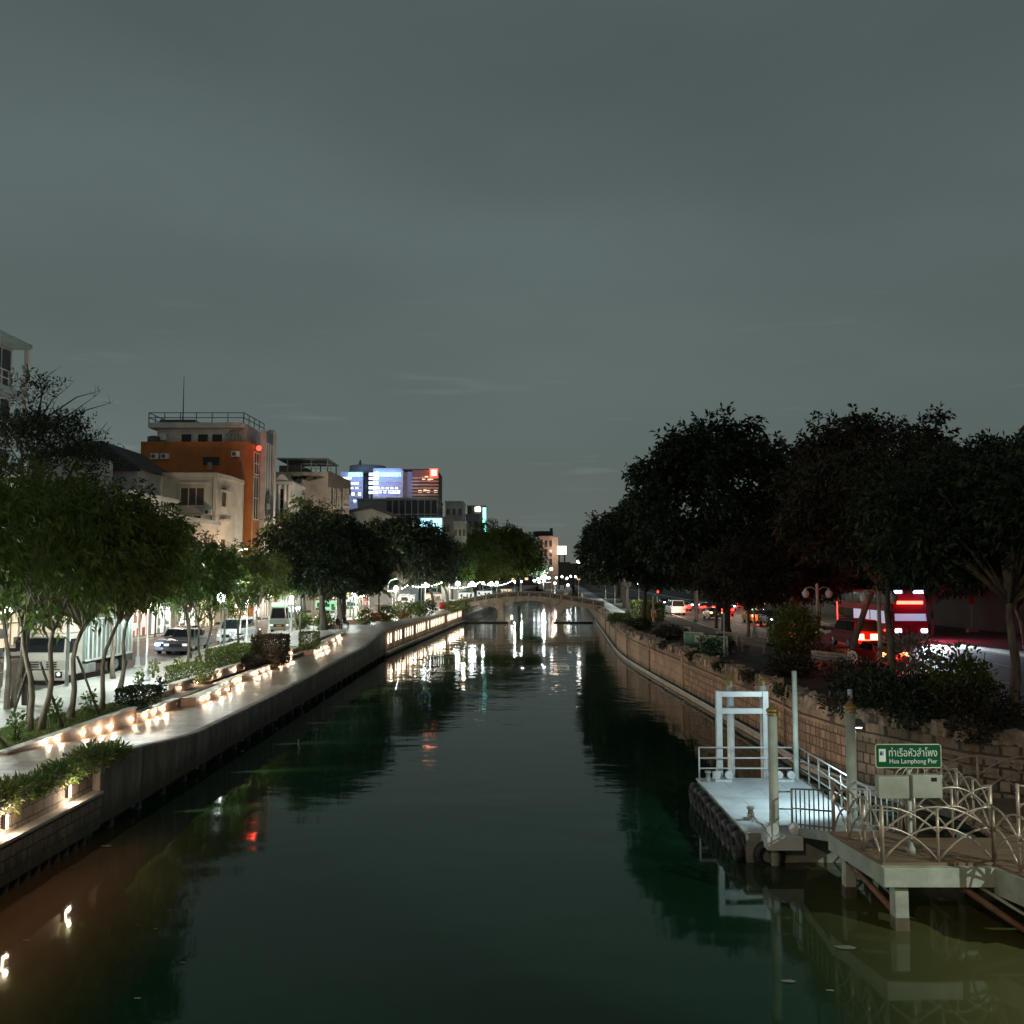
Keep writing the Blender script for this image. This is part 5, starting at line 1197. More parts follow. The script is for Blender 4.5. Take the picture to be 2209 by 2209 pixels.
for sy in (-1, 1):
    y = YB + sy * 1.45; n = 15; m = MB(); m2 = MB()
    ps = [xl0 + (xr0 - xl0) * i / n for i in range(n + 1)]
    for a, b in zip(ps, ps[1:]):
        za, zb = deck(a), deck(b)
        m.bar((a, y, za + .95), (b, y, zb + .95), .26, .14); m.bar((a, y, za + .12), (b, y, zb + .12), .2, .2); m.b2(a - .12, a + .12, y - .13, y + .13, za - .2, za + 1.02)
        m2.bar((a + .1, y, (za + .53)), (b - .1, y, zb + .53), .08, .68)
        w_ = (b - a) * .3; mx = (a + b) / 2; zz = (za + zb) / 2 + .5; sl = (zb - za) / (b - a)
        for p, q in (((-w_, -.2), (w_, -.2)), ((-w_, .22), (w_, .22)), ((-w_, -.2), (-w_, .22)), ((w_, -.2), (w_, .22))):
            m.bar((mx + p[0], y + sy * .06, zz + p[1] + sl * p[0]), (mx + q[0], y + sy * .06, zz + q[1] + sl * q[0]), .06)
    m.b2(ps[-1] - .12, ps[-1] + .12, y - .13, y + .13, deck(ps[-1]) - .2, deck(ps[-1]) + 1.02)
    m.build('parapet', 'bridge_stone', t); m2.build('parapet_panel', 'panel_recess', t)
t = thing('floating_boom', 'dark floating boom lying on the water left of the bridge pier', 'boom', (X(1045, YB - 4), YB - 4, 0)); m = MB(); m.tube([(X(1003, YB - 4), YB - 4, .03), (X(1096, YB - 4), YB - 4, .03)], .2, 8); m.build('float', 'rubber', t)
t = thing('floating_boom', 'dark floating boom lying on the water by the right bank under the bridge', 'boom', (X(1230, YB - 4), YB - 4, 0)); m = MB(); m.tube([(X(1193, YB - 4), YB - 4, .03), (X(1278, YB - 4), YB - 4, .03)], .2, 8); m.build('float', 'rubber', t)
for px_, lb in ((p1 + 1.9, 'white marker lantern glowing beside the left bridge pier'), (p2 + 1.3, 'white marker lantern glowing beside the right bridge pier')):
    t = thing('marker_lantern', lb, 'lantern', (px_, YB - 2.6, 0)); m = MB(); m.tube([(px_, YB - 2.6, -.5), (px_, YB - 2.6, .5)], .12, 8); m.build('post', 'steel_dark', t)
    m = MB(); m.lathe((px_, YB - 2.6, .5), [(.16, 0), (.21, .2), (.18, .65), (.08, .8)], 10); m.build('lantern', 'marker_glow', t)
light('bridge_lamp_light', (X(1000, 140), 140, 6.2), 200, WARM, .3)

# ================================================================== FLOATING PONTOON
PX0, PX1, PY0, PY1, PZ = 6.15, 9.7, 24.9, 31.4, .82
t = thing('pontoon', 'pale blue floating pontoon with rail on three sides and black tyre fenders', 'pontoon', ((PX0 + PX1) / 2, (PY0 + PY1) / 2, 0))
m = MB(); m.b2(PX0 + .04, PX1 - .04, PY0 + .04, PY1 - .04, -.4, PZ - .06); m.build('hull', 'steel_grey', t)
m = MB(); m.b2(PX0, PX1, PY0, PY1, PZ - .06, PZ); m.build('deck', 'deck_paint', t, bevel=.01)
# tyres
for i in range(10):
    y = PY0 + .28 + i * .655
    m = MB(); m.ring((PX0 - .12, y, .33 + .03 * math.sin(i * 2.1)), .30, .125, 'x', 16, 8); m.build('tyre', 'rubber', t)
for i, x in enumerate((6.75, 8.3)):
    if i == 0: m = MB(); m.ring((x, PY0 - .12, .22), .30, .125, 'y', 16, 8); m.build('tyre', 'rubber', t)
def railrun(mb, pts, z, h, nr, step, r=.022, post=.028, upright=None):
    for a, b in zip(pts, pts[1:]):
        za, zb = (a[2], b[2]) if len(a) > 2 else (z, z); L = math.hypot(b[0] - a[0], b[1] - a[1]); k = max(1, round(L / step))
        for i in range(k + 1):
            f = i / k; x, y, zz = a[0] + (b[0] - a[0]) * f, a[1] + (b[1] - a[1]) * f, za + (zb - za) * f; mb.tube([(x, y, zz), (x, y, zz + h)], post, 7)
        for q in nr: mb.tube([(a[0], a[1], za + h * q), (b[0], b[1], zb + h * q)], r, 7)
    return mb
railrun(MB(), [(6.25, 31.3), (9.6, 31.3), (9.6, 25.4)], PZ, 1.02, (1, .66, .33), .98, .026, .03).build('railing', 'steel_blue', t)
railrun(MB(), [(6.98, 25.0), (7.45, 25.0)], PZ, 1.0, (1, .55, .1), .55, .022, .024).build('side_rail', 'steel_grey', t)
# bollards
for x, y in ((6.45, 30.85), (6.62, 26.1)):
    m = MB(); m.lathe((x, y, PZ), [(.13, 0), (.075, .03), (.075, .27), (.11, .29), (.11, .34)], 10); m.bar((x - .2, y, PZ + .02), (x + .16, y, PZ + .02), .16, .03); m.build('bollard', 'steel_grey', t)
# roller brackets at the piles
def roller(x, y):
    m = MB(); m.box((x, y, PZ + .03), (.55, .5, .06))
    m.lathe((x - .2, y - .12, PZ + .2), [(.13, -.06), (.13, .06)], 12, 'y'); m.lathe((x + .2, y - .12, PZ + .2), [(.13, -.06), (.13, .06)], 12, 'y')
    m.b2(x - .27, x - .23, y - .2, y + .2, PZ, PZ + .26); m.b2(x + .23, x + .27, y - .2, y + .2, PZ, PZ + .26); return m.build('pile_bracket', 'steel_blue', t)
for x, y in ((6.95, 31.05), (9.0, 31.05)): roller(x, y)
m = MB(); m.box((7.05, 24.62, PZ - .16), (.92, .62, .34)); m.lathe((6.78, 24.55, PZ + .16), [(.16, -.06), (.16, .06)], 14, 'y'); m.lathe((7.36, 24.55, PZ + .16), [(.15, -.06), (.15, .06)], 14, 'y'); m.box((6.78, 24.62, PZ + .08), (.1, .2, .2)); m.box((7.36, 24.62, PZ + .08), (.1, .2, .2)); m.build('pile_bracket', 'steel_blue', t)

# guide piles
def pile(x, y, top, r, lb, cap=True, mat='beam_paint'):
    t = thing('guide_pile', lb, 'pile', (x, y, 0), group='steel piles around the pontoon')
    m = MB(); m.tube([(x, y, -2), (x, y, top)], r, 18); m.build('shaft', mat, t)
    if cap:
        m = MB(); m.lathe((x, y, top), [(r * 1.2, 0), (r * 1.26, .03), (r * 1.05, .05), (r * 1.05, .08), (r * 1.3, .1), (r * 1.28, .15), (r * .85, .19), (r * .4, .27), (.01, .33)], 16); m.build('cap', 'gold', t)
    return t
PT = Z(1543, 24.75)
pile(X(1659, 24.75), 24.75, PT, .125, 'nearest thick grey green pile with a gold pointed cap at the pontoon corner')
PX2 = X(1825, 26.3); pile(PX2, 26.3, Z(1535, 26.3), .14, 'gold capped pile beside the sign, behind the gangway')
p = atY(1575, 1480, 32.4); pile(p.x, 32.4, Z(1478, 32.4), .125, 'gold capped pile standing behind the portal frame between its legs', mat='steel_blue')
p = atY(1646, 1480, 32.4); pile(p.x, 32.4, Z(1478, 32.4), .125, 'gold capped pile hidden behind the right leg of the portal frame', mat='steel_blue')
p = atY(1718, 1672, 31.1); pile(p.x, 31.1, Z(1447, 31.1), .085, 'slim tall uncapped post at the far right corner of the pontoon', False, 'beam_paint')
p = atY(1832, 1500, 34.6); pile(X(1826, 34.6), 34.6, Z(1487, 34.6), .09, 'short slim uncapped post showing above the gold capped pile by the sign', False, 'steel_blue')
# portal frame
t = thing('portal_frame', 'pale blue rectangular portal frame of square steel tubes on the pontoon', 'frame', (7.6, 31.62, 0))
ya = 31.62; xa, xb = X(1545, ya), X(1644, ya); zt_ = Z(1490, ya); zm = Z(1527, ya)
m = MB(); m.b2(xa - .1, xa + .1, ya - .1, ya + .1, .5, zt_); m.build('leg', 'steel_blue', t, bevel=.015)
m = MB(); m.b2(xb - .1, xb + .1, ya - .1, ya + .1, .5, zt_); m.build('leg', 'steel_blue', t, bevel=.015)
m = MB(); m.b2(xa + .1, xb - .1, ya - .09, ya + .09, zt_ - .2, zt_ - .01); m.build('top_beam', 'steel_blue', t, bevel=.015)
m = MB(); m.b2(xa + .1, xb - .1, ya - .085, ya + .085, zm - .19, zm); m.build('cross_beam', 'steel_blue', t, bevel=.015)

# ------------------------------------------------------------------ gangway from pontoon to pier
DZ = 1.42
t = thing('gangway', 'white floored sloping gangway with dark barred rails from pontoon to pier', 'gangway', (8.2, 23.8, 0))
ga, gb = Vector((7.50, 25.1, PZ + .05)), Vector((7.76, 22.6, DZ - .02)); ox = Vector((1.5, 0, 0))
m = MB(); m.add([ga, ga + ox, gb + ox, gb, ga - Vector((0, 0, .06)), ga + ox - Vector((0, 0, .06)), gb + ox - Vector((0, 0, .06)), gb - Vector((0, 0, .06))], [(0, 3, 2, 1), (4, 5, 6, 7), (0, 1, 5, 4), (1, 2, 6, 5), (2, 3, 7, 6), (3, 0, 4, 7)]); m.build('floor', 'ramp_paint', t)
for off in (0, 1):
    o = ox * off; m = MB(); m.bar(ga + o - Vector((.06 - .12 * off, 0, .1)), gb + o - Vector((.06 - .12 * off, 0, .1)), .1, .22); m.build('side_beam', 'steel_grey', t)
    m = MB(); up = Vector((0, 0, 1.0)); o = o + Vector((-.03 + .06 * off, 0, 0))
    for q in (1, .5, .1): m.tube([ga + o + up * q, gb + o + up * q], .022, 6)
    for i in range(10): f = i / 9; b_ = ga.lerp(gb, f) + o; m.tube([b_, b_ + up], .018 if i % 9 else .03, 6)
    m.build('railing', 'steel_dark' if off == 0 else 'steel_blue', t)

# ------------------------------------------------------------------ pier
t = thing('pier', 'wood floored pier on concrete beams with interlaced arch railings', 'pier', (12, 21, 0))
poly = [(7.66, 22.65), (7.92, 20.2), (10.3, 20.2), (10.62, 18.75), (22, 18.3), (22, 25.6), (11.5, 26.1), (11.3, 22.1), (9.4, 22.1), (9.25, 22.65)]
m = MB(); m.prism(poly, DZ - .06, DZ); m.build('deck', 'wood_deck', t)
m = MB(); m.bar((7.72, 22.7, DZ - .25), (7.98, 20.18, DZ - .25), .22, .38); m.build('edge_beam', 'beam_paint', t)
m = MB(); m.b2(7.88, 10.42, 20.02, 20.28, DZ - .46, DZ - .062); m.build('front_beam', 'beam_paint', t, bevel=.012)
m = MB(); m.bar((10.36, 20.1, DZ - .33), (10.72, 18.6, DZ - .33), .26, .55); m.build('edge_beam', 'beam_paint', t)
m = MB(); m.b2(10.6, 22, 18.35, 18.6, DZ - .34, DZ - .062); m.b2(11.15, 22, 18.40, 18.62, DZ - .72, DZ - .33); m.b2(11.32, 22, 18.45, 18.62, DZ - 1.0, DZ - .71); m.build('front_beam', 'pale_concrete', t)
for x, y, s, zt_ in ((8.32, 20.35, .30, DZ - .44), (10.75, 19.2, .42, DZ - .05), (7.95, 22.3, .26, DZ - .42), (10.9, 22.6, .34, DZ - .06), (14.6, 19.4, .42, DZ - .06), (13.5, 24.5, .34, DZ - .06)):
    m = MB(); m.b2(x - s / 2, x + s / 2, y - s / 2, y + s / 2, .25, zt_); c_ = m.build('column', 'beam_paint', t, bevel=.02)
    m = MB(); m.b2(x - s / 2 - .004, x + s / 2 + .004, y - s / 2 - .004, y + s / 2 + .004, -1.5, .27); sub('wet_base', m, 'wet_concrete', c_)
for p, q, mt, r in (((7.95, 22.2, DZ - .6), (8.3, 20.45, .25), 'rust_pipe', .07), ((8.0, 21.6, DZ - .5), (8.35, 20.5, .55), 'beam_paint', .035), ((9.6, 20.35, DZ - .5), (10.72, 19.4, .15), 'rust_pipe', .07), ((9.95, 20.3, DZ - .48), (10.7, 19.3, .5), 'beam_paint', .035), ((8.3, 20.4, .3), (9.8, 22.4, DZ - .6), 'rust_pipe', .06)):
    m = MB(); m.tube([p, q], r, 9); m.build('brace', mt, t)
def archrail(pts, step, h=1.14):
    """interlaced arches: each post carries a low and a high bow reaching to its neighbours"""
    m = MB()
    for a, b in zip(pts, pts[1:]):
        a, b = Vector((*a, DZ)), Vector((*b, DZ)); L = (b - a).length; k = max(2, round(L / step)); d = (b - a) / k
        P = [a + d * i for i in range(k + 1)]
        for i, p in enumerate(P): m.tube([p, p + Vector((0, 0, h + (.06 if i % 2 == 0 else 0)))], .044 if i % 2 == 0 else .032, 8)
        nb = 12
        for i in range(k + 1):
            for base, rise in ((.03, .70), (.62, .54)):
                run = []
                for j in range(nb + 1):
                    u = -1 + 2 * j / nb; s = i + u
                    if -1e-6 <= s <= k + 1e-6: q = a + d * s; run.append((q.x, q.y, DZ + base + rise * (1 - abs(u) ** 2.1)))
                if len(run) > 1: m.tube(run, .024, 6)
    return m.build('railing', 'bronze_rail', t)
archrail([(7.72, 22.6), (7.95, 20.3)], .8)
archrail([(7.95, 20.24), (10.34, 20.24)], 1.19)
archrail([(10.34, 20.24), (10.66, 18.8)], .75)
archrail([(10.66, 18.78), (13.1, 18.66), (15.5, 18.56), (18, 18.46)], 1.2)
archrail([(9.3, 22.55), (9.45, 22.15)], .4)
archrail([(9.45, 22.12), (11.25, 22.12)], .95)
archrail([(11.3, 22.2), (11.5, 25.95)], .95)
archrail([(11.55, 26.0), (14.2, 25.85), (17, 25.72)], 1.1)
archrail([(12.0, 22.3), (14.4, 22.3), (16.8, 22.3)], 1.2)

# ------------------------------------------------------------------ pier sign
SX, SY = X(1946, 20.9), 20.9
t = thing('pier_sign', 'green pier name sign in Thai and English on a grey post with two metal boxes', 'sign', (SX, SY, DZ))
m = MB(); m.tube([(SX, SY, DZ), (SX, SY, DZ + .1), (SX, SY, DZ + .2), (SX, SY, Z(1604, SY) - .1)], [.1, .1, .045, .045], 12); m.build('post', 'beam_paint', t)
s0, s1, z0, z1 = X(1873, SY), X(2011, SY), Z(1654, SY), Z(1604, SY)
m = MB(); m.b2(s0, s1, SY - .10, SY - .05, z0, z1); pn = m.build('panel', 'sign_green', t, bevel=.012)
m = MB(); r = .035; q = [(s0 + r, z0), (s1 - r, z0), (s1, z0 + r), (s1, z1 - r), (s1 - r, z1), (s0 + r, z1), (s0, z1 - r), (s0, z0 + r), (s0 + r, z0)]
m.tube([(x, SY - .102, z) for x, z in q], .013, 6, caps=False); sub('border', m, 'sign_cream', pn)
m = MB(); m.b2(s0 + .075, s0 + .225, SY - .108, SY - .101, z0 + .13, z1 - .10); ic = sub('pictogram', m, 'sign_white', pn)
m = MB(); m.b2(s0 + .095, s0 + .155, SY - .111, SY - .1085, z1 - .24, z1 - .17); m.b2(s0 + .165, s0 + .175, SY - .111, SY - .1085, z1 - .24, z1 - .14); m.b2(s0 + .10, s0 + .15, SY - .111, SY - .1085, z1 - .165, z1 - .15); m.build('pictogram_mark', 'sign_blue', t)
def text(body, x, z, width, height, name, extrude=.002):
    c = bpy.data.curves.new('sign_text', 'FONT'); c.body = body; c.size = 1; c.extrude = 0; c.resolution_u = 3
    o = bpy.data.objects.new('sign_text', c); COL.objects.link(o)
    bpy.context.view_layer.update()
    me = bpy.data.meshes.new_from_object(o.evaluated_get(bpy.context.evaluated_depsgraph_get()))
    bpy.data.objects.remove(o)
    co = np.zeros(len(me.vertices) * 3); me.vertices.foreach_get('co', co); co = co.reshape(-1, 3)
    lo, hi = co.min(0), co.max(0); co = (co - lo) / (hi - lo + 1e-9)
    out = np.c_[x + co[:, 0] * width, np.full(len(co), SY - .1035), z + co[:, 1] * height]
    me.vertices.foreach_set('co', out.ravel()); me.update(); me.materials.append(MATS['sign_white'])
    o = bpy.data.objects.new(name, me); COL.objects.link(o); o.parent = pn
    return o
text('ท่าเรือหัวลำโพง', s0 + .30, z0 + .245, (s1 - s0) - .38, .20, 'thai_lettering')
text('Hua Lamphong Pier', s0 + .31, z0 + .06, (s1 - s0) - .39, .135, 'english_lettering')
for a, b, c_, d in ((1873, 1938, 1671, 1718), (1945, 2007, 1668, 1717)):
    m = MB(); m.b2(X(a, SY), X(b, SY), SY - .22, SY - .02, Z(d, SY), Z(c_, SY)); bx = m.build('metal_box', 'metal_box', t, bevel=.012)
m = MB(); m.b2(X(1984, SY), X(1996, SY), SY - .228, SY - .221, Z(1681, SY), Z(1673, SY)); sub('lock', m, 'black', bx)
m = MB()
for i in range(5): m.tube([(SX - .35 + .16 * i, SY - .1, Z(1671, SY)), (SX - .30 + .15 * i, SY - .14, Z(1660, SY)), (SX - .2 + .12 * i, SY - .1, Z(1655, SY))], .01, 5)
m.build('cable', 'sign_cream', t)
# flood lamp on the far pile lighting the pontoon
t = thing('flood_lamp', 'small flood lamp clamped to the gold capped pile beside the sign', 'lamp', (PX2 - .05, 26.1, 3.0))
m = MB(); m.b2(PX2 + .1, PX2 + .34, 26.30, 26.52, 3.3, 3.5); m.tube([(PX2, 26.3, 3.4), (PX2 + .2, 26.4, 3.4)], .03, 6); m.build('housing', 'steel_dark', t)
m = MB(); m.b2(PX2 + .11, PX2 + .33, 26.31, 26.51, 3.285, 3.297); m.build('lens', 'lamp_cool', t)
l = light('flood_light', (PX2 - .02, 26.75, 3.25), 560, (.74, .94, 1.0), .12, 'SPOT', spot=R(140), blend=.4); aim(l, (7.4, 29.6, 1.2))
# mooring rope coiled round a bollard and lashed to the pile bracket
t = thing('mooring_rope', 'pale mooring rope looping from the deck bollard to the pile bracket', 'rope', (6.62, 26.1, PZ))
pts = [(6.62 + .1 * math.cos(k * 1.1), 26.1 + .1 * math.sin(k * 1.1), PZ + .06 + .012 * k) for k in range(14)] + [(6.7, 25.8, PZ + .03), (6.8, 25.5, PZ + .018), (6.74, 25.2, PZ + .018), (6.86, 24.95, PZ + .03), (6.95, 24.8, PZ + .12)]
m = MB(); m.tube(pts, .016, 6); m.build('strand', 'bench_wood', t)
# floating leaves
random.seed(14)
FL_ = [(1823, 2045, .16), (1700, 2118, .1), (1790, 2138, .06), (228, 1826, .12), (365, 1965, .03), (335, 2005, .03), (394, 2078, .04), (296, 2155, .05), (55, 2030, .05)]
for i, (px, py, s) in enumerate(FL_):
    p = at(px, py, 0); t = thing('floating_leaf', ['pale leaf floating under the pier beam', 'small leaf floating by the pile reflection', 'tiny scrap floating below the gangway', 'pale scrap floating by the near quay wall', 'white speck floating in midstream, upper of two', 'white speck floating in midstream, lower of two', 'white speck floating right of the lamp reflections', 'lowest white speck near the bottom edge', 'small scrap floating at the left edge'][i], 'leaf', (p.x, p.y, 0), group='scraps floating on the canal')
    m = MB(); m.add([(p.x + s * math.cos(a) * (1.5 if k % 3 == 0 else 1), p.y + s * .7 * math.sin(a), .012 + .01 * (k % 2)) for k, a in enumerate([2 * PI * k / 7 for k in range(7)])] + [(p.x, p.y, .022)], [(k, (k + 1) % 7, 7) for k in range(7)]); m.build('blade', 'leaf_pale', t)
# ================================================================== LAMPS
def globe_lamp(name, label, x, y, z0, h, arms=0, mat='lamp_cool', power=420, col=COOL, group=None, r=.19):
    t = thing(name, label, 'lamp post', (x, y, z0), group=group)
    m = MB(); m.lathe((x, y, z0), [(.22, 0), (.22, .12), (.15, .2), (.13, .5), (.16, .55), (.075, .7), (.06, 1.3), (.085, 1.35), (.055, 1.42), (.048, h - .32), (.1, h - .28), (.06, h - .22)], 12); m.build('post', 'white_paint', t)
    if arms:
        for s in (-1, 1):
            m = MB(); m.tube([(x, y, z0 + h - .6), (x + s * .25, y, z0 + h - .42), (x + s * .45, y, z0 + h - .5)], .025, 6); m.build('arm', 'white_paint', t)
            m = MB(); m.ball((x + s * .45, y, z0 + h - .32), r * .85, 10, 7); m.build('globe', mat, t)
    m = MB(); m.ball((x, y, z0 + h - .03), r, 12, 8); m.build('globe', mat, t)
    if power: light('globe_light', (x, y - .02, z0 + h - .3), power, col, .16)
    return t
GL = 'white globe lamp posts of the left bank'
p = Vector(pz(316, 1468))
globe_lamp('lamp_post', 'nearest white lamp post, standing right of the truck between two saplings', p.x, p.y, GZ, Z(1300, p.y) - GZ, group=GL, power=1500)
p = Vector(pz(297, 1441)); globe_lamp('lamp_post', 'white lamp post on a square base at the kerb behind the truck', p.x, p.y, GZ, 4.2, group=GL, power=900)
globe_lamp('lamp_post', 'bright white lamp post beyond the leaning tree whose glare mirrors on the canal', -18.3, 58.3, GZ, 4.15, group=GL, power=1500, r=.3)
globe_lamp('lamp_post', 'bright white lamp post at the kerb near the left edge of the view', -21.9, 40.2, GZ, 3.9, group=GL, power=1300, r=.22)
globe_lamp('lamp_post', 'lamp post near the start of the lawn at the left edge of the view', -20.3, 31, GZ, 3.9, group=GL, power=2800, r=.2)
for i, (px, py, pt) in enumerate(((532, 1384, 1298), (580, 1372, 1284), (628, 1362, 1300), (762, 1336, 1298))):
    p = Vector(pz(px, py)); globe_lamp('lamp_post', ['white lamp post left of the minibus, its globe lost in leaves', 'white lamp post right in front of the minibus', 'slim white lamp post beyond the minibus between leaning trunks', 'white lamp post between the two people and the red planter'][i], p.x, p.y, p.z, max(3.2, Z(pt, p.y) - p.z), group=GL, power=700)
for i, (px, Y, pw, r) in enumerate(((797, 128, 420, .25), (855, 136, 500, .3), (918, 150, 420, .24), (988, 160, 2600, .42), (1019, 165, 400, .34), (1042, 178, 350, .26), (1060, 185, 350, .24), (1072, 190, 350, .25), (1110, 230, 350, .26), (1125, 250, 350, .26))):
    x = X(px, Y); globe_lamp('lamp_post', 'glowing globe lamp post of the far park, ' + ORD[i] + ' from the red planter', x, Y, gz(Y), 4.1 if i not in (1,) else 3.6, arms=1 if i in (2, 4, 6) else 0, group='lamp posts of the far left park', power=pw * (5 if Y >= 155 else 4.5), r=r)
for i, (px, py, Y) in enumerate(((1200, 1246, 330), (1212, 1244, 345), (1223, 1247, 360), (1231, 1243, 372), (1241, 1244, 385), (1197, 1258, 300), (1225, 1262, 290))):
    z = Z(py, Y); x = X(px, Y); globe_lamp('lamp_post', 'distant white lamp past the footbridge, ' + ORD[i] + ' of the cluster right of the floodlight', x, Y, 2.5, z - 2.5, group='distant lamps past the footbridge', power=0, r=.38)
# floodlight mast at the far end
Y = 300; x = X(1172, Y)
t = thing('floodlight_mast', 'brilliant white floodlight cluster at the far end of the canal', 'floodlight', (x, Y, 2.5))
m = MB(); m.tube([(x, Y, 2.3), (x, Y, 9.4)], .16, 8); m.build('mast', 'steel_grey', t)
for dx, dz in ((-3.0, -2.0), (-1.8, -1.5), (-.6, -.9), (.6, -.6), (1.8, -1.1), (.2, -2.0), (-1.4, -2.5), (-.6, .8)):
    m = MB(); m.lathe((x + dx, Y - .35, 8.6 + dz), [(.36, 0), (.4, -.1), (.34, -.14)], 12, 'y'); m.build('lamp_head', 'flood_glow', t)
m = MB(); m.bar((x - 3.4, Y, 6.6), (x + 2.6, Y, 7.4), .12); m.bar((x - 2.8, Y, 5.9), (x + 2.6, Y, 6.1), .12); m.build('crossbar', 'steel_grey', t)
light('floodlight', (x, Y - 3, 8.2), 7000, (.86, .95, 1), .35)
x = X(1189, 210); globe_lamp('lamp_post', 'small round lamp hanging above the floodlight cluster', x, 210, 2.5, Z(1227, 210) - 2.5, power=0, r=.34)
x = X(1248, 190); globe_lamp('lamp_post', 'small warm lamp at the tip of the right bank trees', x, 190, 2.6, Z(1211, 190) - 2.6, power=0, r=.42, mat='lamp_white')
# tall street lamps along the left road
def tall_lamp(label, x, y, z0, h, reach, power, col, mat, group, ang=0):
    t = thing('street_lamp', label, 'street lamp', (x, y, z0), group=group)
    m = MB(); m.tube([(x, y, z0), (x, y, z0 + h * .8), (x + reach * .25, y, z0 + h * .95), (x + reach, y, z0 + h)], [.1, .07, .055, .045], 8); m.build('pole', 'steel_grey', t)
    m = MB(); m.box((x + reach * 1.15, y, z0 + h + .02), (abs(reach) * .42, .26, .1)); m.build('lamp_head', 'steel_grey', t)
    m = MB(); m.box((x + reach * 1.15, y, z0 + h - .04), (abs(reach) * .36, .2, .012)); m.build('lens', mat, t)
    l = light('street_light', (x + reach * 1.15, y, z0 + h - .22), power, col, .2)
TL = 'street lamps of the left kerb'
for i, (x, y) in enumerate(((-21.9, 21), (-22.0, 46), (-22, 71), (-21.6, 95), (-20.6, 118), (-19.6, 146), (-17.2, 176), (-14.6, 212))):
    tall_lamp('grey street lamp under the crowns, ' + ORD[i] + ' from the near end of the left kerb', x, y, GZ, 5.2, 1.3 if i else 1.0, 1500 if i < 2 else 2600, COOL, 'lamp_cool', TL)
for i, y in enumerate((38, 62, 84, 103, 128, 158, 190, 225)):
    tall_lamp('warm street lamp on the far side of the left road, ' + ORD[i] + ' along the shops', -32.4 + bend(y), y, GZ, 8.6, 1.6, 1800 if y == 103 else 2400 if y == 84 else 6000 if 100 < y < 165 else 380 if y < 70 else 2800, WARM, 'lamp_white', 'warm lamps along the shops')
# right road lamps
for i, (x, y) in enumerate(((34.6, 104), (36, 136), (38, 170))):
    tall_lamp('street lamp on the far side of the right hand road, ' + ORD[i] + ' from the coach', x, y, 2.6, 8.2, -1.6, (1800, 2200, 2200)[i], (1, .82, .62), 'lamp_white', 'street lamps of the right hand road')
for i, y in enumerate((118, 142, 175, 215)):
    globe_lamp('lamp_post', 'cool lamp post along the bright far walkway, ' + ORD[i] + ' from its near end', 14.4 + bend(y), y, 2.6, 4.2, group='lamp posts of the far walkway', power=1300)
# lamps of the road bridge the view is taken from (behind the viewer)
t = thing('street_lamp', 'tall lamp at the bridge end on the right bank', 'street lamp', (24, 5, 0))
m = MB(); m.tube([(24, 5, 2), (24, 5, 11.2), (22.6, 5.8, 11.8)], [.12, .08, .05], 8); m.build('pole', 'steel_grey', t)
m = MB(); m.box((22.4, 5.9, 11.8), (.8, .3, .12)); m.build('lamp_head', 'steel_grey', t)
l = light('street_light', (22.2, 6.0, 11.6), 11000, (.90, 1.0, .84), .07, 'SPOT', spot=R(34), blend=.4); aim(l, (9.8, 18.6, .8))
t = thing('street_lamp', 'tall sodium lamp on the road bridge at the left', 'street lamp', (-5, -3, 0))
m = MB(); m.tube([(-5, -3, 2), (-5, -3, 13), (-4, -2.4, 13.6)], [.12, .08, .05], 8); m.build('pole', 'steel_grey', t)
m = MB(); m.box((-3.8, -2.2, 13.6), (.8, .3, .12)); m.build('lamp_head', 'steel_grey', t)
light('street_light', (-3.6, -2, 13.4), 4200, SODIUM, .16)
# added unseen lamps under the left quay to brighten the opposite wall
for i, y in enumerate((30, 36, 42, 48, 54, 60, 66, 73, 81, 88)):
    t = thing('added_quay_light', 'added amber lamp tucked under the smooth quay face, ' + ORD[i] + ' from its near end', 'lamp', (EX - .2, y, .2), group='added amber lamps under the quay face')
    m = MB(); m.box((EX - .12, y, .24), (.12, .3, .12)); m.build('housing', 'steel_dark', t)
    l = light('added_wall_wash', (EX + .06, y, .24), 5600, SODIUM, .08, 'SPOT', spot=R(21), blend=1.0); aim(l, (11, y + 5, .2))

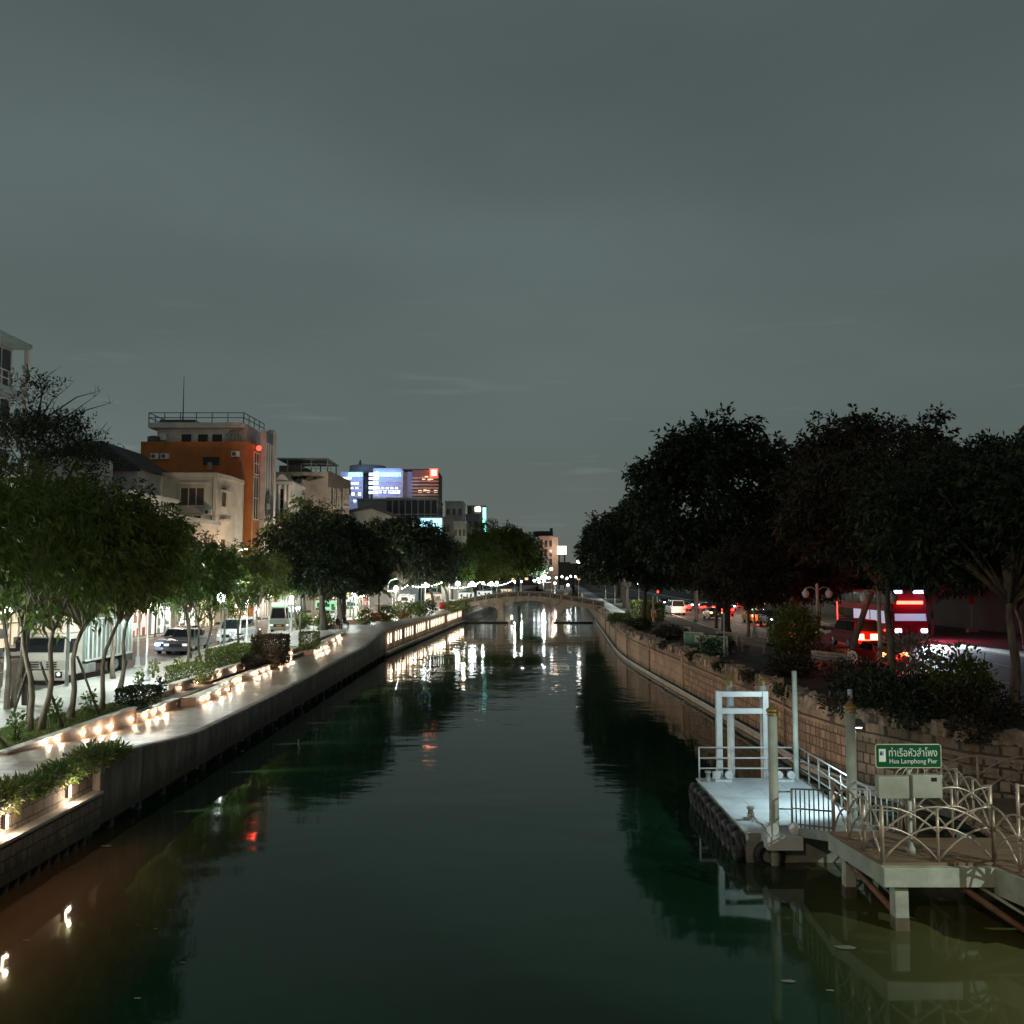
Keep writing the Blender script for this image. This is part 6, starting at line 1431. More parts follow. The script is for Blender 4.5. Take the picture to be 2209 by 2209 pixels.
# ================================================================== VEHICLES
def wheel(mb_parent, x, y, r, w):
    m = MB(); m.lathe((x, y, r), [(r * .6, -w / 2), (r * .95, -w / 2), (r, -w / 4), (r, w / 4), (r * .95, w / 2), (r * .6, w / 2)], 18, 'x'); o = m.build('wheel', 'rubber', mb_parent)
    m = MB(); m.lathe((x, y, r), [(r * .6, -w / 2 - .01), (r * .6, w / 2 + .01)], 12, 'x'); sub('rim', m, 'chrome', o)
def car(name, label, cat, loc, rz, Wd, body, cabin, paint, wheels, wr=.32, heads=False, tails=False, group=None, bed=None, extras=None, headmat='head_glow', tailmat='tail_glow', taxi=None, tl=(.3, .2)):
    """body and cabin: (y, z) outlines, front at y=0; the cabin narrows upward"""
    t = thing(name, label, cat, loc, rz, group, world=False)
    m = MB(); m.prof_x(body, -Wd / 2, Wd / 2); m.build('body', paint, t, bevel=.07)
    hb, ht = Wd / 2 - .06, Wd / 2 - .24
    n = len(cabin); zs = [z for _, z in cabin]; z0, z1 = min(zs), max(zs)
    hw = [hb + (ht - hb) * (z - z0) / (z1 - z0) for _, z in cabin]
    vs = [(-h, y, z) for h, (y, z) in zip(hw, cabin)] + [(h, y, z) for h, (y, z) in zip(hw, cabin)]
    m = MB(); m.add(vs, [tuple(range(n)), tuple(range(n, 2 * n))[::-1]] + [(n + i, n + (i + 1) % n, (i + 1) % n, i) for i in range(n)]); m.build('cabin', taxi or paint, t, bevel=.04)
    def pane(name, i, s0=.07, s1=.93, v0=.12, v1=.9):
        j = (i + 1) % n; (ya, za), (yb, zb) = cabin[i], cabin[j]; P = []
        nrm = Vector((0, zb - za, -(yb - ya))).normalized(); nrm = nrm if nrm.z > -.2 else -nrm
        for s, v in ((s0, v0), (s1, v0), (s1, v1), (s0, v1)):
            h = hw[i] + (hw[j] - hw[i]) * v; P.append(Vector((-h + 2 * h * s, ya + (yb - ya) * v, za + (zb - za) * v)) + nrm * .012 * (1 if (nrm.y * (ya - cabin[n // 2][0])) >= -9 else 1))
        m = MB(); m.quad(*P); m.build(name, 'glass_dark', t)
    # cabin order: front bottom, front top, rear top, rear bottom
    yf0, yf1, yr1, yr0 = cabin[0][0], cabin[1][0], cabin[2][0], cabin[3][0]
    def glass(name, a, b, dirn):
        (ya, za), (yb, zb) = a, b; P = []
        for v in (.14, .9):
            h = (hb + (ht - hb) * v) * .9; y = ya + (yb - ya) * v + dirn * .015; z = za + (zb - za) * v + .012; P += [(-h, y, z), (h, y, z)]
        m = MB(); m.quad(P[0], P[1], P[3], P[2]); m.build(name, 'glass_dark', t)
    glass('windscreen', cabin[0], cabin[1], -1); glass('rear_window', cabin[3], cabin[2], 1)
    for s in (-1, 1):
        ym = (yf1 + yr1) / 2
        for q, (a0, a1) in enumerate(((yf0 + (yf1 - yf0) * .35 + .05, ym - .05), (ym + .05, yr0 + (yr1 - yr0) * .35 - .05))):
            P = []
            for v, ins in ((.16, 0), (.86, .0)):
                h = hb + (ht - hb) * v + .012; z = z0 + (z1 - z0) * v
                b0, b1 = a0, a1
                if q == 0 and v > .5: b0 = a0 + (yf1 - yf0) * .5
                if q == 1 and v > .5: b1 = a1 - (yr0 - yr1) * .45
                P += [(s * h, b0, z), (s * h, b1, z)]
            m = MB(); m.quad(P[0], P[1], P[3], P[2]); m.build('side_window', 'glass_dark', t)
    for y in wheels:
        for s in (-1, 1): wheel(t, s * (Wd / 2 - .09), y, wr, .2)
    ys = [y for y, z in body]; L = max(ys); zb_ = [z for y, z in body]
    for s in (-1, 1):
        m = MB(); m.box((s * (Wd / 2 - .28), -.02, .72), (.36, .09, .17)); m.build('headlight', headmat if heads else 'dim_head', t, bevel=.03)
        m = MB(); m.box((s * (Wd / 2 - tl[0] / 2 - .05), L + .005, .86), (tl[0], .08, tl[1])); m.build('taillight', tailmat if tails else 'car_red', t, bevel=.03)
        m = MB(); m.box((s * (Wd / 2 + .06), cabin[0][0] + .35, z0 + .12), (.16, .1, .14)); m.build('mirror', paint, t, bevel=.02)
    m = MB(); m.b2(-Wd * .27, Wd * .27, -.03, .02, .55, .80)
    m.build('grille', 'black', t, bevel=.01)
    m = MB(); m.b2(-Wd / 2 + .03, Wd / 2 - .03, -.1, .06, .27, .48); m.build('bumper', paint, t, bevel=.04)
    m = MB(); m.b2(-.23, .23, L + .02, L + .035, .58, .70); m.build('number_plate', 'white_paint', t)
    if bed:
        m = MB(); m.b2(-Wd / 2 + .12, Wd / 2 - .12, bed[0], bed[1], bed[2] - .01, bed[2] + .012); m.build('bed', 'black', t)
    return t
SED_B = [(0, .3), (0, .68), (.25, .84), (1.25, .95), (3.7, .98), (4.45, .94), (4.55, .75), (4.5, .3)]
SED_C = [(1.2, .93), (1.95, 1.43), (3.25, 1.43), (4.0, .95)]
PIC_B = [(0, .42), (0, .86), (.2, 1.02), (1.35, 1.14), (5.2, 1.14), (5.25, .45)]
PIC_C = [(1.3, 1.1), (1.95, 1.75), (3.3, 1.75), (3.55, 1.1)]
VAN_B = [(0, .32), (0, .85), (.55, 1.15), (4.9, 1.15), (4.95, .34)]
VAN_C = [(.5, 1.1), (1.35, 2.05), (4.75, 2.05), (4.9, 1.1)]
SUV_B = [(0, .36), (0, .8), (.25, .98), (1.25, 1.08), (4.5, 1.08), (4.55, .38)]
SUV_C = [(1.2, 1.05), (1.85, 1.68), (4.05, 1.68), (4.45, 1.05)]
RZ = RDZ
p = at(362, 1412, RZ); car('pickup_truck', 'white silver pickup with its headlights on facing the viewer behind the truck', 'pickup', (p.x - .1, p.y, RZ), 0, 1.85, PIC_B, PIC_C, 'car_silver', (.95, 4.1), .38, heads=True, bed=(3.7, 5.1, 1.14))
l = light('headlight_glow', (p.x - .8, p.y - 1.2, 3.3), 70, (.7, .8, 1), .15)
car('pickup_truck', 'dark grey pickup parked close to the kerb behind the white one', 'pickup', (-23.9, 66, RZ), 0, 1.85, PIC_B, PIC_C, 'car_grey', (.95, 4.1), .38, bed=(3.7, 5.1, 1.14))
p = at(20, 1424, RZ); car('car', 'white car in the far lane cut by the left edge beside the truck', 'car', (p.x, p.y, RZ), .05, 1.78, SED_B, SED_C, 'car_white', (.85, 3.6), heads=False)
p = at(498, 1392, RZ); car('van', 'white van parked beyond the motorcycles on the left road', 'van', (p.x - .6, p.y + 1, RZ), 0, 1.9, VAN_B, VAN_C, 'car_white', (.9, 3.9), .34)
car('car', 'dark car in the far lane behind the white pickup', 'car', (-27.5, 76, RZ), 0, 1.75, SED_B, SED_C, 'car_dark', (.85, 3.6), heads=True)
car('car', 'silver car farther along the left road behind the minibus', 'car', (-24.4, 100, RZ), 0, 1.75, SUV_B, SUV_C, 'car_silver', (.85, 3.6), heads=True)
car('car', 'white car far along the left road between the lamp posts', 'car', (-23.4, 114, RZ), 0, 1.75, SED_B, SED_C, 'car_white', (.85, 3.6), heads=True)
# minibus
p = at(600, 1366, RZ)
t = car('minibus', 'pale green minibus with a lit route panel facing the viewer between lamp posts', 'minibus', (p.x - .3, p.y + 1.5, RZ), 0, 2.1, [(0, .35), (0, 1.25), (6.4, 1.25), (6.45, .36)], [(.02, 1.2), (.3, 2.55), (6.2, 2.6), (6.35, 1.2)], 'truck_curtain', (1.2, 5.0), .4)
m = MB(); m.b2(-.75, .75, .1, .2, 2.62, 2.95); m.build('route_panel', 'route_green', t)
m = MB(); m.b2(-.25, .25, -.06, -.04, .6, .72); m.build('number_plate', 'taxi_yellow', t)
# box truck
p = at(108, 1478, RZ)
t = thing('box_truck', 'big white cargo truck with a ribbed curtain side parked at the kerb', 'truck', (-24.1, 47.8, RZ), world=False)
CW = 2.35
m = MB(); m.prof_x([(0, .42), (-.03, 1.25), (.05, 1.62), (.22, 2.42), (.4, 2.58), (1.85, 2.6), (1.85, .55), (1.7, .42)], -CW / 2, CW / 2); m.build('cab', 'truck_cab', t, bevel=.05)
m = MB(); m.add([(-1.02, .45, 2.6), (1.02, .45, 2.6), (.86, 1.3, 3.42), (-.86, 1.3, 3.42), (-1.02, 1.8, 2.6), (1.02, 1.8, 2.6), (.9, 1.8, 3.45), (-.9, 1.8, 3.45)], [(0, 1, 2, 3), (5, 4, 7, 6), (1, 5, 6, 2), (4, 0, 3, 7), (3, 2, 6, 7), (4, 5, 1, 0)]); m.build('roof_deflector', 'truck_deflector', t, bevel=.05)
m = MB(); m.quad((-1.03, .035, 1.64), (1.03, .035, 1.64), (1.0, .185, 2.36), (-1.0, .185, 2.36)); m.build('windscreen', 'glass_dark', t)
m = MB(); m.box((0, -.02, 2.5), (2.2, .34, .07)); m.build('sun_visor', 'truck_deflector', t)
m = MB()
for z in (1.12, 1.0, .88): m.b2(-.72, -.2, -.06, -.03, z, z + .055); m.b2(.2, .72, -.06, -.03, z, z + .055)
m.b2(-.9, .9, -.055, -.03, .74, .79); m.build('grille', 'black', t)
m = MB(); m.b2(-CW / 2 - .02, CW / 2 + .02, -.16, .25, .22, .72); m.build('bumper', 'truck_cab', t, bevel=.04)
for s in (-1, 1):
    m = MB(); m.box((s * .9, -.165, .52), (.36, .04, .32)); h = m.build('headlight', 'black', t, bevel=.02)
    m = MB(); m.lathe((s * .9, -.19, .55), [(.1, 0), (.1, -.012)], 10, 'y'); sub('bulb', m, 'dim_head', h)
    m = MB(); m.box((s * (CW / 2 + .2), .1, 1.95), (.2, .1, .5)); m.tube([(s * CW / 2, .15, 2.2), (s * (CW / 2 + .2), .1, 2.15)], .02, 5); m.build('mirror', 'black', t)
    m = MB(); m.quad((s * (CW / 2 + .012), .3, 1.6), (s * (CW / 2 + .012), 1.1, 1.55), (s * (CW / 2 + .012), 1.1, 2.3), (s * (CW / 2 + .012), .42, 2.3)); m.build('side_window', 'glass_dark', t)
    m = MB(); m.box((s * (CW / 2 - .12), 2.6, .62), (.5, 1.1, .5)); m.build('fuel_tank', 'steel_grey', t, bevel=.04)
m = MB(); m.b2(-.45, .45, 1.8, 8.0, .62, .92); m.build('chassis', 'steel_dark', t)
m = MB(); m.b2(-1.22, 1.22, 2.05, 8.2, 1.0, 3.3); bx = m.build('cargo_box', 'truck_curtain', t, bevel=.03)
m = MB()
for i in range(12):
    for s in (-1, 1): m.box((s * 1.235, 2.35 + i * .52, 2.1), (.05, .12, 2.05))
for s in (-1, 1): m.box((s * 1.24, 5.1, 1.04), (.06, 6.1, .12)); m.box((s * 1.24, 5.1, 3.24), (.06, 6.1, .1))
sub('rib', m, 'white_paint', bx)
m = MB(); m.box((1.25, 7.6, .75), (.04, 1.0, .35)); m.build('mudguard', 'steel_dark', t)
for y in (.95, 6.1, 7.25):
    for s in (-1, 1): wheel(t, s * 1.0, y, .5, .3)
# motorcycles
def motorbike(label, x, y, rz, paint, z=RZ):
    t = thing('motorcycle', label, 'motorcycle', (x, y, z), rz, 'motorcycles parked at the left kerb', world=False)
    for yy_ in (0, 1.22):
        m = MB(); m.ring((0, yy_, .29), .24, .055, 'x', 16, 6); w_ = m.build('wheel', 'rubber', t); m = MB(); m.lathe((0, yy_, .29), [(.16, -.02), (.16, .02)], 10, 'x'); sub('rim', m, 'chrome', w_)
    m = MB(); m.tube([(0, 0, .3), (0, .12, .65), (0, .22, .95)], [.04, .06, .04], 7); m.tube([(0, .2, .6), (0, .6, .42), (0, 1.22, .35)], .06, 7); m.build('frame', 'steel_dark', t)
    m = MB(); m.add([(-.16, .02, .55), (.16, .02, .55), (.13, .1, 1.0), (-.13, .1, 1.0), (-.2, .35, .4), (.2, .35, .4), (.12, .3, .9), (-.12, .3, .9)], [(0, 1, 2, 3), (1, 5, 6, 2), (4, 0, 3, 7), (3, 2, 6, 7), (5, 4, 7, 6), (0, 4, 5, 1)]); m.add([(-.15, .55, .5), (.15, .55, .5), (.12, 1.4, .72), (-.12, 1.4, .72), (-.13, .6, .72), (.13, .6, .72), (.1, 1.42, .82), (-.1, 1.42, .82)], [(0, 1, 5, 4), (1, 2, 6, 5), (2, 3, 7, 6), (3, 0, 4, 7), (4, 5, 6, 7), (3, 2, 1, 0)]); m.build('fairing', paint, t, bevel=.03)
    m = MB(); m.box((0, .98, .84), (.24, .72, .1)); m.build('seat', 'black', t, bevel=.04)
    m = MB(); m.tube([(-.34, .3, 1.0), (0, .2, .97), (.34, .3, 1.0)], .018, 6); m.build('handlebar', 'chrome', t)
    m = MB(); m.lathe((0, .0, .86), [(.09, 0), (.09, -.05)], 10, 'y'); m.build('headlight', 'dim_head', t)
for i, (px, py, pt, lb) in enumerate(((455, 1392, 'car_white', 'white scooter parked first behind the dark grey pickup'), (468, 1388, 'car_dark', 'black scooter parked beside the white scooter'), (478, 1384, 'car_red', 'dark red scooter parked nearest the white van'), (560, 1378, 'car_dark', 'dark scooter parked at the kerb left of the minibus'))):
    p = at(px, py, RZ); motorbike(lb, -22.9 if i < 3 else p.x, p.y, -.5 + .3 * i, pt)
# right hand road
RZ2 = 2.44
c_ = at(1921, 1440, RZ2)
car('car', 'red car with both taillights glowing, nearest on the right hand road', 'car', (X(1921, 51), 47.2, RZ2), 0, 1.8, SED_B, SED_C, 'car_red', (.9, 3.7), tails=True, tailmat='tail_glow', tl=(.5, .24))
bpy.context.view_layer.update()
# rear-facing traffic: turn the cars so that their tails face the viewer
def facing_away(o, x, yrear, L):
    o.rotation_euler.z = PI; o.location = (x, yrear + L, o.location.z)
for o in list(COL.objects):
    if o.get('label', '').startswith('red car with both'): facing_away(o, X(1921, 51), 51.0, 4.55)
light('tail_glow_light', (X(1921, 50), 50.3, 3.3), 260, (1, .05, .03), .2)
o = car('pickup_truck', 'red van like pickup with yellow glowing taillights just past the red car', 'pickup', (0, 0, RZ2), 0, 2.0, VAN_B, VAN_C, 'coach_red', (.9, 3.9), .36, tails=True, tailmat='amber_glow', tl=(.72, .42)); facing_away(o, X(1866, 66), 66, 4.95)
light('tail_glow_light', (X(1866, 65), 65.2, 3.4), 260, (1, .10, .04), .25)
o = car('taxi', 'red and yellow taxi with two glowing taillights farther up the right hand road', 'taxi', (0, 0, RZ2), 0, 1.8, SED_B, SED_C, 'taxi_yellow', (.9, 3.7), tails=True, taxi='car_red', tl=(.42, .26)); facing_away(o, X(1636, 103), 103, 4.55)
m = MB(); m.b2(-.25, .25, 2.2, 2.36, 1.46, 1.6); m.build('roof_sign', 'route_green', o)
light('tail_glow_light', (X(1636, 102), 102.2, 3.2), 150, (1, .1, .04), .2)
o = car('van', 'white van with glowing red tail corners behind the split trunk', 'van', (0, 0, RZ2), 0, 1.95, VAN_B, VAN_C, 'car_white', (.9, 3.9), .36, tails=True, tailmat='tail_red'); facing_away(o, X(1462, 124), 124, 4.95)
light('tail_glow_light', (X(1462, 122), 122.6, 3.6), 300, (1, .6, .4), .3)
o = car('car', 'dark car with one red taillight showing left of the taxi', 'car', (0, 0, RZ2), 0, 1.8, SED_B, SED_C, 'car_grey', (.9, 3.7), tails=True); facing_away(o, X(1545, 112), 112, 4.55)
for i, (px, Y, pt) in enumerate(((1500, 150, 'car_silver'), (1575, 142, 'car_white'), (1440, 165, 'car_dark'))):
    o = car('car', ['silver car with headlights on, far up the right hand road', 'white car with headlights on beyond the taxi', 'dark car with headlights on, farthest up the right hand road'][i], 'car', (X(px, Y), Y, RZ2), 0, 1.8, SED_B, SED_C, pt, (.9, 3.7), heads=True)
o = car('car', 'dark car facing the viewer beside the taxi with teal reflections', 'car', (X(1675, 96), 96, RZ2), 0, 1.8, SUV_B, SUV_C, 'car_dark', (.9, 3.7), heads=True)
for i, (px, Y, pt, lb) in enumerate(((1478, 140, 'car_silver', 'silver car with glowing red taillights ahead of the white van'), (1528, 134, 'car_dark', 'dark car with glowing red taillights between the van and the taxi'), (1568, 122, 'car_red', 'red car with glowing taillights up the road left of the taxi'), (1712, 88, 'car_grey', 'grey car with glowing taillights half hidden behind the rounded bush'), (1598, 150, 'car_white', 'white car with glowing taillights far behind the taxi'))):
    o = car('car', lb, 'car', (0, 0, RZ2), 0, 1.8, SED_B, SED_C, pt, (.9, 3.7), tails=True, tailmat='tail_red', tl=(.42, .26)); facing_away(o, X(px, Y), Y, 4.55)
    light('tail_glow_light', (X(px, Y), Y - .7, 3.2), 140, (1, .07, .04), .2)
# double decker coach facing the viewer
yc = 71.5; xc0, xc1 = X(1912, yc), X(2008, yc)
t = thing('coach', 'tall red double decker coach with blue roof lights and a red destination panel', 'coach', ((xc0 + xc1) / 2, yc, RZ2), world=False)
CW = 2.75; CH = Z(1268, yc) - RZ2 - .2; CL = 12.5
m = MB(); m.prof_x([(0, .4), (-.08, 1.4), (.1, CH * .62), (.45, CH - .15), (.7, CH), (CL, CH), (CL, .4)], -CW / 2, CW / 2); m.build('body', 'coach_red', t, bevel=.08)
m = MB(); m.quad((-1.22, -.055, 1.75), (1.22, -.055, 1.75), (1.2, .045, CH * .56), (-1.2, .045, CH * .56)); m.build('windscreen', 'bus_window', t)
m = MB(); m.quad((-1.2, .12, CH * .64), (1.2, .12, CH * .64), (1.12, .36, CH * .84), (-1.12, .36, CH * .84)); m.build('upper_windscreen', 'glass_dark', t)
m = MB(); m.b2(-1.0, 1.0, .0, .06, CH * .74, CH * .80); m.build('destination_panel', 'led_red', t)
for s in (-1, 1):
    m = MB(); m.box((s * .85, .4, CH - .12), (.8, .25, .24)); m.build('roof_light', 'led_blue', t, bevel=.05)
    m = MB(); m.box((s * 1.0, -.1, 1.0), (.5, .1, .28)); m.build('headlight', 'head_glow', t, bevel=.05)
    m = MB(); m.box((s * 1.55, -.2, 2.2), (.2, .16, .6)); m.tube([(s * 1.3, .1, 2.6), (s * 1.55, -.2, 2.5)], .03, 5); m.build('mirror', 'black', t)
    for i in range(6):
        m = MB(); y = .9 + i * 1.85; m.b2(s * CW / 2 - (.0 if s > 0 else .015), s * CW / 2 + (.015 if s > 0 else 0), y, y + 1.65, 1.6, 2.45) if i > 0 else m.b2(s * CW / 2 - (.0 if s > 0 else .015), s * CW / 2 + (.015 if s > 0 else 0), y, y + 1.65, 1.5, 2.45); m.build('lower_window', 'bus_window' if i < 4 else 'glass_dark', t)
        m = MB(); m.b2(s * CW / 2 - (.0 if s > 0 else .015), s * CW / 2 + (.015 if s > 0 else 0), y, y + 1.65, 2.95, 3.85); m.build('upper_window', 'glass_dark', t)
    m = MB(); m.b2(s * CW / 2 - .02, s * CW / 2 + .02, CL - .5, CL - .35, 1.2, CH - .2); m.build('marker_strip', 'tail_red', t)
    for i in range(7):
        m = MB(); m.ball((s * (CW / 2 + .02), 1.5 + 1.6 * i, .95), .09, 7, 5); m.build('marker_lamp', 'tail_red', t)
    for y in (1.8, 9.2, 10.6): wheel(t, s * (CW / 2 - .17), y, .5, .3)
m = MB(); m.b2(-1.3, 1.3, -.2, .05, .35, .8); m.build('bumper', 'coach_purple', t, bevel=.05)
light('coach_red_glow', ((xc0 + xc1) / 2, yc - 1.6, RZ2 + CH * .72), 60, (1, .06, .08), .4)
light('coach_side_glow', (xc1 + 1.6, yc + 1.5, RZ2 + 1.6), 420, (1, .05, .16), .3)
light('coach_blue_glow', ((xc0 + xc1) / 2 + 2, yc - 1.2, RZ2 + CH + .3), 120, (.45, .7, 1), .3)
l = light('coach_headlight', (xc1 - .3, yc - .35, RZ2 + 1.0), 10000, (.70, .88, 1), .1, 'SPOT', spot=R(56), blend=.5); aim(l, (xc1 - 1.5, yc - 7.5, RZ2 - 1.2))
l = light('coach_side_glow', (xc0 - 1.3, yc + 6, RZ2 + 1.0), 90, (1, .08, .06), .3)

# ================================================================== RIGHT BANK FURNITURE
def bench(label, x, y, rz, L=2.2, z=BZ):
    t = thing('bench', label, 'bench', (x, y, z), rz, 'plank benches on the right bank', world=False)
    m = MB()
    for i in range(3): m.b2(-L / 2, L / 2, -.26 + i * .18, -.1 + i * .18, .42, .47)
    m.build('seat', 'bench_wood', t)
    m = MB()
    for i in range(3): m.b2(-L / 2, L / 2, .28, .32, .55 + i * .16, .68 + i * .16)
    m.build('backrest', 'bench_wood', t)
    for s in (-1, 1):
        m = MB(); m.b2(s * (L / 2 - .2) - .06, s * (L / 2 - .2) + .06, -.24, .3, 0, .42); m.b2(s * (L / 2 - .2) - .05, s * (L / 2 - .2) + .05, .26, .285, .4, 1.0); m.build('leg', 'concrete', t)
for px, py, lb in ((1576, 1393, 'grey plank bench, farther of the pair beside the slim metal pole'), (1632, 1408, 'grey plank bench, nearer of the pair beside the slim metal pole'), (1798, 1447, 'grey plank bench beside the small round topped sign')):
    p = at(px, py, BZ); bench(lb, p.x, p.y, -1.15 - PI, 2.6)
t = thing('round_sign', 'small white round topped sign board at the end of the nearest bench', 'sign', (at(1838, 1445, BZ).x, at(1838, 1445, BZ).y, BZ))
p = at(1838, 1445, BZ); m = MB(); m.tube([(p.x, p.y, BZ), (p.x, p.y, BZ + .6)], .03, 6); m.build('post', 'steel_grey', t)
m = MB(); pts = [(-.29, .3), (.29, .3), (.29, .75)] + [(.29 * math.cos(a), .75 + .29 * math.sin(a)) for a in (PI * .25, PI * .5, PI * .75)] + [(-.29, .75)]
m.add([(p.x + a, p.y - .05, BZ + b) for a, b in pts] + [(p.x + a, p.y - .02, BZ + b) for a, b in pts], [tuple(range(7)), tuple(range(7, 14))[::-1]] + [(7 + i, 7 + (i + 1) % 7, (i + 1) % 7, i) for i in range(7)]); m.build('board', 'sign_white', t)
m = MB(); m.ring((p.x, p.y - .06, BZ + .68), .17, .02, 'y', 14, 5); m.bar((p.x - .1, p.y - .06, BZ + .55), (p.x + .08, p.y - .06, BZ + .82), .035, .01); m.build('symbol', 'steel_dark', t)
# green panels and bins
for i, (px, py, w_, h_, lb) in enumerate(((1472, 1374, 1.9, .8, 'green panel farthest along the coping, under the dark hedge'), (1497, 1394, 1.7, .95, 'green panel with a pale square, middle of the row along the coping'), (1540, 1412, 2.2, 1.15, 'green panel nearest the slim metal pole along the coping'))):
    p = at(px, py, BZ); t = thing('green_panel', lb, 'panel', tuple(p), -.9, 'green site panels along the coping', world=False)
    m = MB(); m.b2(-w_ / 2, w_ / 2, -.03, .03, .12, h_); m.build('sheet', 'green_panel', t)
    m = MB()
    for s in (-1, 1): m.b2(s * w_ / 2 - .04, s * w_ / 2 + .04, -.05, .05, 0, h_ + .06)
    m.b2(-w_ / 2, w_ / 2, -.04, .04, h_, h_ + .06); m.build('frame', 'steel_grey', t)
    if i == 1: m = MB(); m.b2(.1, .5, -.036, -.031, .3, .8); m.build('notice', 'metal_box', t)
p = at(1563, 1417, BZ); t = thing('metal_pole', 'slim pale metal pole beside the green panels', 'pole', tuple(p)); m = MB(); m.tube([(p.x, p.y, BZ), (p.x, p.y, Z(1322, p.y))], [.06, .05], 8); m.build('shaft', 'beam_paint', t); m = MB(); m.lathe((p.x, p.y, BZ), [(.16, 0), (.16, .05), (.07, .1)], 10); m.build('base', 'steel_grey', t)
# cream lamp columns of the right bank (unlit lanterns)
def lantern_post(label, px, py, ptop, z=BZ, lanterns=2, lamp='white_paint'):
    p = at(px, py, z); h = Z(ptop, p.y) - z
    t = thing('lantern_post', label, 'lamp post', tuple(p), group='cream lantern posts of the right bank')
    m = MB(); m.lathe(tuple(p), [(.26, 0), (.26, .25), (.16, .45), (.13, .6), (.11, 1.2), (.09, h - .2), (.13, h - .15), (.06, h)], 12); m.build('post', 'cream_wall', t)
    for s in ((-1, 1)[:lanterns] if lanterns else ()):
        m = MB(); m.tube([(p.x, p.y, p.z + h - .5), (p.x + s * .35, p.y, p.z + h - .25), (p.x + s * .75, p.y, p.z + h - .32)], .035, 6); m.build('arm', 'cream_wall', t)
        m = MB(); m.lathe((p.x + s * .75, p.y, p.z + h - .95), [(.08, 0), (.2, .12), (.24, .35), (.1, .52), (.05, .62)], 10); m.build('lantern', lamp, t)
lantern_post('tall cream post with hanging white lanterns left of the coach', 1766, 1412, 1258)
lantern_post('cream post in front of the red van like pickup', 1838 + 62, 1452, 1262, lanterns=2)
lantern_post('cream post in front of the taxi', 1628, 1376, 1290, lanterns=1)
lantern_post('cream post left of the dark trunk beside the white van', 1501, 1342, 1262, lanterns=1)
lantern_post('short white post with an orange case at the near end of the walkway', 1410, 1352, 1286, lanterns=0)
p = at(1410, 1352, BZ); t = thing('orange_case', 'small orange case fixed on the short white post', 'case', (p.x, p.y - .3, BZ + 1.2)); m = MB(); m.box((p.x, p.y - .32, BZ + 1.35), (.5, .3, .8)); m.build('case', 'orange_case', t, bevel=.03); m = MB(); m.box((p.x, p.y - .48, BZ + 1.5), (.34, .02, .3)); m.build('door', 'white_paint', t)
t = thing('traffic_signal', 'traffic signal glowing cyan above the right hand road', 'traffic light', (X(1503, 110), 110, 2.5)); x_ = X(1503, 110); zz = Z(1207, 110)
m = MB(); m.tube([(x_, 110, 2.5), (x_, 110, zz + .3)], .07, 8); m.build('pole', 'cream_wall', t); m = MB(); m.b2(x_ - .22, x_ + .22, 109.75, 109.95, zz - .7, zz + .35); hd = m.build('head', 'black', t); m = MB(); m.lathe((x_, 109.75, zz), [(.2, 0), (.2, -.03)], 12, 'y'); sub('lens', m, 'signal_cyan', hd)
t = thing('traffic_signal', 'traffic signal glowing red beside the white van', 'traffic light', (X(1417, 128), 128, 2.5)); x_ = X(1417, 128); zz = Z(1276, 128)
m = MB(); m.tube([(x_, 128, 2.5), (x_, 128, zz + .3)], .07, 8); m.build('pole', 'steel_grey', t); m = MB(); m.b2(x_ - .22, x_ + .22, 127.75, 127.95, zz - .7, zz + .35); hd = m.build('head', 'black', t); m = MB(); m.lathe((x_, 127.75, zz), [(.2, 0), (.2, -.03)], 12, 'y'); sub('lens', m, 'warn_red', hd)
p = at(2098, 1364, 2.58); t = thing('road_sign', 'small red tinted sign on a thin pole across the road at the right', 'sign', tuple(p)); m = MB(); m.tube([tuple(p), (p.x, p.y, p.z + 3.0)], .04, 6); m.build('pole', 'steel_grey', t); m = MB(); m.box((p.x, p.y, p.z + .15), (1.0, .5, .3)); m.build('base', 'concrete', t, bevel=.04); m = MB(); m.lathe((p.x, p.y - .06, p.z + 2.8), [(.3, 0), (.3, -.02)], 14, 'y'); m.build('plate', 'cloth_red', t)

# ================================================================== LEFT BANK FURNITURE AND PEOPLE
def slab_bench(label, px, py, L, rz):
    p = Vector(pz(px, py)); t = thing('stone_bench', label, 'bench', tuple(p), rz, 'stone slab benches on the promenade', world=False)
    m = MB(); m.b2(-L / 2, L / 2, -.3, .3, .38, .5); m.build('seat', 'planter_cap', t, bevel=.02)
    m = MB(); m.b2(-L / 2 + .05, L / 2 - .05, -.25, .25, 0, .38); m.build('base', 'terracotta_wall', t)
slab_bench('stone slab bench beside the two seated people', 716, 1356, 2.2, .15)
slab_bench('stone slab bench just right of the two seated people', 766, 1346, 3.2, .5)
slab_bench('pale stone block bench under the wide tree with leaning trunks', 886, 1322, 1.6, .1)
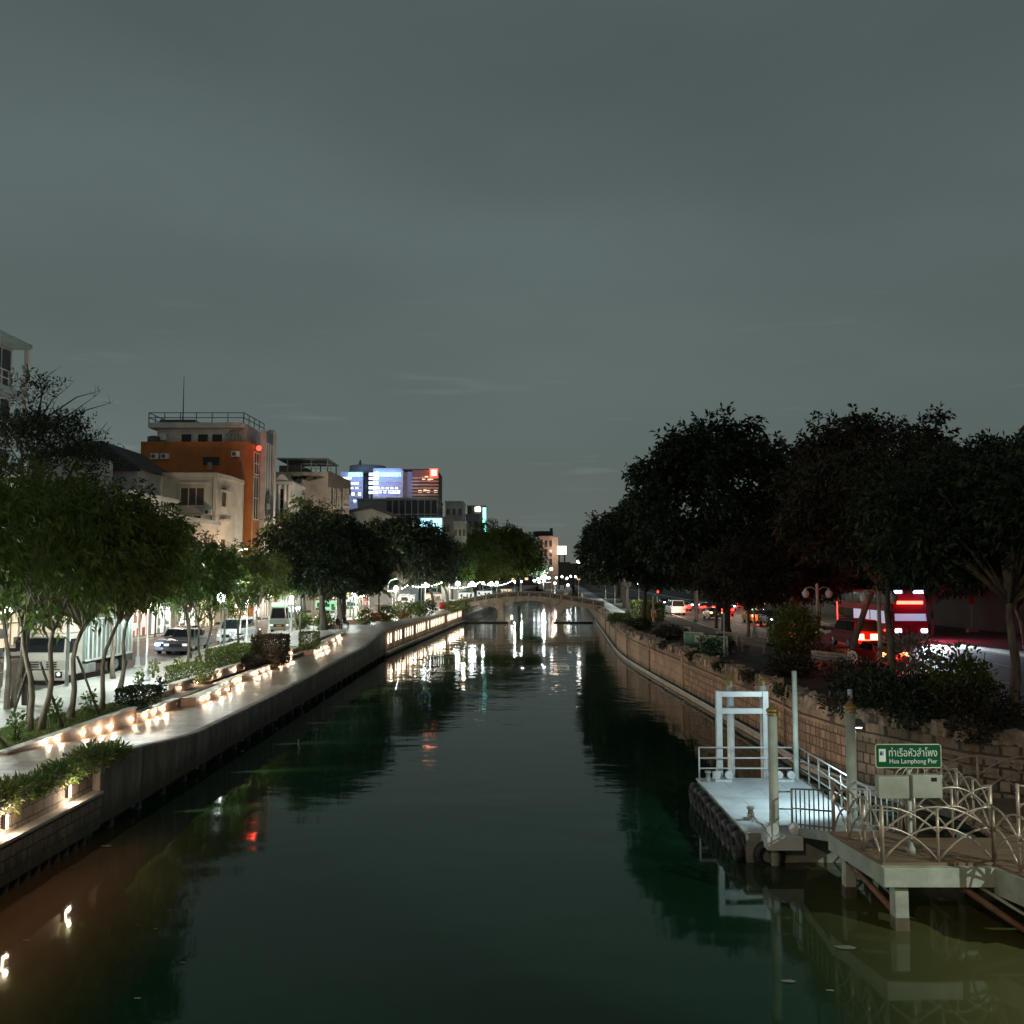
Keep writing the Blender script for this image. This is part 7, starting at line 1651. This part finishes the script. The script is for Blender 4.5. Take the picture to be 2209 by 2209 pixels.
# round red planters with a palm
def round_planter(label, px, py, r, h):
    p = Vector(pz(px, py)); t = thing('round_planter', label, 'planter', tuple(p), world=False)
    m = MB(); m.lathe((0, 0, 0), [(r * .8, 0), (r, h * .75), (r * 1.06, h * .8), (r * 1.06, h)], 20); m.build('tub', 'red_planter', t)
    m = MB(); m.lathe((0, 0, h), [(r * .55, 0), (r * .5, .35), (r * .3, .45)], 14); m.build('rim', 'orange_wall', t)
    return p
p = round_planter('round red planter tub with an orange core under a small palm', 816, 1338, 1.75, .55)
q = round_planter('smaller dark red planter tub just right of the round red one', 868, 1330, .9, .45)
def palm(label, x, y, z, h, nf, fl, seed):
    t = thing('palm_tree', label, 'palm', (x, y, z), world=False); rnd = random.Random(seed)
    m = MB(); m.tube([(0, 0, 0), (.06, 0, h * .5), (.02, .05, h)], [.12, .09, .07], 8); m.build('trunk', 'bark', t)
    m = MB()
    for i in range(nf):
        a = 2.4 * i; el = rnd.uniform(.1, 1.15); pts = []
        for k in range(6):
            f = k / 5; pts.append(Vector((math.cos(a) * fl * f * math.cos(el * .6), math.sin(a) * fl * f * math.cos(el * .6), h + fl * (math.sin(el) * f - .75 * f * f))))
        for k in range(5):
            w0, w1 = .28 * math.sin(PI * (k + .4) / 5.6), .28 * math.sin(PI * (k + 1.4) / 6.4); s_ = Vector((-math.sin(a), math.cos(a), -.25)); s2 = Vector((math.sin(a), -math.cos(a), -.25))
            m.quad(pts[k], pts[k + 1], pts[k + 1] + s_ * w1, pts[k] + s_ * w0); m.quad(pts[k], pts[k] + s2 * w0, pts[k + 1] + s2 * w1, pts[k + 1])
    m.build('crown', 'leaf_bright', t)
palm('small lit palm rising from the round red planter', p.x, p.y, p.z + .9, 2.6, 17, 1.9, 1)
palm('small palm beside the wide tree at the far end of the promenade', p.x + 3.2, p.y + 6, p.z, 1.6, 15, 1.7, 2)
palm('bright low palm on the lawn between lamp posts', X(905, 136), 136, gz(136), 1.2, 15, 1.6, 3)
for i, (px, Y, c) in enumerate(((955, 152, 'neon_red'), )):
    t = thing('red_drum_lamp', 'glowing red drum lamp at the foot of the low forked tree', 'lamp', (X(955, 140), 140, gz(140))); m = MB(); m.lathe((X(955, 140), 140, gz(140)), [(.5, 0), (.5, .35)], 14); m.build('base', 'white_paint', t); m = MB(); m.lathe((X(955, 140), 140, gz(140) + .35), [(.46, 0), (.5, .9), (.46, 1.0)], 14); m.build('shade', 'cloth_red', t)
PLT = [(790, 'leaf_bright', 1.3, 'lit leafy pot plant beside the lamp post left of the red planter'), (835, 'leaf_bright', 1.5, 'lit bushy plant behind the round red planter'), (868, 'leaf_bright', 1.6, 'bright lush plant under the wide tree'), (905, 'leaf_mid', 1.2, 'low plant right of the wide tree trunks'), (925, 'leaf_dark', 1.5, 'round dark clipped bush on the far lawn'), (975, 'leaf_bright', 1.4, 'bright plant beneath the brightest park lamp'), (1000, 'leaf_mid', 1.4, 'plant at the left foot of the footbridge'), (700, 'leaf_bright', 1.2, 'bright plant behind the thick pale trunk'), (655, 'leaf_mid', 1.1, 'plant behind the railing near the minibus')]
for i, (px, lf, h, lb) in enumerate(PLT):
    Y = 100 + i * 7 if i < 7 else 92; bush('plant', lb, 'plant', (X(px, Y), Y, gz(Y)), (h * 1.4, h * 1.4, h * 1.2), 420, .32, .09, lf, seed=120 + i, group='lit plants of the far promenade')
# market stalls
def stall(label, px, Y, w_, col, awn):
    x = X(px, Y); t = thing('market_stall', label, 'stall', (x, Y, gz(Y)), group='lit stalls of the far park', world=False)
    for sx in (-1, 1):
        for sy in (0, 1.8): m = MB(); m.b2(sx * w_ / 2 - .05, sx * w_ / 2 + .05, sy - .05, sy + .05, 0, 2.3); m.build('post', 'white_paint', t)
    m = MB(); m.add([(-w_ / 2 - .3, -.4, 2.2), (w_ / 2 + .3, -.4, 2.2), (w_ / 2 + .3, 2.2, 2.2), (-w_ / 2 - .3, 2.2, 2.2), (0, .9, 2.5)], [(0, 1, 4), (1, 2, 4), (2, 3, 4), (3, 0, 4), (3, 2, 1, 0)]); m.build('awning', awn, t)
    m = MB(); m.b2(-w_ / 2, w_ / 2, 0, .7, .0, .9); m.build('counter', 'cream_wall', t)
    m = MB(); m.b2(-w_ / 2 + .1, w_ / 2 - .1, 1.7, 1.75, 1.0, 2.1); bp_ = m.build('back_panel', col, t)
    rd = random.Random(int(px)); m = MB()
    for q in range(12): u_ = rd.uniform(-w_ / 2 + .2, w_ / 2 - .4); m.b2(u_, u_ + rd.uniform(.15, .5), 1.2 + .02 * q, 1.69, .9 + .4 * (q % 2), 1.1 + .4 * (q % 2) + rd.uniform(.1, .4))
    sub('goods', m, ('brown_wall', 'green_panel', 'grey_wall')[int(px) % 3], bp_)
for i, (px, Y, w_, c, a) in enumerate(((745, 122, 3, 'shop_white', 'green_panel'), (870, 150, 3.4, 'shop_white', 'grey_wall'), (935, 168, 3, 'shop_warm', 'grey_wall'), (1005, 182, 3, 'shop_white', 'green_panel'), (1045, 205, 3.4, 'shop_white', 'grey_wall'), (1090, 240, 3.4, 'shop_warm', 'grey_wall'), (700, 118, 3, 'shop_green', 'cloth_red'))):
    stall('lit stall under a low awning, ' + ['behind the seated people', 'behind the wide leaning tree', 'right of the red drum lamp', 'behind the brightest park lamp', 'left of the footbridge crown', 'behind the footbridge crown', 'with a red awning behind the thick trunk'][i], px, Y, w_, c, a)
# strings of small bulbs hung between the far park trees
def string_light(label, p, q, n, sag):
    t = thing('string_light', label, 'string light', tuple(p), group='strings of bulbs in the far park')
    pts = [Vector(p).lerp(Vector(q), k / n) - Vector((0, 0, sag * 4 * (k / n) * (1 - k / n))) for k in range(n + 1)]
    m = MB(); m.tube(pts, .015, 5); m.build('wire', 'black', t)
    for k in range(1, n):
        m = MB(); m.ball(pts[k] - Vector((0, 0, .12)), .085 + .03 * (k % 3 == 0), 7, 5); m.build('bulb', 'lamp_white' if k % 4 else 'lamp_cool', t)
    c = pts[n // 2]; light('string_glow', (c.x, c.y, c.z - .4), 260, (1, .95, .82), .3)
for i, (a_, b_, n_, sg) in enumerate((((748, 1288, 112), (812, 1262, 130), 13, .6), ((812, 1268, 126), (884, 1258, 146), 12, .7), ((884, 1262, 138), (962, 1250, 160), 14, .6), ((962, 1264, 156), (1040, 1252, 186), 14, .7), ((1040, 1258, 180), (1108, 1250, 225), 14, .8))):
    string_light('string of warm bulbs between far park trees, ' + ORD[i] + ' from the seated people', atY(*a_), atY(*b_), n_, sg)
# people
def person(label, x, y, z, rz, joints, rad, cloth, group=None):
    t = thing('person', label, 'person', (x, y, z), rz, group, world=False)
    V, E = joints
    me = bpy.data.meshes.new('body'); me.from_pydata(V, E, []); ob = bpy.data.objects.new('body', me); COL.objects.link(ob)
    sk = ob.modifiers.new('skin', 'SKIN'); ss = ob.modifiers.new('sub', 'SUBSURF'); ss.levels = 1; ss.render_levels = 1
    for i, v in enumerate(me.skin_vertices[0].data): v.radius = (rad[i], rad[i]); v.use_root = (i == 0)
    bpy.context.view_layer.update()
    m2 = bpy.data.meshes.new_from_object(ob.evaluated_get(bpy.context.evaluated_depsgraph_get())); bpy.data.objects.remove(ob)
    m2.polygons.foreach_set('use_smooth', [True] * len(m2.polygons))
    link('body', m2, cloth, t)
    hd = V[3]; m = MB(); m.ball((hd[0], hd[1] + .02, hd[2] + .04), .115, 10, 7, 1.1); m.build('hair', 'black', t)
    m = MB(); m.ball((hd[0], hd[1] - .05, hd[2] - .01), .085, 10, 7, 1.2); m.build('face', 'skin', t)
RAD = [.13, .15, .06, .09, .055, .045, .035, .055, .045, .035, .09, .06, .04, .05, .09, .06, .04, .05]
EDG = [(0, 1), (1, 2), (2, 3), (1, 4), (4, 5), (5, 6), (1, 7), (7, 8), (8, 9), (0, 10), (10, 11), (11, 12), (12, 13), (0, 14), (14, 15), (15, 16), (16, 17)]
STAND = [(0, 0, .95), (0, .0, 1.36), (0, 0, 1.5), (0, -.02, 1.62), (.2, 0, 1.36), (.26, .02, 1.1), (.25, -.1, .87), (-.2, 0, 1.36), (-.26, .02, 1.1), (-.25, -.08, .87), (.1, 0, .88), (.11, -.02, .48), (.11, .02, .08), (.12, -.12, .04), (-.1, 0, .88), (-.11, -.06, .48), (-.11, .06, .08), (-.12, -.08, .04)]
SIT = [(0, 0, .55), (0, .02, .96), (0, 0, 1.1), (0, -.06, 1.22), (.2, 0, .94), (.24, -.05, .7), (.15, -.28, .58), (-.2, 0, .94), (-.24, -.05, .7), (-.15, -.28, .58), (.1, -.05, .53), (.12, -.45, .52), (.12, -.45, .1), (.12, -.58, .04), (-.1, -.05, .53), (-.12, -.45, .52), (-.12, -.45, .1), (-.12, -.58, .04)]
p = Vector(pz(656, 1354)); person('person in dark clothes standing by the kerb past the minibus', p.x, p.y, p.z, .4, (STAND, EDG), RAD, 'cloth_dark')
p = Vector(pz(730, 1358)); person('person in black seated on the slab bench, left of the two', p.x - .1, p.y, p.z, .9, (SIT, EDG), RAD, 'cloth_dark', 'two people on the bench')
p = Vector(pz(741, 1355)); person('person in black seated on the slab bench, right of the two', p.x, p.y + .4, p.z, 1.1, (SIT, EDG), RAD, 'cloth_dark', 'two people on the bench')
p = Vector(pz(838, 1334)); person('person in white standing beside the round red planter', p.x + 1.2, p.y + 1, p.z, -.3, (STAND, EDG), RAD, 'cloth_white')
# low grey railing by the thick trunk
t = thing('metal_railing', 'small grey metal railing in front of the thick pale trunk', 'railing', pz(678, 1376))
p0, p1_ = Vector(pz(662, 1378)), Vector(pz(690, 1374)); m = MB(); rail(m, [(p0.x, p0.y), (p1_.x, p1_.y)], p0.z, 1.1, 2, .7, .04); m.build('bars', 'steel_grey', t)
for px, py, lb in ((648, 1392, 'thin dark pole beside the clipped green cube'),):
    p = Vector(pz(px, py)); t = thing('thin_pole', lb, 'pole', tuple(p)); m = MB(); m.tube([tuple(p), (p.x, p.y, GZ + 4)], .05, 7); m.build('shaft', 'steel_dark', t); m = MB(); m.lathe(tuple(p), [(.12, 0), (.12, .06), (.05, .1)], 8); m.build('base', 'steel_dark', t)
# ------------------------------------------------------------------ tidy up
for o in bpy.data.objects:
    if 'world_space' in o: del o['world_space']
